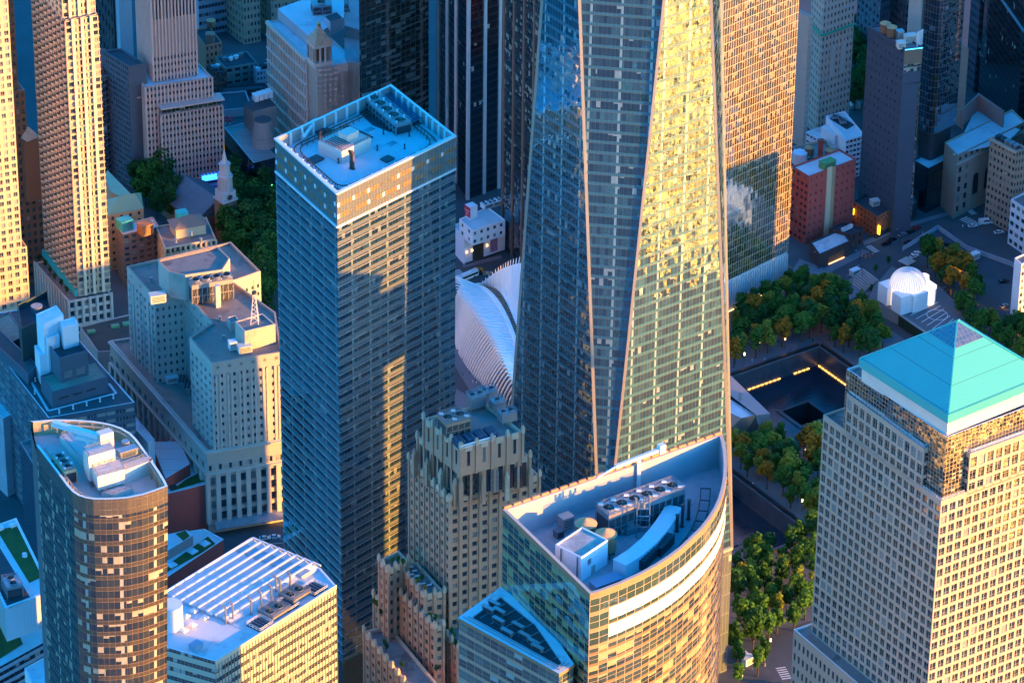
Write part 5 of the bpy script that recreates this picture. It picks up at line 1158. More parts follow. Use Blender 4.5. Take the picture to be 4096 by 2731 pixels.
tj = thing('red_brick_wing', 'low wing of the red brick block with green roofs and pyramid skylights', 'college building', (*P(820, 2180, 14), 0))
q = [P(u, v, 14) for u, v in ((560, 2350), (692, 2338), (914, 2182), (836, 2142), (700, 2165), (560, 2200))]; b = MB(); b.prism(q, 0, 14, 0, False); b.build('wall', m_redb, tj); roof(tj, q, 14, .5, .5, [m_roofw, m_white])
b = MB(); q = [P(u, v, 13.7) for u, v in ((560, 2345), (690, 2318), (885, 2205), (850, 2172), (690, 2290), (560, 2320))]; b.face([(*p, 13.72) for p in q]); b.build('roof_lawn', m_grass, tj)
q = [P(u, v, 18) for u, v in ((560, 2240), (692, 2232), (790, 2170), (765, 2148), (600, 2190))]; b = MB(); b.prism(q, 13, 18, 0, True, 1); b.build('upper_block', [m_conc, m_roofw], tj)
b = MB(); q = [P(u, v, 18.1) for u, v in ((720, 2165), (752, 2192), (778, 2172), (760, 2150))]; b.face([(*p, 18.1) for p in q]); b.build('upper_lawn', m_grass, tj)
for u, v in ((838, 2200), (790, 2232), (708, 2288)): skylight('pyramid skylight with white bars on the green roof of the low red wing', P(u, v, 14), fa + .5, 3.4, 13.7, 'pyramid skylights on the low red wing', h=1, m=curtain('pyramid glass', .6, 50, 0, mu=.15, muc=(.6, .62, .65), dark=(.03, .05, .06), refl=.3))
b = MB()
# ------------------------------------------------------------------ white school block with roof lawn (bottom left)
tn = thing('white_panel_block', 'white panelled block with a long roof lawn and sunken fan plant, bottom left', 'school building', (*P(45, 2478, 60), 0))
zn = 60.0; q = [P(u, v, zn) for u, v in ((-120, 2200), (82, 2115), (232, 2405), (45, 2478))]; q[0] = add(q[3], sub(q[1], q[2])); q[0] = add(q[0], un(sub(q[0], q[1])), 0)
gN = curtain('white panel', 1.5, 1.5, .99, (.62, .66, .7), mu=.03, mh=.03, muc=(.3, .33, .36), sprefl=.06, mmet=0)
b = MB(); u = 0
for i in range(4): u = b.wall(q[i - 4], q[(i + 1) % 4], 45, zn, 0, u) if area(q) > 0 else b.wall(q[(i + 1) % 4], q[i], 45, zn, 0, u)
b.build('panel_wall', gN, tn); roof(tn, q, zn, .5, 1.0, [m_roofw, m_white])
b = MB(); b.face([(*P(u, v, zn - .4), zn - .4) for u, v in ((4, 2165), (85, 2150), (206, 2340), (140, 2375))]); b.build('roof_lawn', m_grass, tn)
b = MB(); b.face([(*P(u, v, zn - .35), zn - .35) for u, v in ((-60, 2260), (2, 2210), (150, 2440), (60, 2478))]); b.build('plant_well', m_roofd, tn)
cooling('steel cooling tower with two fans in the sunken well at the bottom left', P(72, 2385, zn + 3), angof(P(72, 2385, zn), P(110, 2455, zn)), 7.5, 6, zn - .3, 5, 2, r=1.5, pipes=False)
for k, (u, v) in enumerate(((20, 2160), (68, 2147))): unit('white square box at the head of the long roof lawn', 'roof_box', 'plant unit', P(u, v, zn), fa + .4, 2.2, 2, zn - .4, 1, m_white, 'boxes at the roof lawn', slats=False)
pipe('round white roof cowl in the middle of the long roof lawn', P(119, 2265, zn), zn - .4, 1.0, .7, m_white, False)
q = [P(u, v, 30) for u, v in ((-150, 2450), (30, 2390), (250, 2500), (240, 2590), (-20, 2740))]; b = MB(); b.prism(q, 0, 30, 0, True, 1); b.build('lower_block', [curtain('white band glass', 2.6, 3.4, .5, (.55, .6, .66), dark=(.01, .015, .03), mu=.04, muc=(.3, .33, .36), refl=.2, sprefl=.08), m_roofw], tn)
b = MB(); b.face([(*p, 30.1) for p in [P(u, v, 30) for u, v in ((-150, 2510), (95, 2560), (120, 2620), (-30, 2720))]]); b.build('lower_lawn', m_grass, tn)
tz = thing('white_roof_edge_block', 'low white roofed block with round-cornered railings at the bottom edge', 'building', (*P(180, 2720, 40), 0))
q = [P(u, v, 40) for u, v in ((128, 2715), (240, 2650), (330, 2760), (200, 2850))]; b = MB(); b.prism(q, 0, 40, 0, False); b.build('wall', m_white, tz); roof(tz, q, 40, .5, .6, [m_roofw, m_white])

# ------------------------------------------------------------------ white ribbed transit hall
to = thing('ribbed_transit_hall', 'white winged transit hall of close steel ribs beside the tapering tower', 'station hall', (*P(1990, 1300), 0))
def spl(pts, t):
    n = len(pts) - 1; x = min(max(t * n, 0), n - 1e-6); i = int(x); f = x - i
    p = [pts[max(0, i - 1)], pts[i], pts[i + 1], pts[min(n, i + 2)]]
    return tuple(.5 * (2 * p[1][k] + (p[2][k] - p[0][k]) * f + (2 * p[0][k] - 5 * p[1][k] + 4 * p[2][k] - p[3][k]) * f * f + (3 * p[1][k] - p[0][k] - 3 * p[2][k] + p[3][k]) * f ** 3) for k in range(len(p[0])))
w3 = lambda u, v, z: (*P(u, v, z), z)
arcN = [w3(1903, 1142, 24), w3(1950, 1172, 28), w3(1992, 1219, 31), w3(2029, 1285, 32), w3(2062, 1364, 32), w3(2090, 1433, 31), w3(2120, 1530, 28), w3(2150, 1650, 22)]
tipN = [w3(1814, 1108, 30), w3(1822, 1170, 30), w3(1862, 1222, 31), w3(1905, 1280, 32), w3(1952, 1352, 32), w3(1993, 1428, 32), w3(2044, 1522, 31), w3(2110, 1620, 28)]
gndN = [w3(1812, 1240, 0), w3(1818, 1340, 0), w3(1828, 1400, 0), w3(1862, 1460, 0), w3(1908, 1515, 0), w3(1960, 1560, 0), w3(2035, 1615, 0), w3(2110, 1670, 0)]
arcF = [w3(1912, 1142, 24), w3(1985, 1155, 28), w3(2030, 1212, 31), w3(2066, 1290, 32), w3(2100, 1365, 32), w3(2128, 1440, 31), w3(2160, 1530, 28), w3(2190, 1640, 22)]
tipF = [w3(1906, 1140, 26), w3(1980, 1074, 40), w3(2045, 1036, 48), w3(2126, 1012, 52), w3(2210, 1015, 54), w3(2290, 1040, 52), w3(2370, 1090, 48), w3(2420, 1160, 42)]
m_rib = mat('white rib steel', (.9, .89, .87), .45, .03, .2)
nr = 46; bN, bF, bG = MB(), MB(), MB()
def plate(b, p, q, th, dn):
    p, q = Vector(p), Vector(q); d = (q - p).normalized(); s = d.cross(Vector((0, 0, 1))).normalized() * th / 2; dz = Vector((0, 0, -dn))
    for e in (s, -s): b.quad(p + e, q + e * .3, q + e * .3 + dz * .25, p + e + dz)
    b.quad(p + s, p - s, q - s * .3, q + s * .3); b.quad(p + s + dz, q + s * .3 + dz * .25, q - s * .3 + dz * .25, p - s + dz)
for i in range(nr):
    t_ = i / (nr - 1)
    a, tp_, g_ = spl(arcN, t_), spl(tipN, t_), spl(gndN, t_); plate(bN, a, tp_, 1.15, 1.6)
    A, G_ = Vector(lerp(a, tp_, .62)) + Vector((0, 0, -1.5)), Vector(g_); M = (A + G_) / 2 + (Vector((tp_[0] - a[0], tp_[1] - a[1], 0)).normalized()) * 1.6
    pts_ = [A.lerp(M, s / 3).lerp(M.lerp(G_, s / 3), s / 3) for s in range(4)]
    for x, y in zip(pts_, pts_[1:]): bG.bar(x, y, .55, h=1.0)
    plate(bF, spl(arcF, t_), spl(tipF, t_), .8, 2.2)
bN.build('near_wing', m_rib, to); bF.build('far_wing', m_rib, to); bG.build('wall_ribs', m_rib, to)
b = MB()
for i in range(nr - 1):
    t0, t1_ = i / (nr - 1), (i + 1) / (nr - 1); dz = Vector((0, 0, -1.2))
    b.quad(Vector(spl(gndN, t0)), Vector(spl(gndN, t1_)), Vector(lerp(spl(arcN, t1_), spl(tipN, t1_), .6)) + dz, Vector(lerp(spl(arcN, t0), spl(tipN, t0), .6)) + dz)
b.build('wall_glazing', mat('dusky hall glass', (.05, .07, .1), .3, .1), to)
b = MB()
for i in range(nr - 1):
    t0, t1_ = i / (nr - 1), (i + 1) / (nr - 1); k0, k1_ = Vector((0, 0, -.7)), .8
    q_ = lambda a_, c_, t_, k: Vector(lerp(spl(a_, t_), spl(c_, t_), k)) + k0
    b.quad(q_(arcN, tipN, t0, k1_), q_(arcN, tipN, t1_, k1_), q_(arcN, tipN, t1_, 0), q_(arcN, tipN, t0, 0)); b.quad(q_(arcF, tipF, t1_, .9), q_(arcF, tipF, t0, .9), q_(arcF, tipF, t0, 0), q_(arcF, tipF, t1_, 0))
b.build('wing_deck', m_rib, to)
b = MB()
for i in range(nr - 1):
    t0, t1_ = i / (nr - 1), (i + 1) / (nr - 1); b.quad(spl(arcN, t0), spl(arcN, t1_), spl(arcF, t1_), spl(arcF, t0))
b.build('ridge_skylight', mat('ridge glass', (.03, .09, .11), .1, .2), to)
b = MB()
for i in range(0, 60):
    t0 = i / 59; p, q = Vector(spl(arcN, t0)), Vector(spl(arcF, t0)); b.bar(p + Vector((0, 0, .3)), q + Vector((0, 0, .3)), .3)
b.build('skylight_bars', mat('tan painted steel', (.4, .3, .2)), to)
b = MB()
for arc in (arcN, arcF):
    for i in range(40): b.bar(Vector(spl(arc, i / 40)), Vector(spl(arc, (i + 1) / 40)), 1.5)
b.build('ridge_arch', m_rib, to)

# ------------------------------------------------------------------ churchyard: chapel
tcx = thing('stone_chapel', 'old stone chapel with a slate roof and a tall tiered steeple among trees', 'chapel', (*P(895, 975), 0))
m_brs = mat('brownstone', (.27, .14, .09), .85, .2, .1); m_slate = mat('slate roof', (.12, .15, .17), .7, .2, .25); m_spire = mat('grey painted spire', (.42, .42, .44), .7, .15, .2)
rd = un(sub(P(720, 800), P(880, 905))); ra_ = math.atan2(rd[1], rd[0]); c0 = P(897, 975); rn = (-rd[1], rd[0]); c1 = add(c0, rd, 6); c2_ = add(c1, rd, 30); hw = 12
b = MB(); b.obox(lerp(c1, c2_, .5), ra_, 30, 2 * hw, 0, 10); b.build('wall', m_brs, tcx)
b = MB(); A, B = (*c1, 17.5), (*c2_, 17.5)
for s in (-1, 1):
    e, f_ = add(c1, rn, s * (hw + .8)), add(c2_, rn, s * (hw + .8)); q = ((*e, 9.6), (*f_, 9.6), B, A); b.face(q if s > 0 else q[::-1])
for p, z in ((c1, 1), (c2_, 1)): b.face(((*add(p, rn, -hw), 9.6), (*add(p, rn, hw), 9.6), (*p, 17.4)))
b.build('nave_roof', m_slate, tcx)
b = MB(); b.obox(c0, ra_, 7.5, 7.5, 0, 20); b.build('tower', m_brs, tcx)
for i_, (dx, dy) in enumerate(((0, -1), (-1, 0))):
    b = MB(); dd = (rd[0] * dx + rn[0] * dy, rd[1] * dx + rn[1] * dy); p = add(c0, dd, 3.8); b.obox(p, math.atan2(dd[1], dd[0]) + R_(90), 2, .25, 11, 16.5); b.build('louvred_window', m_spire, tcx)
    b = MB(); p = add(c0, dd, 3.85); k = 12; pr_ = (-dd[1], dd[0]); b.face([(*add(p, pr_, 1.4 * math.cos(x * math.pi / 6)), 22.3 + 1.4 * math.sin(x * math.pi / 6)) for x in range(12)]); b.build('clock_face', m_dsteel, tcx)
ztip = ZV(c0, 588); b = MB(); b.obox(c0, ra_, 8.2, 8.2, 20, 21); b.obox(c0, ra_, 6.8, 6.8, 21, 25); b.cyl(c0, 3.2, 25, 32, 8); b.cyl(c0, 3.7, 31.7, 32.5, 8); b.cyl(c0, 2.4, 32.5, 38, 8); b.cyl(c0, 2.8, 37.8, 38.5, 8); b.cyl(c0, 1.5, 38.5, ztip - 5, 8, r2=.25)
for k in range(8): x = R_(45 * k + 22); b.bar((c0[0] + 3.3 * math.cos(x), c0[1] + 3.3 * math.sin(x), 25), (c0[0] + 3.3 * math.cos(x), c0[1] + 3.3 * math.sin(x), 31.8), .5)
b.build('steeple', m_spire, tcx); b = MB(); b.cyl(c0, .5, ztip - 5, ztip - 2.5, 8, r2=.3); b.bar((*c0, ztip - 2.5), (*c0, ztip), .25); b.build('gilt_finial', mat('gilt', (.7, .4, .1), .35, .1, .5, .8), tcx)
# ------------------------------------------------------------------ streets of older buildings behind
def tower(name, label, cat, g, vt, Lp, Rp, at='roof', wm=m_lstone, rm=None, lf=None, rf=None, gm=None, par=.8, z0=0, zt=None, depth=None):
    """building from its near ground corner g, the row vt where that corner ends, and its left/right roof (or ground) corners"""
    gg = P(*g); z1 = zt or ZV(gg, vt); t = thing(name, label, cat, (*gg, 0)); zz = z1 if at == 'roof' else 0
    L, R = P(*Lp, zz), P(*Rp, zz); c = [L, gg, R, add(L, sub(R, gg))]
    rm = rm or [m_roofg, wm]
    if gm: glassblock(t, c, z0, z1, gm, rm, par)
    else: block(t, c, z0, z1, wm, rm, lf, rf, par, .5)
    t['_z'] = z1; return t, c, z1
wo = lambda **k: dict(dict(fx=(.25, .75), fz=(.2, .7), dep=.35, fw=.05), **k)
# old stone block with colonnaded storeys and a corner lantern
t, c, z = tower('colonnaded_stone_block', 'white stone block of stacked colonnades with a pyramid lantern on its corner', 'office building', (1262, 745), 292, (1046, 108), (1400, 262), wm=m_lstone, rm=[m_roofw, m_lstone], lf=None, rf=None)
A, B = c[0], c[1]; d = un(sub(B, A)); n = (d[1], -d[0]); a = math.atan2(d[1], d[0])
b = MB(); nfl = 9; fh = z / nfl
facade(b, t, lerp(A, B, .0), lerp(A, B, .8), .3, z - 3, 15, nfl * 2, fx=(.2, .85), fz=(.12, .86), dep=1.2, nv=1, fw=.05); b.build('colonnade_wall', m_lstone, t)
b = MB(); bw_ = MB()
for k in range(1, nfl + 1): bw_.obox(add(lerp(A, B, .4), n, .7), a, ln(sub(B, A)) * .82, 1.6, k * fh - .7 if k < nfl else z - 1.4, k * fh + .1 if k < nfl else z + .3)
for k in range(16):
    for j in range(nfl): b.cyl(add(lerp(A, B, .8 * k / 15), n, .6), .55, j * fh, (j + 1) * fh - .9, 6)
b.build('columns', m_lstone, t); bw_.build('cornices', m_lstone, t)
facr = MB(); facade(facr, t, lerp(A, B, .8), B, 0, z, 5, 22, fx=(.22, .78), fz=(.18, .75), glass='warm lit window glass', dep=.6); facade(facr, t, c[1], lerp(c[1], c[2], .52), 0, z, 4, 22, fx=(.22, .78), fz=(.18, .75), dep=.6, glass='warm lit window glass'); facade(facr, t, lerp(c[1], c[2], .52), c[2], 0, z - 4, 2, 24, fx=(.35, .65), fz=(.2, .7)); facr.build('corner_wall', m_lstone, t)
pc_ = lerp(lerp(A, B, .9), lerp(c[3], c[2], .9), .18); b = MB(); b.obox(pc_, a, 9, 9, z - 1, z + 2)
for k in range(4):
    for j in range(4): p = (-3.9 + 2.6 * j); x, y = ((p, -3.9), (3.9, p), (-p, 3.9), (-3.9, -p))[k]; q = (pc_[0] + d[0] * x + n[0] * -y, pc_[1] + d[1] * x + n[1] * -y); b.cyl(q, .55, z + 2, z + 9.5, 8)
b.obox(pc_, a, 9.4, 9.4, z + 9.5, z + 10.6); b.build('lantern', m_lstone, t)
b = MB(); b.obox(pc_, a, 5.2, 5.2, z + 2, z + 9.5); b.build('lantern_core', mat('orange brick dark', (.2, .09, .05)), t)
b = MB()
for k in range(9): b.obox(pc_, a, 9 - k * .9, 9 - k * .9, z + 10.6 + k * .85, z + 11.5 + k * .85)
b.build('stepped_pyramid', m_terra, t); b = MB(); b.cyl(pc_, .8, z + 18, z + 20, 10); b.cyl(pc_, .9, z + 20, z + 21, 10, r2=.1); b.build('gilt_finial', mat('gilt', (.7, .4, .1)), t)
q = [P(u, v, z + 5) for u, v in ((1080, 58), (1215, 170), (1420, 40), (1330, -40))]; b = MB(); b.prism(q, z - .5, z + 5, 0, True, 1); b.build('pale_penthouse', [mat('grey blue panel', (.3, .36, .42), .6, .1), m_roofw], t)
q = [P(u, v, z + 9) for u, v in ((1270, 85), (1292, 105), (1340, 88), (1316, 66))]; b = MB(); b.prism(q, z + 4, z + 9, 0, True, 1); b.build('plant_room', [mat('grey blue panel', (.3, .36, .42)), m_roofd], t)
cooling('fan plant inside a steel cage on the pale roof behind the pyramid lantern', P(1255, 45, z + 8), a + 1.3, 9, 6, z + 5, 5, 1, r=2.2, mats=[m_steel, m_roofd], pipes=False)
# dark green hotel slab, striped tower, slate tower
gH = curtain('green slab glass', 3.0, 3.1, .12, (.04, .06, .06), dark=(.008, .02, .022), mid=(.03, .06, .06), pb=.5, blind=(.12, .17, .17), mu=.09, mh=.14, muc=(.07, .085, .07), refl=.14, lit=.004, mmet=.2)
tower('dark_green_slab', 'dark green gridded hotel slab behind the flat white roof of the gold-banded office tower', 'hotel', (1432, 840), 0, (1368, 690), (1700, 720), at='g', gm=gH, zt=170)
gS2 = curtain('striped tower glass', 1.5, 3.8, .3, (.02, .022, .025), dark=(.004, .006, .01), mid=(.02, .03, .04), pb=.05, mu=.06, mh=.05, muc=(.015, .018, .02), refl=.12, lit=.004, litc=(1, .5, .3))
t, c, z = tower('white_striped_tower', 'black tower with bold white vertical stripes, left of the tapering tower', 'office tower', (1857, 802), 0, (1736, 640), (2010, 742), at='g', gm=gS2, zt=200)
b = MB()
for A, B, ks in ((c[0], c[1], (0, .3, .6, 1)), (c[1], c[2], (0, .42, .8, 1.15))):
    d = un(sub(B, A)); a = math.atan2(d[1], d[0])
    for k in ks: b.obox(add(lerp(A, B, k), (d[1], -d[0]), .3), a, 1.5, .8, 0, 200)
b.build('stripe_ribs', mat('white stone rib', (.6, .6, .62), .6, .08), t)
gK = curtain('slate tower glass', 1.5, 3.9, .35, (.03, .05, .07), dark=(.008, .02, .03), mid=(.05, .09, .1), pb=.5, blind=(.3, .36, .3), mu=.07, mh=.06, muc=(.03, .04, .05), refl=.16, lit=.02, litc=(.8, .9, .6), wob=.02)
t, c, z = tower('slate_glass_tower', 'dark slate glass tower with thin brown ribs just left of the tapering tower', 'office tower', (2200, 1190), 0, (2001, 985), (2500, 1080), at='g', gm=gK, zt=190)
piers(t, c[0], c[1], 0, 190, 5, 1.0, .7, mat('brown rib', (.2, .13, .1), .6))
# corner store
t, c, z = tower('white_corner_store', 'white corner store with posters and wall lamps beside the ribbed transit hall', 'shop', (1851, 1064), 955, (1800, 905), (2010, 897), wm=m_wht, rm=[m_roofw, m_wht])
A, B = c[1], c[2]; d = un(sub(B, A)); n = (d[1], -d[0]); a = math.atan2(d[1], d[0])
q = [P(u, v, z + 7) for u, v in ((1826, 880), (1880, 925), (2010, 880), (1940, 830))]; b = MB(); facade(b, t, q[1], q[2], z - 1, z + 7, 5, 2, fx=(.2, .6), fz=(.25, .7)); facade(b, t, q[0], q[1], z - 1, z + 7, 2, 2, fx=(.3, .6), fz=(.25, .7)); b.wall(q[2], q[3], z - 1, z + 7); b.wall(q[3], q[0], z - 1, z + 7); b.build('upper_wall', m_wht, t); roof(t, q, z + 7, .5, .4, [m_roofw, m_wht], 'upper_roof')
bc_ = P(1873, 830, z + 12); b = MB(); b.obox(bc_, a, 4, 4, z + 6, z + 13); b.build('bulkhead', m_wht, t)
b = MB(); nn = (-d[0], -d[1]); p = add(bc_, nn, 2.1); b.obox(p, a + R_(90), 4.2, .2, z + 7.5, z + 12.6); sg = b.build('red_sign', mat('red sign', (.55, .02, .05), .5, .05), t)
words('Century', add(add(bc_, nn, 2.2), n, -2), add(add(bc_, nn, 2.2), n, 2), z + 10.4, 1.1, t, m_white, .02, off=.1); words('21', add(add(bc_, nn, 2.2), n, -2), add(add(bc_, nn, 2.2), n, 2), z + 8.6, 1.6, t, m_white, .3, off=.1)
for k, (f, w_, cl) in enumerate(((.33, 6, (.06, .05, .03)), (.72, 4, (.3, .2, .3)))):
    b = MB(); b.obox(add(lerp(A, B, f), n, .12), a, w_, .2, 2.0 if k else .8, 11); b.build('poster', mat('poster %d' % k, cl, .5, .8, .8), t)
b = MB(); b.obox(add(lerp(A, B, .5), n, .2), a, ln(sub(B, A)), .3, 0, .9); b.build('dark_plinth', m_dsteel, t)
for f in (.05, .18, .55):
    b = MB(); p = add(lerp(A, B, f), n, .35); b.cyl(p, .35, 6, 6.8, 8); b.build('wall_lamp', emis('wall lamp glow', (1, .55, .15), 1), t)
for k in range(2): unit('white rooftop unit with twin fans at the back of the white corner store', 'air_handler', 'plant unit', P(1935 + 35 * k, 820 - 12 * k, z + 8), a, 5, 3.5, z + 6.5, 2.2, m_white, 'rooftop units on the corner store', nfan=2)
# low blocks left of the colonnaded block
bgs = [
 ('pale_blue_slab', 'pale blank slab with few small windows between the balcony tower and the dark slab', 'office building', (352, 310), 0, (322, 280), (386, 300), 'g', mat('pale blue grey wall', (.3, .36, .42), .8, .1), (3, 20), (3, 22), 140),
 ('dark_navy_slab', 'near black slab tower between the pale slabs at the top left', 'office tower', (446, 420), 0, (368, 310), (452, 418), 'g', mat('near black wall', (.02, .025, .035), .6, .1), (6, 20), None, 150),
 ('grey_blue_slab', 'plain grey blue slab just left of the pink granite tower', 'office tower', (470, 440), 0, (428, 380), (520, 430), 'g', mat('pale blue grey wall', (.3, .36, .42)), None, None, 130),
 ('dark_window_block', 'dark blue block of small square windows behind the left side of the pink granite tower', 'office building', (520, 790), 300, (385, 240), (560, 290), 'roof', mat('dark blue grey wall', (.08, .1, .13), .8, .15), (12, 22), None, None),
 ('banded_office_block', 'grey office block with ribbon windows behind the orange-walled lofts', 'office building', (770, 175), 0, (752, 160), (885, 150), 'g', mat('pale blue grey wall', (.3, .36, .42)), None, (9, 9, wo(fx=(.04, .96), fz=(.3, .75), nv=2)), 40),
 ('tan_window_tower', 'tan tower with regular small windows at the top, behind low dark roofs', 'office tower', (950, 205), 0, (880, 155), (1016, 190), 'g', mat('dull tan wall', (.28, .25, .19), .8, .1), (6, 14), (5, 14), 60),
 ('tan_window_slab', 'second tan tower, right of the first and close to the colonnaded block', 'office tower', (1060, 190), 0, (1012, 150), (1180, 165), 'g', mat('dull tan wall', (.28, .25, .19)), (5, 14), (9, 14), 60),
 ('orange_loft', 'orange walled loft with a water tank hut and roof garden', 'loft building', (800, 318), 212, (745, 150), (860, 195), 'roof', mat('salmon wall', (.42, .2, .13), .8, .1), None, (4, 4), None),
 ('green_loft', 'grey green loft with wide windows and dark pergolas on its roof', 'loft building', (880, 372), 300, (835, 255), (1003, 274), 'roof', mat('grey green wall', (.17, .22, .2), .8, .1), None, (4, 3, wo(fx=(.2, .85))), None),
 ('white_loft', 'pale loft with small windows right of the grey green loft', 'loft building', (1005, 372), 310, (985, 285), (1062, 297), 'roof', mat('pale blue grey wall', (.3, .36, .42)), None, (5, 3), None),
 ('dark_brick_loft', 'dark brick loft at the back right corner of the pink granite tower', 'loft building', (845, 405), 318, (800, 290), (882, 310), 'roof', mat('dark brick', (.1, .06, .05), .85, .2), (3, 4), (4, 4), None),
 ('black_shop_row', 'black shopfront row with warm lit windows below the lofts', 'shop', (880, 420), 392, (850, 375), (1062, 372), 'roof', m_dsteel, None, (9, 1, wo(glass='warm lit window glass')), None),
 ('white_roof_block', 'low block with a blank pale wall and flat roof right of the pink granite tower', 'low building', (860, 500), 468, (835, 400), (985, 455), 'roof', mat('pale blue grey wall', (.3, .36, .42)), None, None, None),
 ('back_office_block', 'dim office block at the very top behind the lofts', 'office building', (1180, 60), 0, (1100, 20), (1350, 40), 'g', mat('dark blue grey wall', (.08, .1, .13)), (8, 12), (10, 12), 60),
 ('far_dark_tower', 'far dark tower at the top between the lofts and the pale roof', 'office tower', (880, 40), 0, (790, 20), (980, 30), 'g', mat('dark blue grey wall', (.08, .1, .13)), None, (8, 12), 60),
]
for nm, lb, ct, g, vt, Lp, Rp, at, wm, lf, rf, zt in bgs:
    lf = (lf[0], lf[1], lf[2] if len(lf) > 2 else wo()) if lf else None; rf = (rf[0], rf[1], rf[2] if len(rf) > 2 else wo()) if rf else None
    t, c, z = tower(nm, lb, ct, g, vt, Lp, Rp, at, wm, [m_roofd, wm], lf, rf, zt=zt)
    if nm == 'orange_loft': watertank('timber tank on the orange walled loft', P(815, 110, z + 6), z, 2.2, 3, 3); unit('small salmon stair hut on the orange walled loft', 'stair_hut', 'roof hut', P(812, 165, z + 4), 0, 4, 4, z - .8, 5, mat('salmon wall', (.42, .2, .13)))
    if nm in ('green_loft', 'white_loft', 'banded_office_block', 'dark_brick_loft'):
        for k in range(4): unit('small dark roof unit on the low lofts', 'roof_unit', 'plant unit', lerp(lerp(c[1], c[2], .2 + .18 * k), lerp(c[0], c[3], .2 + .18 * k), random.uniform(.3, .8)), random.random(), 2.2, 1.6, z - .8, 1.4, random.choice((m_steel, m_white, m_dsteel)), 'roof units on the low lofts', slats=False)
# dark glass transit building with a metal cone
t, c, z = tower('glass_transit_block', 'black glass building with a seamed metal roof and a leaning metal cone', 'station building', (1005, 830), 676, (878, 538), (1090, 650), gm=curtain('black transit glass', 2.0, 4, .1, (.02, .02, .03), dark=(.004, .006, .01), mid=(.015, .02, .03), pb=0, mu=.05, muc=(.03, .035, .045), refl=.18, lit=.0), rm=[seam('seamed grey roof', (.22, .26, .27), .5), m_steel], par=.3)
cc_ = P(1036, 600, z); b = MB(); b.cyl(cc_, 5.6, z - .4, z + 13, 24, 0, r2=4.0, mt=1); b.build('metal_cone', [seam('cone metal', (.24, .26, .28), .45), m_roofd], t)
q = [P(u, v, z + 11) for u, v in ((952, 437), (990, 470), (1085, 445), (1050, 410))]; b = MB(); b.prism(q, z - .4, z + 11, 0, True, 1); b.build('plant_block', [mat('grey green panel', (.16, .2, .21), .7), m_roofd], t)
for k in range(4): unit('white plant cabinet in the row of four above the metal cone', 'plant_box', 'plant unit', P(1000 + 18 * k, 418 - 6 * k, z + 12), angof(c[1], c[0]), 4.2, 2.0, z + 10.8, 3, m_white, 'plant cabinets above the cone')
A, B = c[1], c[2]; d = un(sub(B, A))
for k, (f, zz, h_) in enumerate(((.3, 5, 3), (.45, 8, 2), (.7, 4, 2.5))): b = MB(); b.obox(add(lerp(A, B, f), (d[1], -d[0]), .1), math.atan2(d[1], d[0]), 2.2, .2, zz, zz + h_); b.build('screen', emis('green screen', (.1, .9, .3), .6), t)
for k in range(4):
    t = thing('red_parasol', 'red square parasol on the terrace beside the black glass building', 'parasol', (*P(882 + 18 * (k % 2) + 2 * k, 515 - 8 * (k // 2) - 2, 8), 8), 'red parasols'); p = P(882 + 18 * (k % 2) + 3 * (k // 2), 517 - 12 * (k // 2), 9)
    b = MB(); b.cyl(p, 1.7, 10, 10.7, 4, 0, r2=0); b.build('canopy', mat('red cloth', (.55, .02, .04), .8, .1), t); b = MB(); b.cyl(p, .08, 7.9, 10, 6); b.build('pole', m_white, t)
# lower blocks near the churchyard
t, c, z = tower('green_roofed_block', 'yellow brick block with bright green copper roofs lit by the low sun', 'office building', (437, 1120), 899, (412, 836), (562, 868), wm=mat('yellow brick', (.42, .3, .17), .8, .1), rm=None or [m_roofg, m_terra], lf=(3, 8, wo()), rf=(4, 8, wo(fx=(.35, .65))))
b = MB(); rdg = lerp(lerp(c[0], c[1], .5), lerp(c[3], c[2], .5), .35); r2_ = lerp(lerp(c[0], c[1], .5), lerp(c[3], c[2], .5), .8)
hi = z + 4.5
b.face(((*c[1], z + .1), (*c[2], z + .1), (*r2_, hi), (*rdg, hi))); b.face(((*c[0], z + .1), (*c[1], z + .1), (*rdg, hi))); b.face(((*c[2], z + .1), (*c[3], z + .1), (*r2_, hi))); b.face(((*c[3], z + .1), (*c[0], z + .1), (*rdg, hi), (*r2_, hi))); b.build('copper_roof', seam('pale green copper', (.3, .52, .33), .55), t)
q = [P(u, v, z) for u, v in ((400, 735), (430, 800), (548, 862), (562, 858), (415, 715))]; b = MB(); b.prism(q, 0, z - .5, 0, True, 1); b.build('long_wing', [mat('yellow brick', (.42, .3, .17)), seam('pale green copper2', (.3, .52, .33), .55)], t)
t, c, z = tower('brown_court_block', 'brown brick block with teal stair huts between the gold towers and the ornate corner house', 'office building', (495, 1180), 975, (455, 935), (628, 940), wm=mat('dull brown brick', (.2, .13, .1), .85, .15), rm=[m_roofw, m_terra], lf=(5, 9, wo()), rf=(5, 9, wo(fx=(.2, .8), nv=1)))
for k, (u, v, lb, cl) in enumerate(((487, 915, 'teal and red stair hut at the left end of the brown block', (.05, .4, .38)), (570, 930, 'orange walled stair hut in the middle of the brown block', (.4, .17, .06)))): unit(lb, 'stair_hut', 'roof hut', P(u, v, z + 4), a, 6, 5, z - .8, 5, mat('hut colour %d' % k, cl, .7))
t, c, z = tower('ornate_corner_house', 'ornate gold-lit corner house with a green cornice, hipped penthouse and scaffolding', 'office building', (664, 1230), 1025, (613, 938), (855, 982), wm=m_gold, rm=[m_roofg, m_terra], lf=(5, 7, wo(fx=(.3, .7))), rf=(10, 7, wo(fx=(.25, .75), fz=(.2, .75))))
bands(t, c[1], c[2], [z - 4.2], .8, .9, mat('green cornice', (.05, .4, .25), .6), 'cornice'); piers(t, c[1], c[2], 2, z - .5, 10, .8, .5, m_gold)
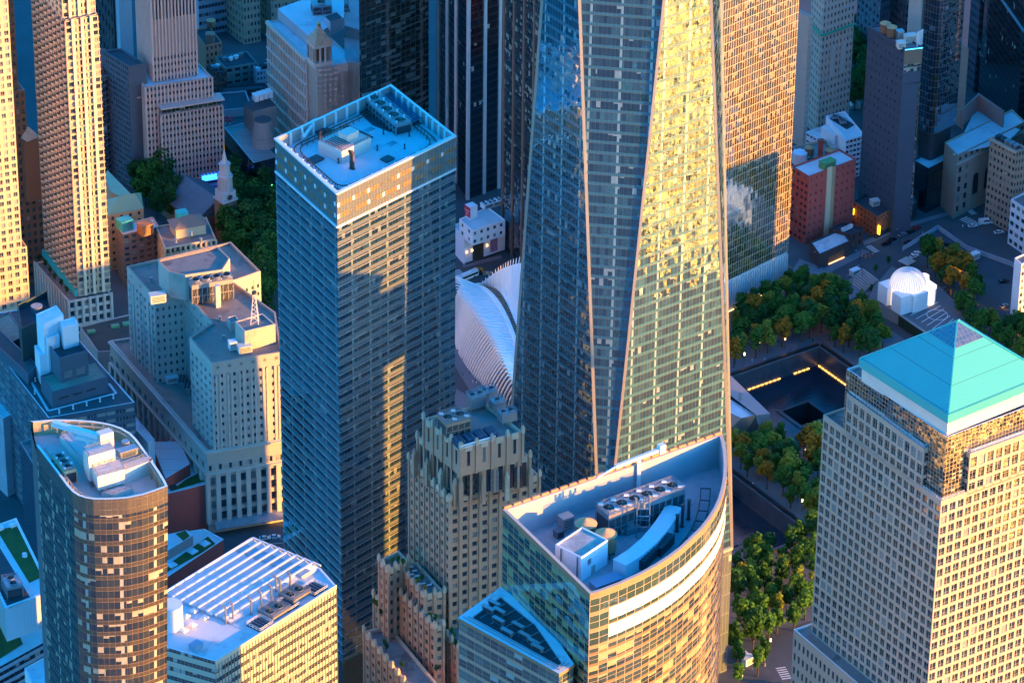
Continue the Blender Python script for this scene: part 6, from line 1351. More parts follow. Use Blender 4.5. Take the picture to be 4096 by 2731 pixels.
b = MB(); cx_ = lerp(c[1], c[3], .55); d = un(sub(c[2], c[1])); a = math.atan2(d[1], d[0]); b.obox(cx_, a, 14, 9, z - .5, z + 4.5); b.build('penthouse', m_gold, t)
b = MB(); w_ = lambda x, y, z_: (cx_[0] + d[0] * x - d[1] * y, cx_[1] + d[1] * x + d[0] * y, z_)
A4 = [w_(-8, -5.4, z + 4.5), w_(8, -5.4, z + 4.5), w_(8, 5.4, z + 4.5), w_(-8, 5.4, z + 4.5)]; r1, r2 = w_(-2.5, 0, z + 8), w_(2.5, 0, z + 8)
b.face((A4[0], A4[1], r2, r1)); b.face((A4[1], A4[2], r2)); b.face((A4[2], A4[3], r1, r2)); b.face((A4[3], A4[0], r1)); b.build('hipped_roof', seam('seamed brown roof', (.3, .24, .2), .6), t)
b = MB(); b.obox(w_(-2, 2, 0)[:2], a, 5, 4, z + 6, z + 9.5); b.build('teal_hut', m_patina, t)
b = MB()
for k in range(6):
    for zz in (z - 8, z - 5, z - 2): b.bar((*add(lerp(c[1], c[2], .02 + .06 * k), (d[1], -d[0]), 1.2), zz), (*add(lerp(c[1], c[2], .08 + .06 * k), (d[1], -d[0]), 1.2), zz), .18)
    b.bar((*add(lerp(c[1], c[2], .02 + .06 * k), (d[1], -d[0]), 1.2), z - 10), (*add(lerp(c[1], c[2], .02 + .06 * k), (d[1], -d[0]), 1.2), z), .18)
b.build('scaffold', m_dsteel, t)
# ------------------------------------------------------------------ right: older towers, hotel, glass tower
t, c, z = tower('ornate_limestone_tower', 'ornate pale limestone tower with arched top windows and a green cornice', 'office tower', (3248, 520), 0, (3200, 470), (3372, 470), at='g', wm=mat('warm limestone', (.5, .43, .36), .8, .1), lf=(5, 24, wo(fx=(.3, .7))), rf=(9, 24, wo(fx=(.3, .72))), zt=92)
bands(t, c[1], c[2], [ZV(c[1], 112)], .8, 1.1, mat('green cornice', (.05, .4, .25)), 'cornice'); bands(t, c[0], c[1], [ZV(c[1], 112)], .8, 1.1, mat('green cornice', (.05, .4, .25)), 'cornice')
d = un(sub(c[2], c[1])); n = (d[1], -d[0])
for k in (3, 6):
    b = MB(); p = add(lerp(c[1], c[2], k / 9), n, .3); b.obox(p, math.atan2(d[1], d[0]), 2.4, .6, 30, ZV(c[1], 180)); b.cyl(p, 1.5, ZV(c[1], 180), ZV(c[1], 160), 4, r2=0); b.build('carved_bay', m_lstone, t)
tower('slim_limestone_tower', 'slim pale tower between the gold glass slab and the ornate limestone tower', 'office tower', (3192, 565), 42, (3150, 15), (3222, 38), wm=mat('warm limestone', (.5, .43, .36)), lf=None, rf=(3, 24, wo(fx=(.3, .7))))
t, c, z = tower('white_plant_block', 'white walled block with roof fans in a pit beside the dark hotel slab', 'office building', (3360, 690), 530, (3283, 435), (3440, 508), wm=m_wht, rm=[m_roofw, m_wht], lf=None, rf=(5, 8, wo(fx=(.1, .9))))
b = MB(); q = [P(u, v, z + .1) for u, v in ((3297, 440), (3368, 482), (3400, 462), (3335, 425))]; b.face([(*p, z - .75) for p in q]); b.build('fan_pit', m_roofd, t)
for k in range(2): cooling('round brown fan in the pit of the white walled block', P(3320 + 32 * k, 442 + 18 * k, z), 0, 3.4, 3.4, z - .7, 1.2, 1, r=1.4, open_=False, pipes=False, group='fans in the white block pit')
t, c, z2 = tower('white_step_block', 'lower white block stepping down in front of the white walled block', 'office building', (3312, 660), 560, (3205, 500), (3370, 540), wm=m_wht, rm=[m_roofw, m_wht], lf=(8, 4, wo(fx=(.1, .9), fz=(.4, .75))), rf=None)
b = MB(); q = [P(u, v, z2 + 5) for u, v in ((3265, 478), (3320, 515), (3355, 500), (3300, 462))]; b.prism(q, z2 - .5, z2 + 5, 0, True, 1); b.build('penthouse', [m_wht, m_roofw], t)
t, c, z = tower('tank_roof_block', 'old block with chimney, water tanks and a white bay behind the red brick block', 'loft building', (3190, 720), 612, (3150, 560), (3330, 580), wm=mat('dull brown brick', (.2, .13, .1)), rm=[m_roofg, m_terra], lf=(4, 6, wo()), rf=(6, 6, wo()))
watertank('timber water tank on the old block, nearest the gold slab', P(3220, 560, z + 7), z, 2.2, 3.2, 3.5); watertank('timber water tank above the red brick block, beside the brick chimney', P(3304, 568, z + 7), z, 2.4, 3.2, 3.5)
b = MB(); p = P(3264, 580, z + 4); b.obox(p, 0, 2.2, 2.2, z - .5, z + 10); b.obox(p, 0, 2.7, 2.7, z + 9, z + 10.4); one(b, 'brick_chimney', m_redb, 'square brick chimney between the two water tanks', 'chimney', (*p, z))
b = MB(); p = P(3182, 590, z + 4); b.cyl(p, 3.6, z - .5, z + 5, 8); one(b, 'white_roof_bay', m_wht, 'white eight-sided roof pavilion beside the gold slab', 'roof pavilion', (*p, z))
t, c, z = tower('red_brick_tower', 'red brick block with a cream stripe and blank side walls', 'office building', (3212, 952), 679, (3152, 640), (3408, 604), wm=m_redb, rm=[m_roofw, m_redb], lf=(4, 10, wo(fx=(.2, .8), glass='window glass')), rf=(9, 9, wo(fx=(.42, .62), fz=(.3, .62))))
d = un(sub(c[2], c[1])); n = (d[1], -d[0]); a = math.atan2(d[1], d[0]); L_ = ln(sub(c[2], c[1]))
b = MB(); b.obox(add(lerp(c[1], c[2], .43), n, .18), a, L_ * .1, .5, 0, z + 1); b.build('cream_stripe', mat('cream render', (.62, .52, .34), .8, .08), t); b = MB(); b.obox(add(lerp(c[1], c[2], .52), n, .1), a, L_ * .07, .3, 0, z + .5); b.build('tan_recess', mat('yellow brick', (.42, .3, .17)), t)
unit('green stair hut on the roof of the red brick block', 'stair_hut', 'roof hut', lerp(lerp(c[1], c[2], .3), c[3], .25), a, 7, 4, z - .8, 3.2, mat('green render', (.1, .32, .12), .8))
tower_low, c, z = tower('low_brick_firehouse', 'low dark brick block with a warm strip of light along its foot', 'fire station', (3267, 1046), 990, (3232, 940), (3392, 932), wm=mat('dark red brick', (.1, .05, .045), .85, .15), rm=[m_roofw, m_dsteel])
d = un(sub(c[2], c[1])); n = (d[1], -d[0]); a = math.atan2(d[1], d[0]); b = MB(); b.obox(add(lerp(c[1], c[2], .55), n, .1), a, ln(sub(c[2], c[1])) * .5, .2, .4, 4); b.build('bronze_relief', mat('bronze relief', (.25, .1, .05), .5, .3, 1), tower_low)
b = MB(); b.obox(add(lerp(c[1], c[2], .55), n, .5), a, ln(sub(c[2], c[1])) * .5, .3, .15, .5); b.build('strip_light', emis('warm strip', (1, .5, .2), .6), tower_low)
t, c, z = tower('dark_brick_store', 'dark brick box with a black plant roof behind the low brick fire house', 'low building', (3391, 968), 906, (3305, 885), (3445, 880), wm=mat('dark red brick', (.1, .05, .045)), rm=[m_roofd, m_dsteel], rf=(2, 2, wo(fx=(.35, .6))))
for k in range(4): unit('white roof unit on the black roof of the dark brick box', 'roof_unit', 'plant unit', lerp(lerp(c[1], c[2], .25 + .2 * k), lerp(c[0], c[3], .3 + .15 * k), .5), a, 1.8, 1.4, z - .7, 1.3, m_white, 'roof units on the dark brick box', slats=False)
t, c, z = tower('orange_brick_corner_house', 'small orange brick corner house with black roof and a yellow sign', 'restaurant', (3494, 922), 832, (3400, 772), (3570, 790), wm=m_orangeb, rm=[m_roofd, m_dsteel], lf=(7, 4, wo(fx=(.3, .65))), rf=(6, 4, wo(fx=(.3, .65))))
d = un(sub(c[2], c[1])); n = (d[1], -d[0]); b = MB(); b.obox(add(lerp(c[1], c[2], .05), n, .9), math.atan2(d[1], d[0]) + 1.57, 1.2, .3, 2.5, 7); b.build('yellow_sign', emis('yellow sign', (1, .7, .02), .8), t)
b = MB(); b.obox(add(lerp(c[1], c[2], .5), n, .1), math.atan2(d[1], d[0]), ln(sub(c[2], c[1])), .25, 0, 2.6); b.build('black_shopfront', m_dsteel, t)
unit('cream stair hut with a lamp on the black roof of the orange brick house', 'stair_hut', 'roof hut', lerp(c[1], c[3], .5), .4, 4, 3, z - .7, 2.6, mat('cream panel', (.62, .55, .5)))
b = MB(); p = add(lerp(c[0], c[1], .03), (-.5, -.5)); b.obox(p, .3, 1.6, .4, 5, 8); one(b, 'yellow_billboard', emis('yellow sign', (1, .7, .02), .8), 'small glowing yellow panel at the left end of the orange brick house', 'sign', (*p, 5))
# hotel: dark slab with a glass prow
t, c, z = tower('dark_hotel_slab', 'dark blank hotel slab with a gold-edged glass prow and two water tanks on top', 'hotel', (3560, 905), 160, (3444, 72), (3662, 150), wm=mat('dark slate wall', (.055, .08, .12), .6, .1), rm=[m_roofg, mat('dark slate wall', (.055, .08, .12))], lf=(9, 22, wo(fx=(.4, .6), fz=(.3, .6), glass='blind window glass')), rf=None)
d = un(sub(c[2], c[1])); n = (d[1], -d[0]); zt_ = ZV(P(3576, 882), 278)
pr0 = [add(c[1], un(sub(c[0], c[1])), 3), P(3577, 277, zt_), add(c[2], n, .6)]
gP = curtain('prow glass', 1.6, 3.3, .1, (.3, .25, .18), dark=(.02, .04, .04), mid=(.12, .18, .16), pb=.5, blind=(.4, .42, .34), mu=.08, mh=.1, muc=(.25, .2, .16), refl=.3, wob=.02, mmet=.2)
b = MB(); u = b.wall(pr0[0], pr0[1], 8, zt_); b.wall(pr0[1], pr0[2], 8, zt_, 0, u); b.build('prow_glazing', gP, t); b = MB(); b.face([(*p, zt_ - .2) for p in (pr0[0], pr0[1], pr0[2], c[2], c[1])]); b.build('terrace', m_roofg, t)
zb1, zb2 = ZV(c[1], 255), ZV(c[1], 222); a = math.atan2(d[1], d[0])
b = MB(); b.obox(add(lerp(c[1], c[2], .5), n, .15), a, ln(sub(c[2], c[1])), .3, zb1, zb2); b.build('terrace_glazing', gP, t); b = MB(); b.obox(add(lerp(c[1], c[2], .5), n, .3), a, ln(sub(c[2], c[1])), .6, zb2, z - .5); b.build('bronze_panel', mat('brown panel', (.2, .14, .1), .5, .08), t)
b = MB(); b.obox(add(lerp(c[1], c[2], .5), n, .7), a, ln(sub(c[2], c[1])), .25, z - .4, z - .1); b.build('blue_light_strip', emis('blue strip', (.05, .45, 1), .8), t)
for k, (u, v) in enumerate(((3512, 78), (3538, 92))): watertank(('timber water tank farther back on the hotel slab', 'timber water tank nearer the plant on the hotel slab')[k], P(u, v, z + 2), z - 1, 2.4, 4.5, .8)
for k, (u, v, l_, h_) in enumerate(((3570, 122, 3, 5), (3610, 125, 6, 3.5), (3575, 150, 3.5, 3))): unit(('steel plant stack behind the blue light strip on the hotel slab', 'long cream plant box at the right of the hotel slab roof', 'low cream plant box at the front of the hotel slab roof')[k], 'plant_box', 'plant unit', P(u, v, z), a, l_, 3, z - .8, h_, (m_steel, m_crm, m_crm)[k])
for k in range(5): pipe('slim pale flue in the cluster at the right end of the hotel slab roof', P(3640 + 5 * k, 145 - 3 * k, z), z - .8, 7, .22, m_white, False, 'flues on the hotel slab')
t2, c2, z2 = tower('hotel_podium', 'bronze glass hotel podium with white lettering', 'hotel', (3576, 885), 822, (3558, 785), (3655, 770), gm=curtain('podium bronze glass', 1.2, 8, .08, (.1, .07, .05), dark=(.02, .02, .02), mid=(.08, .07, .06), pb=0, mu=.12, muc=(.15, .1, .07), refl=.2), rm=[m_roofg, m_dsteel])
d = un(sub(c2[2], c2[1])); b = MB(); b.obox(add(lerp(c2[1], c2[2], .42), (d[1], -d[0]), .12), math.atan2(d[1], d[0]), 8.6, .2, z2 * .55, z2 * .55 + 2.4); b.build('sign_board', m_dsteel, t2); words('THE CLOUD ONE', c2[1], c2[2], z2 * .55 + .7, 1.15, t2, emis('white sign', (.9, .92, .95), .8), .12, off=.3)
# rounded blue-black glass tower and its black podium
t, c, z = tower('black_glass_podium', 'black glass podium with a pale roof under the rounded blue tower', 'podium building', (3690, 815), 637, (3632, 602), (3806, 580), gm=curtain('black podium glass', 3, 10, .04, (.01, .012, .016), dark=(.006, .01, .014), mid=(.03, .04, .05), pb=0, mu=.08, muc=(.012, .014, .018), refl=.15), rm=[m_roofw, m_dsteel])
zp_ = z; t = thing('rounded_blue_tower', 'dark blue glass tower with rounded corners and a blank pale flank', 'apartment tower', (*P(3690, 560, z), 0))
Np, Lp_, Rp_ = P(3706, 612, z), P(3642, 585, z), P(3790, 566, z); dR, dL = un(sub(Rp_, Np)), un(sub(Lp_, Np))
rr = 5; qq = [add(Np, dL, 11)] + [tuple(lerp(lerp(add(Np, dL, rr), Np, s), lerp(Np, add(Np, dR, rr), s), s)) for s in (0, .2, .4, .6, .8, 1)] + [add(Np, dR, 17), add(add(Np, dR, 17), dL, 11)]
gQ = curtain('rounded blue glass', 1.6, 3.4, .12, (.05, .06, .08), dark=(.008, .014, .025), mid=(.04, .05, .06), pb=.2, blind=(.16, .17, .2), mu=.06, mh=.06, muc=(.22, .16, .12), refl=.28, wob=.02, mmet=.3)
glassblock(t, qq, z + 14, z + 190, gQ, None); q2_ = inset(qq, 1.6); b = MB(); b.prism(q2_, z - .5, z + 13.9); b.build('recessed_base', m_dsteel, t)
b = MB(); nL = (-dR[0], -dR[1]); core = [add(Np, dL, 11.2), add(add(Np, dL, 11.2), nL, 1.5), add(add(add(Np, dL, 18), nL, 1.5), (0, 0)), add(add(Np, dL, 18), dR, 14)]; b.prism(core, z - .5, z + 185); b.build('blank_flank', mat('pale concrete flank', (.5, .43, .38), .8, .08, .05), t)
b = MB(); a_ = math.atan2(dL[1], dL[0]); [b.obox(add(add(add(Np, dL, 14.5), nL, 1.55), (0, 0)), a_, 1.8, .3, z + 90 + 8 * k, z + 93 + 8 * k) for k in range(9)]; b.build('square_opening', m_dsteel, t)
# flat-roofed hall with arches, pink wall, dark bronze tower
t, c, z = tower('arched_hall', 'broad beige hall with a huge flat pale roof and tall arched openings', 'hall', (3800, 835), 580, (3760, 530), (4080, 440), wm=mat('dull beige wall', (.36, .28, .22), .8, .1), rm=[m_roofw, m_terra], lf=None, rf=None)
d = un(sub(c[2], c[1])); n = (d[1], -d[0]); Lh = ln(sub(c[2], c[1])); a = math.atan2(d[1], d[0])
q = [P(u, v, z + .05) for u, v in ((3795, 560), (3884, 388), (4050, 455))]
b = MB(); fpt = [P(u, v, z - .2) for u, v in ((3795, 578), (3880, 392), (4060, 470), (4010, 520))]; b.face([(*p, z - .55) for p in fpt]); b.build('roof_membrane', m_roofw, t)
for k in range(4):
    b = MB(); p = add(lerp(c[1], c[2], .3 + .17 * k), n, .15); pts = [(-1.9, 8), (1.9, 8), (1.9, 17)] + [(1.9 * math.cos(R_(x)), 17 + 1.9 * math.sin(R_(x))) for x in (30, 60, 90, 120, 150)] + [(-1.9, 17)]; b.face([(*add(p, d, x), y) for x, y in pts]); b.build('arched_window', mat('dark arch', (.03, .035, .04), .4), t)
b = MB(); facade(b, t, add(c[1], n, .1), add(c[2], n, .1), z - 4, z - .5, 12, 1, fx=(.3, .7), fz=(.2, .7), dep=.08); b.build('attic_wall', mat('dull beige wall', (.36, .28, .22)), t); bands(t, c[1], c[2], [z - 4.6], .6, .8, m_lstone, 'cornice')
b = MB(); facade(b, t, add(c[1], n, .1), add(lerp(c[1], c[2], .2), n, .1), 2, z - 6, 2, 5, fx=(.3, .7), dep=.08); b.build('side_bay', mat('dull beige wall', (.36, .28, .22)), t)
b = MB(); A, B, C_ = P(3824, 400, z + 8), P(3872, 312, z + 12), P(3996, 385, z + 12)
for p, q_ in ((A, P(3890, 335, z + 8)), (P(3888, 330, z + 8), P(3994, 400, z + 8))): b.obox(lerp(p, q_, .5), angof(p, q_), ln(sub(q_, p)), .8, z - 1, z + 8)
b.build('pink_screen_wall', mat('pink render', (.4, .2, .17), .8, .08), t)
gO = curtain('bronze black glass', 1.5, 3.9, .3, (.02, .018, .016), dark=(.004, .005, .007), mid=(.025, .02, .018), pb=.05, mu=.14, mh=.04, muc=(.02, .016, .014), refl=.12, lit=.006, litc=(1, .6, .3))
t, c, z = tower('bronze_black_tower', 'near black bronze tower with an orange-lit right face, top right corner', 'office tower', (4040, 560), 0, (3880, 330), (4400, 430), at='g', gm=gO, zt=130)
bands(t, c[0], c[1], [ZV(c[1], 80)], .8, .6, m_steel, 'ledge')
tower('narrow_beige_tower', 'narrow beige flank with small windows right of the rounded blue tower', 'office building', (3822, 470), 145, (3800, 120), (3848, 152), wm=mat('dull beige wall', (.36, .28, .22)), lf=None, rf=(2, 14, wo()))
for k, (g, Lp, Rp, lb) in enumerate((((3480, 270), (3390, 190), (3520, 255), 'dark backing tower behind the hotel slab water tanks'), ((3580, 260), (3520, 215), (3700, 235), 'dark striped tower directly behind the hotel slab'), ((3870, 330), (3835, 300), (3960, 300), 'dim grey tower between the rounded blue tower and the near black tower'))):
    tower('dim_office_tower', lb, 'office tower', g, 0, Lp, Rp, at='g', wm=mat('dark blue grey wall', (.08, .1, .13)), rm=[m_roofd, m_dsteel], lf=(6, 20, wo()), rf=(7, 20, wo()), zt=85)
t, c, z = tower('tan_office_block', 'tan office block with roof plant and big top windows at the right edge', 'office building', (4028, 885), 558, (3942, 506), (4092, 545), wm=mat('tan stone', (.38, .29, .21), .8, .1), rm=[m_roofg, m_terra], lf=(7, 11, wo(fx=(.25, .8))), rf=(4, 11, wo()))
bands(t, c[0], c[1], [z - .6], .8, 1.2, m_terra, 'cornice')
for k in range(5): unit('dark roof unit on the tan office block', 'roof_unit', 'plant unit', lerp(lerp(c[0], c[1], .15 + .17 * k), lerp(c[3], c[2], .15 + .17 * k), .4), a, 2.6, 2, z - .7, 2, random.choice((m_steel, m_dsteel)), 'roof units on the tan office block')
tower('white_grid_tower', 'black and white gridded tower at the far right edge', 'office tower', (4082, 860), 0, (4066, 790), (4200, 800), at='g', gm=curtain('white grid', 2.2, 3.2, .12, (.55, .57, .6), dark=(.01, .012, .016), mid=(.02, .03, .04), pb=0, mu=.15, mh=.1, muc=(.55, .57, .6), refl=.1, mmet=0), zt=75)
tower('white_stone_annex', 'pale stone block with black windows right of the tan office block', 'office building', (4082, 968), 790, (4030, 750), (4150, 760), wm=m_wht, lf=(3, 5, wo(fx=(.15, .85))), rf=None)
t, c, z = tower('white_balcony_block', 'white apartment block with black windows at the right edge above the pyramid', 'apartment block', (4062, 1290), 1010, (4050, 985), (4180, 960), wm=m_wht, lf=None, rf=(6, 10, wo(fx=(.15, .8), fz=(.2, .75))))
# domed church
tn_ = thing('white_domed_church', 'glowing white church with a ribbed dome and four banded corner towers', 'church', (*P(3620, 1160, 6), 6))
zc = 6.0; cD = P(3625, 1108, zc + 8); m_mar = curtain('translucent marble', 1.0, 1.6, .0, mu=.06, mh=.1, muc=(.55, .57, .62), dark=(.72, .7, .68), mid=(.75, .72, .68), pb=0, refl=.04, mmet=0)
e_mar = m_mar.node_tree; 
dR = un(sub(P(3700, 1170, zc), P(3560, 1205, zc))); dR = E1; dL = (-E1[1], E1[0]); aC = TH
W3 = lambda x, y: (cD[0] + dR[0] * x + dL[0] * y, cD[1] + dR[1] * x + dL[1] * y)
m_glow = mat('lit white marble', (.86, .84, .82), .5, .05, .4)
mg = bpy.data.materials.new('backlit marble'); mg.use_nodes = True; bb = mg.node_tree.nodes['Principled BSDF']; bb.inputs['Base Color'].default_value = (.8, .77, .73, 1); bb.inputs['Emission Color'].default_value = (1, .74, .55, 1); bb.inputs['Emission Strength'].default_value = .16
b = MB(); R0 = 8.0; nu, nv = 40, 10
for j in range(nv):
    f0, f1 = math.pi / 2 * j / nv, math.pi / 2 * (j + 1) / nv
    for i in range(nu):
        q = []
        for (ii, f) in ((i, f0), (i + 1, f0), (i + 1, f1), (i, f1)):
            th = 2 * math.pi * ii / nu; r = R0 * math.cos(f); q.append((cD[0] + r * math.cos(th), cD[1] + r * math.sin(th), zc + 9 + R0 * .95 * math.sin(f)))
        b.face(q)
b.build('dome', mg, tn_)
b = MB()
for i in range(nu):
    th = 2 * math.pi * i / nu; pr = None
    for j in range(nv):
        f = math.pi / 2 * j / nv; r = (R0 + .08) * math.cos(f); p = (cD[0] + r * math.cos(th), cD[1] + r * math.sin(th), zc + 9 + (R0 * .95 + .08) * math.sin(f))
        if pr: b.bar(pr, p, .22)
        pr = p
b.cyl(cD, 2.2, zc + 16.2, zc + 16.8, 20); b.build('dome_rib', m_white, tn_)
b = MB(); b.bar((*cD, zc + 16.6), (*cD, zc + 19), .2); b.bar((*add(cD, dR, -.6), zc + 18.2), (*add(cD, dR, .6), zc + 18.2), .2); b.build('gilt_cross', mat('gilt', (.7, .4, .1)), tn_)
b = MB(); b.cyl(cD, R0, zc, zc + 9.05, 40); b.build('drum', mg, tn_)
b = MB()
for x, y in ((-7, 5), (-7, -5), (7, 5)): b.obox(W3(x, y), aC, 6, 6.5, zc, zc + 9)
b.obox(W3(0, -7), aC, 8, 5, zc, zc + 8.5)
for k in range(7):
    for x, y in ((-7, 5), (-7, -5), (7, 5)): b.obox(W3(x, y), aC, 6.25, 6.75, zc + 1.2 * k + .3, zc + 1.2 * k + .75)
    b.obox(W3(0, -7), aC, 8.25, 5.25, zc + 1.2 * k + .3, zc + 1.2 * k + .75)
b.build('corner_tower', m_glow, tn_)
b = MB()
for x, y in ((7.5, -6.5), (10.5, 1.5)):
    b.cyl(W3(x, y), 2.3, zc, zc + 9.5, 20)
    for k in range(7): b.cyl(W3(x, y), 2.42, zc + 1.2 * k + .4, zc + 1.2 * k + .9, 20)
    b.cyl(W3(x, y), 1.3, zc + 9.5, zc + 10.2, 14)
b.obox(W3(9, -2.5), aC, 4, 9, zc + 6.5, zc + 8.6); b.build('entrance_towers', mg, tn_)
b = MB(); b.obox(W3(9.3, -2.5), aC, 3.4, 8.4, zc, zc + 6.5)
for k in range(6): b.obox(W3(11.1, -5.6 + 1.25 * k), aC, .2, .7, zc + 1.0, zc + 5.6, 1)
b.build('entrance_wall', [m_glow, m_dsteel], tn_)
# raised park deck by the church, steps and lawn
b = MB(); q = [P(u, v, 6) for u, v in ((3490, 1110), (3560, 1030), (3760, 1110), (3980, 1330), (3860, 1390), (3590, 1215), (3470, 1160))]; b.prism(q, 0, 6, 1, True, 0); struct(b, 'raised_park', [m_plaza, m_conc])
b = MB()
for k in range(6): A, B = lerp(P(3640, 1225, 6), P(3750, 1290, 6), k / 5), lerp(P(3745, 1170, 6), P(3810, 1235, 6), k / 5); b.obox(lerp(A, B, .5), angof(A, B), ln(sub(B, A)), .45, 6.0, 6.03)
struct(b, 'paving_stripes', m_line)
b = MB(); c = P(3746, 1220, 6)
for k in range(40): a0, a1 = 2 * math.pi * k / 40, 2 * math.pi * (k + 1) / 40; b.bar((c[0] + 4.6 * math.cos(a0), c[1] + 4.6 * math.sin(a0), 6.05), (c[0] + 4.6 * math.cos(a1), c[1] + 4.6 * math.sin(a1), 6.05), .35, h=.06)
struct(b, 'paving_ring', m_line)
b = MB()
A, B = P(3450, 1085), P(3470, 1155)
for k in range(8): b.obox(lerp(P(3420, 1115), P(3480, 1105), k / 8), angof(P(3420, 1105), P(3455, 1130)), 12, .9, 0, .5 + .7 * k)
struct(b, 'park_steps', m_conc)
t = thing('green_wall', 'planted dark green wall under the raised park facing the street', 'green wall', (*P(3590, 1290), 0)); b = MB(); A, B = q[4], q[5]; d = un(sub(A, B)); b.obox(add(lerp(A, B, .5), (d[1], -d[0]), .3), math.atan2(d[1], d[0]), ln(sub(A, B)) - 2, .5, .2, 5.6); b.build('planting', mat('wall planting', (.012, .04, .02), .95, .5, .6, bump=.8), t); b = MB(); b.obox(add(lerp(A, B, .5), (d[1], -d[0]), .5), math.atan2(d[1], d[0]), ln(sub(A, B)) - 2, .8, 5.6, 6.2); b.build('coping', m_conc, t)
# museum pavilion between the pools
tv = thing('faceted_pavilion', 'grey faceted glass and metal pavilion among the plaza trees', 'museum pavilion', (*P(3030, 1700), 0))
zv = 13
q = [P(u, v, zv) for u, v in ((2925, 1480), (3087, 1630), (3032, 1637), (2925, 1560))]; m_strip = seam('striped steel skin', (.36, .4, .44), .4)
b = MB(); b.face([(*p, zv) for p in q]); b.build('metal_roof', m_strip, tv)
q2 = [P(u, v, zv - 1.5) for u, v in ((2900, 1560), (3032, 1640), (2972, 1650), (2900, 1618))]; b = MB(); b.face([(*p, zv - 1.5) for p in q2]); b.build('pale_roof', m_roofw, tv)
b = MB(); g1_, g2_, g3_ = P(3092, 1730), P(3050, 1745), P(2960, 1760)
b.face(((*g1_, 0), (*q[1], zv), (*q[2], zv), (*g2_, 0))); b.build('metal_wedge', m_strip, tv)
b = MB(); b.face(((*g3_, 0), (*g2_, 0), (*q[2], zv), (*q2[2], zv - 1.5))); b.face(((*P(2880, 1745), 0), (*g3_, 0), (*q2[2], zv - 1.5), (*q2[3], zv - 1.5))); b.face(((*g1_, 0), (*P(2960, 1560), 0), (*q[0], zv), (*q[1], zv))); b.build('glazing', curtain('pavilion glass', 2, 2, 0, dark=(.05, .05, .03), mid=(.14, .12, .08), pb=0, mu=.1, mh=.1, muc=(.15, .16, .15), refl=.25), tv)
b = MB(); p = P(2965, 1575, zv); b.cyl(p, .5, zv - 1, zv + 3.4, 10); b.build('steel_flue', m_steel, tv)
# ------------------------------------------------------------------ road paint and pavements
def stripes(a, b_, n, w, l, m=m_line, z=.02, nm='crosswalk'):
    """n bars set between two ground points, each l long across and w wide"""
    A, B = P(*a), P(*b_); d = un(sub(B, A)); b = MB()
    for k in range(n): b.obox(lerp(A, B, (k + .5) / n), math.atan2(d[1], d[0]) + R_(90), l, w, 0, z)
    return struct(b, nm, m)
stripes((3200, 1140), (3290, 1180), 9, .7, 4); stripes((3280, 1090), (3345, 1130), 8, .7, 5); stripes((3235, 1080), (3265, 1095), 5, .7, 4)
stripes((3300, 1160), (3375, 1200), 9, .7, 4.5); stripes((3463, 950), (3500, 975), 6, .6, 3); stripes((3838, 830), (3900, 860), 7, .7, 5); stripes((3862, 795), (3885, 815), 5, .6, 3)
stripes((1040, 800), (1055, 850), 8, .6, 4); stripes((1815, 1085), (1850, 1120), 7, .7, 4); stripes((3150, 2640), (3180, 2690), 6, .6, 4)
def line(pts, w, m, nm='lane_line', z=.02):
    b = MB(); q = [P(*p) for p in pts]
    for p, r in zip(q, q[1:]): b.obox(lerp(p, r, .5), angof(p, r), ln(sub(r, p)), w, 0, z)
    return struct(b, nm, m)
for pts in (((3370, 1165), (3480, 1240)), ((3375, 1160), (3490, 1235)), ((3120, 1020), (3185, 1060))): line(pts, .3, m_yline)
for k in range(7): line(((3375 + 16 * k, 1168 + 11 * k), (3384 + 16 * k, 1163 + 11 * k)), .3, m_yline)
for pts in (((3395, 1215), (3560, 1330)), ((3420, 1280), (3600, 1400)), ((2960, 1270), (3120, 1190)), ((3690, 960), (3800, 1020)), ((3650, 970), (3680, 985)), ((3730, 980), (3760, 995)), ((3760, 920), (3790, 960)), ((3800, 930), (3830, 970)), ((3840, 940), (3870, 975)), ((1048, 2180), (1150, 2175)), ((1045, 2200), (1150, 2192)), ((3780, 1060), (3835, 1030)), ((3800, 1085), (3855, 1050))): line(pts, .25, m_line)
b = MB(); 
def walk(pts, nm='pavement'):
    return sheet(nm, m_walk, pts, .14)
walk(((3160, 1060), (3260, 1090), (3470, 975), (3440, 965), (3290, 1045), (3190, 1010))); walk(((2990, 1195), (3140, 1120), (3175, 1150), (2990, 1250))); walk(((3350, 1140), (3420, 1180), (3500, 1130), (3470, 1060), (3400, 1090)))
walk(((3450, 950), (3600, 880), (3800, 815), (3790, 805), (3590, 865), (3440, 935))); walk(((1845, 1075), (2000, 1035), (1998, 1022), (1845, 1062))); walk(((1810, 1180), (1790, 1420), (1880, 1560), (2090, 1720), (2090, 1640), (1930, 1520), (1830, 1380)), 'station_plaza')
walk(((1830, 1560), (1900, 1600), (2090, 1760), (2050, 1790), (1820, 1620)), 'terrace_paving'); walk(((540, 800), (590, 790), (890, 745), (900, 760), (610, 815)))
struct((lambda b: (b.face([(*P(u, v), .05) for u, v in ((3600, 960), (3740, 880), (4040, 1010), (4080, 1100), (3900, 1060))]), b)[1])(MB()), 'parking_lot', mat('worn asphalt', (.055, .065, .08), .85, .2, .08))
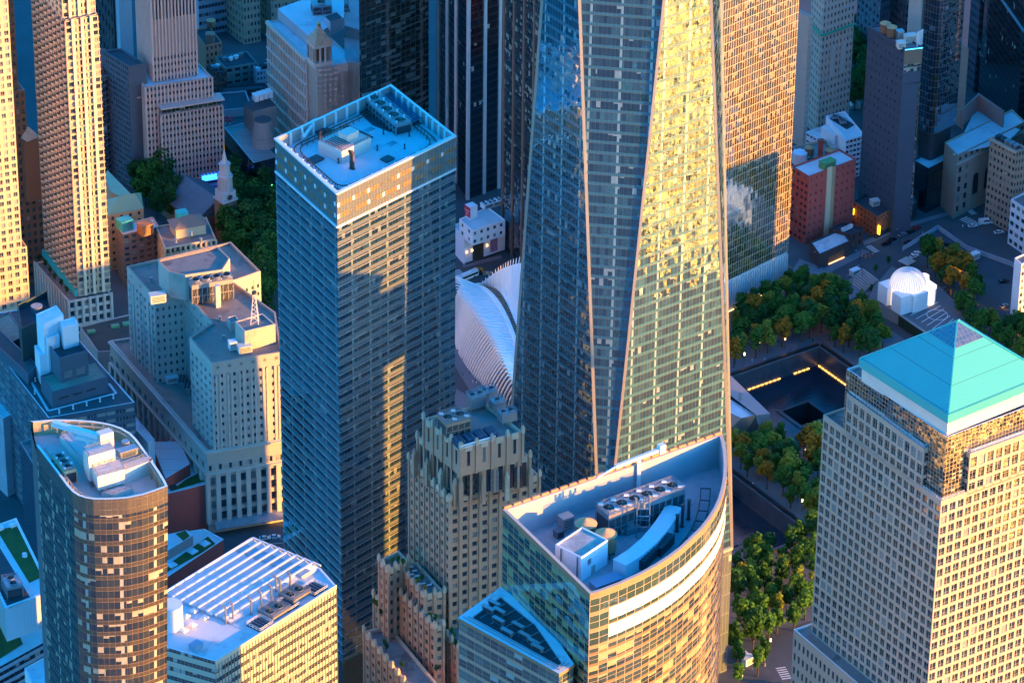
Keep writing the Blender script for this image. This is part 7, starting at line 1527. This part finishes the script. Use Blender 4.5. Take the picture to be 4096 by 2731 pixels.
# dark canyon street and elevated tracks at the left edge
t = thing('site_hoarding', 'long pale blue site hoarding round the parking lot', 'hoarding', (*P(3700, 900), 0)); b = MB()
for p, r in zip(((3600, 970), (3740, 880), (3860, 960), (4040, 1020)), ((3740, 880), (3860, 960), (4040, 1020), (4070, 1045))):
    A, B = P(*p), P(*r); n_ = int(ln(sub(B, A)) / 2.4)
    for k in range(n_): b.obox(lerp(A, B, (k + .5) / n_), angof(A, B), ln(sub(B, A)) / n_ - .12, .12, .05, 2.6)
b.build('panels', mat('pale blue panel', (.35, .42, .5), .6, .15, .3), t)
# ------------------------------------------------------------------ trees
def leafmat(name, col):
    m, nt, b_, o = base(name); oi = N(nt, 'ObjectInfo').outputs['Random']; gi = N(nt, 'NewGeometry').outputs['Random Per Island']
    f = N(nt, 'MapRange', i={0: mth(nt, 'ADD', mth(nt, 'MULTIPLY', oi, .5), mth(nt, 'MULTIPLY', gi, .5)), 1: 0.0, 2: 1.0, 3: .55, 4: 1.5}).outputs[0]
    c = N(nt, 'VectorMath', operation='SCALE', i={0: col, 3: f}).outputs[0]
    d = N(nt, 'BsdfDiffuse', i={'Color': c}); tr = N(nt, 'BsdfTranslucent', i={'Color': c})
    nt.links.new(N(nt, 'MixShader', i={0: .35, 1: d.outputs[0], 2: tr.outputs[0]}).outputs[0], o.inputs[0]); return m
LEAF = [leafmat('green leaves', (.07, .17, .035)), leafmat('dark green leaves', (.04, .115, .035)), leafmat('yellow green leaves', (.2, .25, .04)), leafmat('amber leaves', (.36, .2, .03))]
m_bark = mat('bark', (.06, .045, .035), .9, .3, 1)
def crown_mesh(seed, R, Hh, z0, nlf):
    rnd = random.Random(seed); b = MB(); cl = []
    for k in range(20):
        th, rr, zz = rnd.uniform(0, 6.28), R * rnd.uniform(.15, .72) , z0 + Hh * rnd.uniform(.12, .9)
        rr *= max(.25, 1 - abs((zz - z0) / Hh - .42) * 1.1); cl.append((rr * math.cos(th), rr * math.sin(th), zz, R * rnd.uniform(.2, .5)))
    for k in range(nlf):
        c = cl[rnd.randrange(len(cl))]; v = Vector((rnd.gauss(0, 1), rnd.gauss(0, 1), rnd.gauss(0, 1))).normalized() * c[3] * rnd.uniform(.55, 1.05)
        p = Vector(c[:3]) + v; n = (v.normalized() + Vector((rnd.uniform(-.6, .6), rnd.uniform(-.6, .6), rnd.uniform(-.2, .9)))).normalized()
        x = n.cross(Vector((rnd.uniform(-1, 1), rnd.uniform(-1, 1), .3))).normalized(); y = n.cross(x); s = rnd.uniform(.22, .46)
        b.quad(p - x * s - y * s * .5, p + x * s * .2 - y * s, p + x * s + y * s * .4, p - x * s * .3 + y * s)
    return b
def trunk_mesh(seed, R, Hh, z0):
    rnd = random.Random(seed); b = MB(); b.cyl((0, 0), .24, 0, z0, 7, r2=.17); b.cyl((0, 0), .17, z0, z0 + Hh * .6, 6, r2=.05)
    for k in range(5): a_ = rnd.uniform(0, 6.28); z = z0 + Hh * rnd.uniform(0, .3); b.bar((0, 0, z), (R * .5 * math.cos(a_), R * .5 * math.sin(a_), z + Hh * .3), .12)
    return b
TP = []
for k in range(6):
    R, Hh, z0 = ((3.1, 7.5, 2.8), (2.7, 7, 2.6), (3.4, 7, 3.0), (2.3, 6, 2.4), (4.2, 9, 3.2), (4.6, 10, 3.5))[k]
    TP.append((crown_mesh(k, R, Hh, z0, (900, 800, 950, 700, 1300, 1400)[k]).mesh('crown', LEAF), trunk_mesh(k, R, Hh, z0).mesh('trunk', m_bark)))
CM = {}
def tree(p, k, leaf, label, group, z=0.0, s=1.0):
    t = thing('tree', label, 'tree', (*p, z), group); t.rotation_euler = (0, 0, random.uniform(0, 6.28)); t.scale = (s, s, s * random.uniform(.9, 1.1))
    if (k, leaf) not in CM:
        me = TP[k][0].copy(); me.materials.clear(); me.materials.append(LEAF[leaf]); CM[(k, leaf)] = me
    for nm, me in (('crown', CM[(k, leaf)]), ('trunk', TP[k][1])): o = bpy.data.objects.new(nm, me); COL.objects.link(o); o.parent = t
    return t
def inpoly(p, poly):
    c = False
    for i in range(len(poly)):
        a, b_ = poly[i - 1], poly[i]
        if (a[1] > p[1]) != (b_[1] > p[1]) and p[0] < (b_[0] - a[0]) * (p[1] - a[1]) / (b_[1] - a[1]) + a[0]: c = not c
    return c
grown = inset(PS, -4), inset(PN, -4)
def scatter(pts, dmin, kinds, leaves, labels, group, z=0.0, tries=900, px=True, avoid=(), s=(1.2, 1.65), cap=400):
    poly = [P(*q, z) for q in pts] if px else pts
    xs, ys = [p[0] for p in poly], [p[1] for p in poly]; done = []
    for _ in range(tries):
        p = (random.uniform(min(xs), max(xs)), random.uniform(min(ys), max(ys)))
        if not inpoly(p, poly) or any(ln(sub(p, q)) < dmin for q in done) or any(inpoly(p, g) for g in avoid): continue
        done.append(p); lf = random.choice(leaves); tree(p, random.choice(kinds), lf, labels[lf], group, z, random.uniform(*s))
        if len(done) >= cap: break
    return done
def labs(where): return ['mid green round tree ' + where, 'dark green dense tree ' + where, 'yellow green loose tree ' + where, 'amber turning tree ' + where]
pav = [P(u, v) for u, v in ((2880, 1480), (2970, 1500), (3100, 1640), (3100, 1750), (2940, 1790), (2860, 1760))]
vf = [bs[0], bs[1], bs[2], bs[3]]
scatter(((2932, 1320), (2985, 1255), (3070, 1190), (3180, 1140), (3300, 1150), (3390, 1215), (3500, 1320), (3545, 1370), (3470, 1430), (3395, 1405), (3280, 1328), (3120, 1378), (2935, 1455)), 5.0, (0, 2, 1, 0), (0, 0, 1, 1, 0, 2, 3), labs('between the street and the far sunken pool'), 'trees beyond the far pool', avoid=grown, tries=2500)
scatter(((2935, 1440), (3000, 1480), (3140, 1640), (3220, 1680), (3330, 1560), (3330, 1720), (3300, 2110), (3215, 2050), (2945, 1850), (2930, 1760)), 5.2, (0, 1, 2, 3), (0, 0, 2, 2, 1, 0, 3), labs('on the plaza between the two sunken pools'), 'trees between the pools', avoid=(*grown, pav), tries=2500)
scatter(((2945, 2260), (3060, 2205), (3170, 2190), (3240, 2120), (3290, 2140), (3275, 2440), (3200, 2500), (3050, 2560), (2955, 2450)), 5.4, (0, 1, 2, 3), (0, 0, 2, 1, 0), labs('below the near sunken pool'), 'trees below the near pool', avoid=grown, tries=2500)
scatter(((2955, 2560), (3100, 2600), (3050, 2731), (2960, 2731)), 8, (0, 1), (1, 0), labs('by the street at the bottom right'), 'trees at the bottom street')
scatter(((535, 800), (640, 790), (715, 840), (700, 900), (640, 930), (560, 880)), 6.5, (4, 5), (1, 1, 0), labs('on the near side of the chapel roof'), 'churchyard trees', cap=14)
scatter(((915, 800), (1020, 800), (1085, 870), (1095, 1310), (1050, 1300), (1035, 1110), (915, 1000)), 6.5, (4, 5), (1, 1, 0), labs('in the churchyard right of the steeple'), 'churchyard trees', cap=60)
scatter(((860, 990), (915, 960), (915, 1080), (1040, 1110), (1095, 1200), (1060, 1330), (1040, 1120)), 6.5, (4, 5), (1, 0), labs('behind the stone building parapet'), 'churchyard trees', cap=30)
scatter(((3700, 990), (3760, 1030), (3830, 1050), (3920, 1170), (3880, 1200), (3760, 1110), (3680, 1030)), 5, (0, 1, 2), (0, 1, 2, 3), labs('beside the white domed church'), 'church park trees', z=3.0)
scatter(((3830, 1240), (3960, 1290), (4096, 1320), (4096, 1420), (4030, 1400), (3900, 1330)), 5.5, (0, 1, 2), (0, 0, 1, 2), labs('along the park path above the pyramid'), 'path trees')
scatter(((3385, 160), (3440, 160), (3445, 400), (3395, 420)), 7, (4, 5), (1, 1), labs('in the dark graveyard beyond the ornate tower'), 'graveyard trees', cap=16)
scatter(((3110, 1140), (3160, 1115), (3200, 1085), (3165, 1130)), 8, (3,), (3, 3), labs('on the pavement below the gold slab'), 'street trees', cap=4, s=(.7, .8))
for u, v in ((3012, 1235), (3040, 1250)): tree(P(u, v), 3, 3, 'amber turning tree at the foot of the gold slab', 'street trees', s=.9)
for k, (u, v) in enumerate(((3545, 1025), (3495, 1060), (3480, 1140))): tree(P(u, v, 2), 3, 1, 'small dark round shrub by the church steps', 'church shrubs', 2, .6)
t = thing('statue_column', 'tall pale monument column with a small figure among dark trees', 'monument', (*P(3398, 395), 0)); b = MB(); c = P(3398, 395); b.obox(c, 0, 5, 5, 0, 1.5); b.obox(c, 0, 3, 3, 1.5, 5); b.cyl(c, 1.1, 5, 13, 10, r2=.7); b.cyl(c, 1.2, 13, 13.6, 10); b.build('column', m_lstone, t); b = MB(); b.cyl(c, .5, 13.6, 15, 8, r2=.3); b.cyl(c, .28, 15, 15.6, 8); b.build('figure', m_terra, t)
# roof garden shrubs
def shrub(p, z, label, group, s=.35, lf=1, k=3): return tree(p, k, lf, label, group, z - 1.2 * s, s)
for u, v, z in ((1590, 2265, 92), (1615, 2262, 92), (1632, 2270, 92), (1520, 2428, 70), (1532, 2440, 70), (1548, 2470, 70), (1745, 2480, 80), (1768, 2488, 80), (1565, 2590, 62), (1575, 2610, 62), (1640, 2680, 62), (1845, 2560, 72), (1850, 2590, 72), (1835, 2540, 72), (1775, 2690, 62)): shrub(P(u, v, z), z, 'green terrace shrub on a setback of the stepped brick tower', 'terrace shrubs on the brick tower', .42, random.choice((0, 1)))
for u, v, lf in ((1695, 2345, 2), (1722, 2375, 3), (1710, 2330, 0)): shrub(P(u, v, 88), 88, 'bright green or yellow planter shrub on the furnished terrace of the brick tower', 'planter shrubs on the brick tower', .4, lf)
for k, (u, v) in enumerate(((150, 1087), (174, 1110), (196, 1135), (215, 1160), (240, 1185), (263, 1212))): shrub(P(u, v, 17), 17, 'round dark shrub in the row along the podium roof of the balcony tower', 'podium roof shrubs', .5, 1)
for u, v in ((50, 1765), (60, 1800), (68, 1830), (80, 1850), (45, 1785)): shrub(P(u, v, 3), 3, 'dark clipped shrub in the shadowed court at the left edge', 'court shrubs', .5, 1)
# terrace furniture on the brick tower
for k, (u, v) in enumerate(((1665, 2280), (1680, 2295), (1668, 2310), (1690, 2315), (1715, 2345), (1740, 2350), (1755, 2340))):
    t = thing('terrace_table', 'pale table with bench seats on the furnished terrace of the brick tower', 'table', (*P(u, v, 87), 86.8), 'terrace tables'); p = P(u, v, 87); b = MB(); b.obox(p, .4, 1.8, .9, 87.5, 87.6); b.build('top', m_white, t); b = MB(); [b.bar((p[0] + x, p[1] + y, 86.8), (p[0] + x, p[1] + y, 87.5), .1) for x in (-.5, .5) for y in (-.25, .25)]; b.build('legs', m_steel, t)
# ------------------------------------------------------------------ street lamps
lampg = emis('lamp glow', (1, .42, .1), 2.5)
for u, v in ((3133, 1705), (3232, 1775), (3188, 1842), (3224, 1975), (3030, 2280), (3016, 2435), (3060, 2440), (3155, 2225), (3038, 1345), (3410, 1240), (3505, 1305), (3256, 1260), (3340, 1310), (2979, 1395), (3140, 1330), (3300, 1222), (3110, 2535), (3280, 1710)):
    p = P(u, v, 5.2); t = thing('park_lamp', 'glowing orange lamp post among the plaza trees', 'street lamp', (*p, .13), 'glowing plaza lamps')
    b = MB(); b.cyl(p, .12, .13, 5.2, 6); b.build('post', m_dsteel, t); b = MB(); b.cyl(p, .26, 4.7, 5.9, 8); b.build('lamp_glass', lampg, t)
for k, (u, v) in enumerate(((3197, 1120), (3442, 1100), (3430, 1040), (3025, 1222), (3080, 1190), (3400, 1140), (3830, 1210), (3785, 1180), (3592, 950), (3265, 1050), (3720, 1030))):
    p = P(u, v); t = thing('street_light', 'tall dark street light with a bent arm over the road', 'street light', (*p, 0), 'tall street lights'); b = MB(); b.cyl(p, .14, 0, 9, 6, r2=.09); b.bar((*p, 9), (p[0] - 1.8, p[1] - .6, 9.5), .14); b.build('post', m_dsteel, t); b = MB(); b.obox((p[0] - 2, p[1] - .7), .3, .9, .35, 9.4, 9.6); b.build('lamp_head', m_steel, t)
# ------------------------------------------------------------------ cars
def carbody(L_, W_, Hh, van=False):
    b = MB(); pr = [(-L_ / 2, .35), (-L_ / 2, .95), (-L_ * .28, 1.0), (-L_ * .2, 1.0), (L_ * .3, .98), (L_ / 2, .8), (L_ / 2, .35)] if not van else [(-L_ / 2, .35), (-L_ / 2, Hh), (L_ * .25, Hh), (L_ * .36, 1.15), (L_ / 2, .95), (L_ / 2, .35)]
    for x, y in zip(pr, pr[1:] + pr[:1]): b.quad((x[0], -W_ / 2, x[1]), (x[0], W_ / 2, x[1]), (y[0], W_ / 2, y[1]), (y[0], -W_ / 2, y[1]))
    for s in (-1, 1): q = [(x[0], s * W_ / 2, x[1]) for x in pr]; b.face(q if s < 0 else q[::-1])
    return b
def cabin(L_, W_, Hh, van):
    b = MB()
    if van: b.quad((L_ * .26, -W_ * .46, Hh - .08), (L_ * .362, -W_ * .46, 1.2), (L_ * .362, W_ * .46, 1.2), (L_ * .26, W_ * .46, Hh - .08)); b.obox((L_ * .05, 0), 0, L_ * .5, W_ + .04, Hh * .6, Hh * .85); return b
    lo = [(-L_ * .36, -W_ * .46), (L_ * .22, -W_ * .46), (L_ * .22, W_ * .46), (-L_ * .36, W_ * .46)]; hi = [(-L_ * .26, -W_ * .38), (L_ * .08, -W_ * .38), (L_ * .08, W_ * .38), (-L_ * .26, W_ * .38)]
    for i in range(4): k = (i + 1) % 4; b.quad((*lo[i], .98), (*lo[k], .98), (*hi[k], Hh - .02), (*hi[i], Hh - .02))
    return b
def wheel(): 
    b = MB(); n_ = 12
    for i in range(n_): a0, a1 = 6.2832 * i / n_, 6.2832 * (i + 1) / n_; b.quad((.34 * math.cos(a0), -.11, .34 * math.sin(a0)), (.34 * math.cos(a1), -.11, .34 * math.sin(a1)), (.34 * math.cos(a1), .11, .34 * math.sin(a1)), (.34 * math.cos(a0), .11, .34 * math.sin(a0)))
    for s in (-.11, .11): b.face([(.34 * math.cos(6.2832 * i / n_), s, .34 * math.sin(6.2832 * i / n_)) for i in range(n_)], 0)
    return b
m_tyre = mat('tyre rubber', (.02, .02, .02), .8, .1); m_cglass = mat('car glass', (.015, .02, .025), .1, .1)
paint = {'white': mat('white car paint', (.7, .7, .7), .25, .03), 'black': mat('black car paint', (.015, .016, .02), .2, .05), 'silver': mat('silver car paint', (.35, .37, .4), .3, .05, metal=.5), 'yellow': mat('yellow cab paint', (.75, .33, .02), .3, .05), 'red': mat('red car paint', (.4, .03, .03), .25, .05)}
CMS = {}
def car(u, v, rz, col, label, group=None, van=False, z=.0, L_=4.6, Hh=1.45):
    k = (col, van, L_, Hh)
    if k not in CMS:
        W_ = 1.85 if not van else 2.05
        rf = MB(); q = ((-L_ * .26, -W_ * .38), (L_ * .08, -W_ * .38), (L_ * .08, W_ * .38), (-L_ * .26, W_ * .38))
        if not van: rf.prism(list(q), Hh - .03, Hh + .03)
        else: rf.obox((-L_ * .12, 0), 0, L_ * .7, W_ * .9, Hh, Hh + .06)
        CMS[k] = (carbody(L_, W_, Hh, van).mesh('body', paint[col]), cabin(L_, W_, Hh, van).mesh('windows', m_cglass), rf.mesh('roof', paint[col]), wheel().mesh('wheel', m_tyre), W_)
    B_, C_, Rf, Wh, W_ = CMS[k]; p = P(u, v, z)
    t = thing('car' if not van else 'van', label, 'van' if van else 'car', (*p, z + .02), group); t.rotation_euler = (0, 0, rz)
    for nm, me in (('body', B_), ('windows', C_), ('roof', Rf)): o = bpy.data.objects.new(nm, me); COL.objects.link(o); o.parent = t
    for sx in (-.31, .31):
        for sy in (-1, 1): o = bpy.data.objects.new('wheel', Wh); COL.objects.link(o); o.parent = t; o.location = (sx * L_, sy * (W_ / 2 - .06), .34)
    return t
ra = angof(P(3500, 940), P(3660, 870)); pa = angof(P(3690, 960), P(3800, 1020)) + 1.2
car(3428, 1182, ra, 'white', 'white van driving past the raised park', van=True, L_=6, Hh=2.4); car(3930, 852, pa, 'white', 'white box van parked by the tan office block', van=True, L_=6.5, Hh=2.8)
for k, (u, v, r, c_, lb) in enumerate(((3535, 945, ra, 'black', 'black car waiting at the kerb below the orange brick house, rear one'), (3558, 928, ra, 'black', 'black car waiting at the kerb below the orange brick house, front one'), (3625, 937, ra, 'black', 'black car alone in the middle of the road left of the hoarding'), (3600, 907, ra, 'silver', 'silver car at the kerb right of the orange brick house'), (3630, 895, ra, 'black', 'black car behind the silver one at the kerb'), (3655, 880, ra, 'red', 'dark red car under the hotel lettering'),
    (3695, 960, pa, 'black', 'black car parked inside the hoarding corner'), (3770, 943, pa, 'black', 'black car parked against the top of the lot'), (3830, 1013, pa + .3, 'black', 'black car in the middle of the lot, left one'), (3885, 1024, pa + .3, 'black', 'black car in the middle of the lot, right one'), (3857, 1037, pa + .3, 'black', 'black car in the middle of the lot, lower one'), (3826, 1050, pa + .3, 'white', 'white car in the middle of the lot'), (4010, 1083, pa, 'black', 'black car at the right side of the lot'), (4012, 1182, ra, 'silver', 'silver car under the white balcony block'),
    (3880, 865, pa, 'white', 'white car at the crossing by the tan office block'), (3985, 888, pa, 'white', 'white estate car on the street under the tan office block'), (3655, 980, ra, 'white', 'white car beside the lot gate booth'), (3648, 992, ra, 'white', 'second white car beside the lot gate booth'), (4075, 940, pa, 'black', 'black car at the far right kerb'))): car(u, v, r, c_, lb)
car(1078, 2178, .1, 'white', 'white car parked under the canopy of the stone building, left one'); car(1118, 2172, .1, 'white', 'white car parked under the canopy of the stone building, right one'); car(1905, 1087, .5, 'yellow', 'yellow cab on the street behind the transit hall'); car(1945, 1100, .4, 'silver', 'silver car beside the yellow cab'); car(1912, 1100, .5, 'black', 'black car below the yellow cab')
car(1062, 792, .2, 'white', 'white van at the crossing beyond the churchyard', van=True, L_=6, Hh=2.5); car(1010, 770, 1.1, 'black', 'black car in the market street by the black glass building'); car(1055, 868, 1.0, 'white', 'white car in the street right of the churchyard trees')
car(3135, 2718, .4, 'black', 'black car on the bottom right street'); car(3000, 2600, 2.2, 'white', 'white van under the trees at the bottom right', van=True, L_=5.5, Hh=2.3)
t = thing('bus', 'white and blue city bus crossing behind the transit hall', 'bus', (*P(1862, 1120), 0)); p = P(1862, 1120); ba_ = angof(P(1850, 1128), P(1890, 1110)); b = MB(); b.obox(p, ba_, 12, 2.6, .35, 3.1); b.build('body', paint['white'], t); b = MB(); b.obox(p, ba_, 11.4, 2.66, 1.5, 2.5); b.build('windows', m_cglass, t); b = MB(); b.obox(p, ba_, 5, 1.6, 3.1, 3.35); b.build('roof_unit', m_white, t); b = MB(); [b.obox(add(p, (math.cos(ba_), math.sin(ba_)), x), ba_, 1, 2.62, 0, .9) for x in (-3.8, 3.5)]; b.build('wheels', m_tyre, t)
for k, (u, v, lb) in enumerate(((3413, 1046, 'white kiosk with a flat roof at the street corner below the fire house'), (3500, 1232, 'white kiosk with a flat roof on the street beside the green wall'), (3022, 2605, 'white kiosk at the bottom right street'), (3890, 970, 'pale guard booth inside the hoarding'))): unit(lb, 'kiosk', 'kiosk', P(u, v, 3), .7, 4.6, 2.6, 0, 3, m_white)
t = thing('lot_tent', 'pale pyramid tent roof at the lot gate', 'tent', (*P(3620, 1010), 0)); c = P(3620, 1000, 4); b = MB(); b.cyl(c, 4.2, 3, 5.4, 4, r2=0); b.build('canopy', mat('pale canvas', (.4, .42, .4), .8), t); b = MB(); [b.bar((c[0] + 2.9 * math.cos(R_(90 * k)), c[1] + 2.9 * math.sin(R_(90 * k)), 0), (c[0] + 2.9 * math.cos(R_(90 * k)), c[1] + 2.9 * math.sin(R_(90 * k)), 3.1), .15) for k in range(4)]; b.build('poles', m_steel, t)
for k, (u, v) in enumerate(((958, 735), (975, 745), (990, 760), (945, 722))):
    t = thing('market_tent', 'market tent with a coloured canopy in the street by the black glass building', 'tent', (*P(u, v), 0), 'street market tents'); c = P(u, v, 2.5); b = MB(); b.cyl(c, 2.6, 2.2, 3.2, 4, r2=0); b.build('canopy', [mat('red cloth', (.55, .02, .04)), m_white, mat('blue cloth', (.1, .2, .5), .8), m_white][k], t); b = MB(); [b.bar((c[0] + 1.7 * math.cos(R_(90 * j)), c[1] + 1.7 * math.sin(R_(90 * j)), 0), (c[0] + 1.7 * math.cos(R_(90 * j)), c[1] + 1.7 * math.sin(R_(90 * j)), 2.3), .1) for j in range(4)]; b.build('poles', m_steel, t)
for k in range(7):
    b = MB(); c = P(3440 + (k % 4) * 14, 985 + 5 * (k % 3) + 5 * (k // 4)); b.cyl(c, .35, 0, 1.1, 8, r2=.22); b.cyl(c, .5, 0, .12, 8); b.cyl(c, .3, .5, .7, 8, 1); one(b, 'traffic_barrel', [mat('orange plastic', (.7, .15, .03), .5), m_white], 'orange traffic barrel on the closed lane by the fire house', 'traffic barrel', (*c, 0), 'orange traffic barrels')
# ------------------------------------------------------------------ people (a few pixels each)
def body(pose):
    me = bpy.data.meshes.new('body'); s = .12 if pose else .05
    V_ = [(0, 0, .95), (0, 0, 1.2), (0, 0, 1.42), (0, .02, 1.56), (0, .03, 1.7), (.1, s, .9), (.1, s * 1.4, .5), (.1, -s, .06), (.1, .12 - s, .03), (-.1, -s, .9), (-.1, -s * .6, .5), (-.1, s * -2, .06), (-.1, .12 - s * 2, .03), (.2, 0, 1.4), (.25, -s, 1.12), (.24, .05, .85), (-.2, 0, 1.4), (-.25, s, 1.12), (-.24, .1, .85)]
    E_ = [(0, 1), (1, 2), (2, 3), (3, 4), (0, 5), (5, 6), (6, 7), (7, 8), (0, 9), (9, 10), (10, 11), (11, 12), (2, 13), (13, 14), (14, 15), (2, 16), (16, 17), (17, 18)]
    r = [.15, .15, .15, .06, .1, .1, .07, .05, .045, .1, .07, .05, .045, .07, .05, .035, .07, .05, .035]
    me.from_pydata(V_, E_, []); o = bpy.data.objects.new('tmp', me); COL.objects.link(o); md = o.modifiers.new('s', 'SKIN'); o.modifiers.new('d', 'SUBSURF').levels = 1
    for i, k in enumerate(r): me.skin_vertices[0].data[i].radius = (k, k)
    me.skin_vertices[0].data[0].use_root = True
    bpy.context.view_layer.update(); m2 = bpy.data.meshes.new_from_object(o.evaluated_get(bpy.context.evaluated_depsgraph_get())); bpy.data.objects.remove(o); return m2
clothes = [mat('dark coat', (.03, .035, .05), .8), mat('white shirt', (.6, .6, .6), .8), mat('blue jacket', (.06, .12, .3), .8), mat('red jacket', (.4, .05, .04), .8)]
m_skin = mat('skin', (.45, .28, .2), .6); PB = []
hm = MB(); 
for j in range(5):
    for i in range(8):
        q = [(.11 * math.cos(6.283 * ii / 8) * math.sin(3.1416 * jj / 5), .02 + .12 * math.sin(6.283 * ii / 8) * math.sin(3.1416 * jj / 5), 1.66 + .13 * math.cos(3.1416 * jj / 5)) for ii, jj in ((i, j + 1), (i + 1, j + 1), (i + 1, j), (i, j))]; hm.face(q)
for pz in (0, 1):
    for cl in clothes: m = body(pz); m.materials.clear(); m.materials.append(cl); PB.append(m)
hairm = hm.mesh('hair', mat('dark hair', (.03, .02, .015), .8))
def person(u, v, k, label, group, z=.13):
    p = P(u, v, z); t = bpy.data.objects.new('person', PB[k % 8]); COL.objects.link(t); t.location = (*p, z); t.rotation_euler = (0, 0, random.uniform(0, 6.28)); tag(t, label, 'person', group)
    o = bpy.data.objects.new('hair', hairm); COL.objects.link(o); o.parent = t; o.location = (0, -.02, .03)
cn = ('dark coat', 'white shirt', 'blue jacket', 'red jacket')
spots = [((2965, 1440), (3050, 1400), (3090, 1385), (3160, 1350), (3180, 1352), (3250, 1340), (3290, 1345), (3310, 1362), (2975, 1452), (3010, 1425), (3060, 1420), (3190, 1372)), ((3205, 2055), (3190, 2040), (3160, 2022), (3025, 1918), (3210, 2060), (3150, 1740), (3165, 1742), (3210, 1985)), ((1832, 1415), (1850, 1450), (1880, 1500), (1905, 1530), (1855, 1510), (1895, 1535), (1910, 1540), (1822, 1360)), ((3210, 1080), (3205, 1150), (3025, 1185), (3100, 1200), (3115, 1190), (3035, 1192), (3240, 1100), (3345, 1150), (3420, 1160)), ((2990, 2650), (3000, 2690), (3040, 2660), (3090, 2640), (2975, 2665), (3120, 2690)), ((3680, 900), (3700, 890), (3770, 880), (3790, 890), (3810, 880), (3840, 870), (3680, 1240), (3730, 1150))]
wh = ('by the far pool rim', 'near the near pool rim', 'on the plaza beside the transit hall', 'on the pavement of the street crossing', 'on the bottom right street', 'near the hoarding and the church')
for g, (ss, w_) in enumerate(zip(spots, wh)):
    for k, (u, v) in enumerate(ss): ci = random.randrange(4); person(u, v, ci + 4 * (k % 2), 'tiny standing person in a %s %s' % (cn[ci], w_), 'people ' + w_, .15)
# ------------------------------------------------------------------ unseen riverside blocks added west of the view, sized to shade the streets
for k, (x, y, w_, d_, h_, r) in enumerate(((330, 1500, 70, 60, 100, .3), (340, 1615, 60, 70, 150, .4), (330, 1390, 50, 60, 90, .3), (260, 1110, 60, 50, 90, .4), (345, 1740, 70, 130, 170, .3), (190, 1010, 50, 60, 100, .3))):
    c = (x, y); ca_, sa_ = math.cos(r), math.sin(r); q = [(x + ca_ * i - sa_ * j, y + sa_ * i + ca_ * j) for i, j in ((-w_ / 2, d_ / 2), (-w_ / 2, -d_ / 2), (w_ / 2, -d_ / 2), (w_ / 2, d_ / 2))]
    t = thing('riverside_shade_block', 'unseen riverside block added beyond the right edge to shade the view', 'office building', (x, y, 0), 'shade blocks added beyond the view'); glassblock(t, q, 0, h_, gB, [m_roofg, m_white])
# ------------------------------------------------------------------ windows and other repeated parts, chosen by how large they show
import numpy as np
bpy.context.view_layer.update(); dg = bpy.context.evaluated_depsgraph_get(); eye = Vector((0, 0, CAMH)); byr = {}
for r in REP:
    p = Vector(r[5]); u, v = proj(*p); ok = -60 < u < 4156 and -60 < v < 2790; a_ = r[6]; n = Vector((math.sin(a_), -math.cos(a_), 0)); vw = eye - p; s = -1
    if ok and n.dot(vw) > 0:
        k = r[2]; sz = (k[0] * k[1] if isinstance(k, tuple) else 3) * n.dot(vw) / vw.length ** 3
        dd = (p + n * .55 - eye); hit, loc, *_ = S.ray_cast(dg, eye, dd.normalized(), distance=dd.length - .6)
        s = sz * (1 if not hit else -1)
    byr.setdefault((r[0].name, r[1]), []).append((s, r))
cache = {}
for (rn, nm), L_ in byr.items():
    L_.sort(key=lambda x: -x[0]); rest = MB(); mats = None
    for i, (s, (root, name, key, mk, mt, loc, ang)) in enumerate(L_):
        org = root['_o']
        if i < 100 and s > 0:
            ck = (key, tuple(m.name for m in mt))
            if ck not in cache: cache[ck] = mk().mesh(name, list(mt))
            o = bpy.data.objects.new(name, cache[ck]); COL.objects.link(o); o.parent = root; o.location = (loc[0] - org[0], loc[1] - org[1], loc[2] - org[2]); o.rotation_euler = (0, 0, ang)
        elif proj(*loc)[1] > -400:
            if mats is None: mats = []
            idx = []
            for m in mt:
                if m not in mats: mats.append(m)
                idx.append(mats.index(m))
            q = mk(); ca, sa = math.cos(ang), math.sin(ang); j = len(rest.v)
            rest.v += [(loc[0] + ca * x - sa * y, loc[1] + sa * x + ca * y, loc[2] + z) for x, y, z in q.v]; rest.f += [[k + j for k in f] for f in q.f]; rest.m += [idx[x] for x in q.m]; rest.uv += [None] * len(q.f)
    if rest.f: o = rest.build(name + 's', mats, root); o['kind'] = 'stuff'
for o in list(bpy.data.objects):
    for k in ('_o', '_z'):
        if k in o: del o[k]
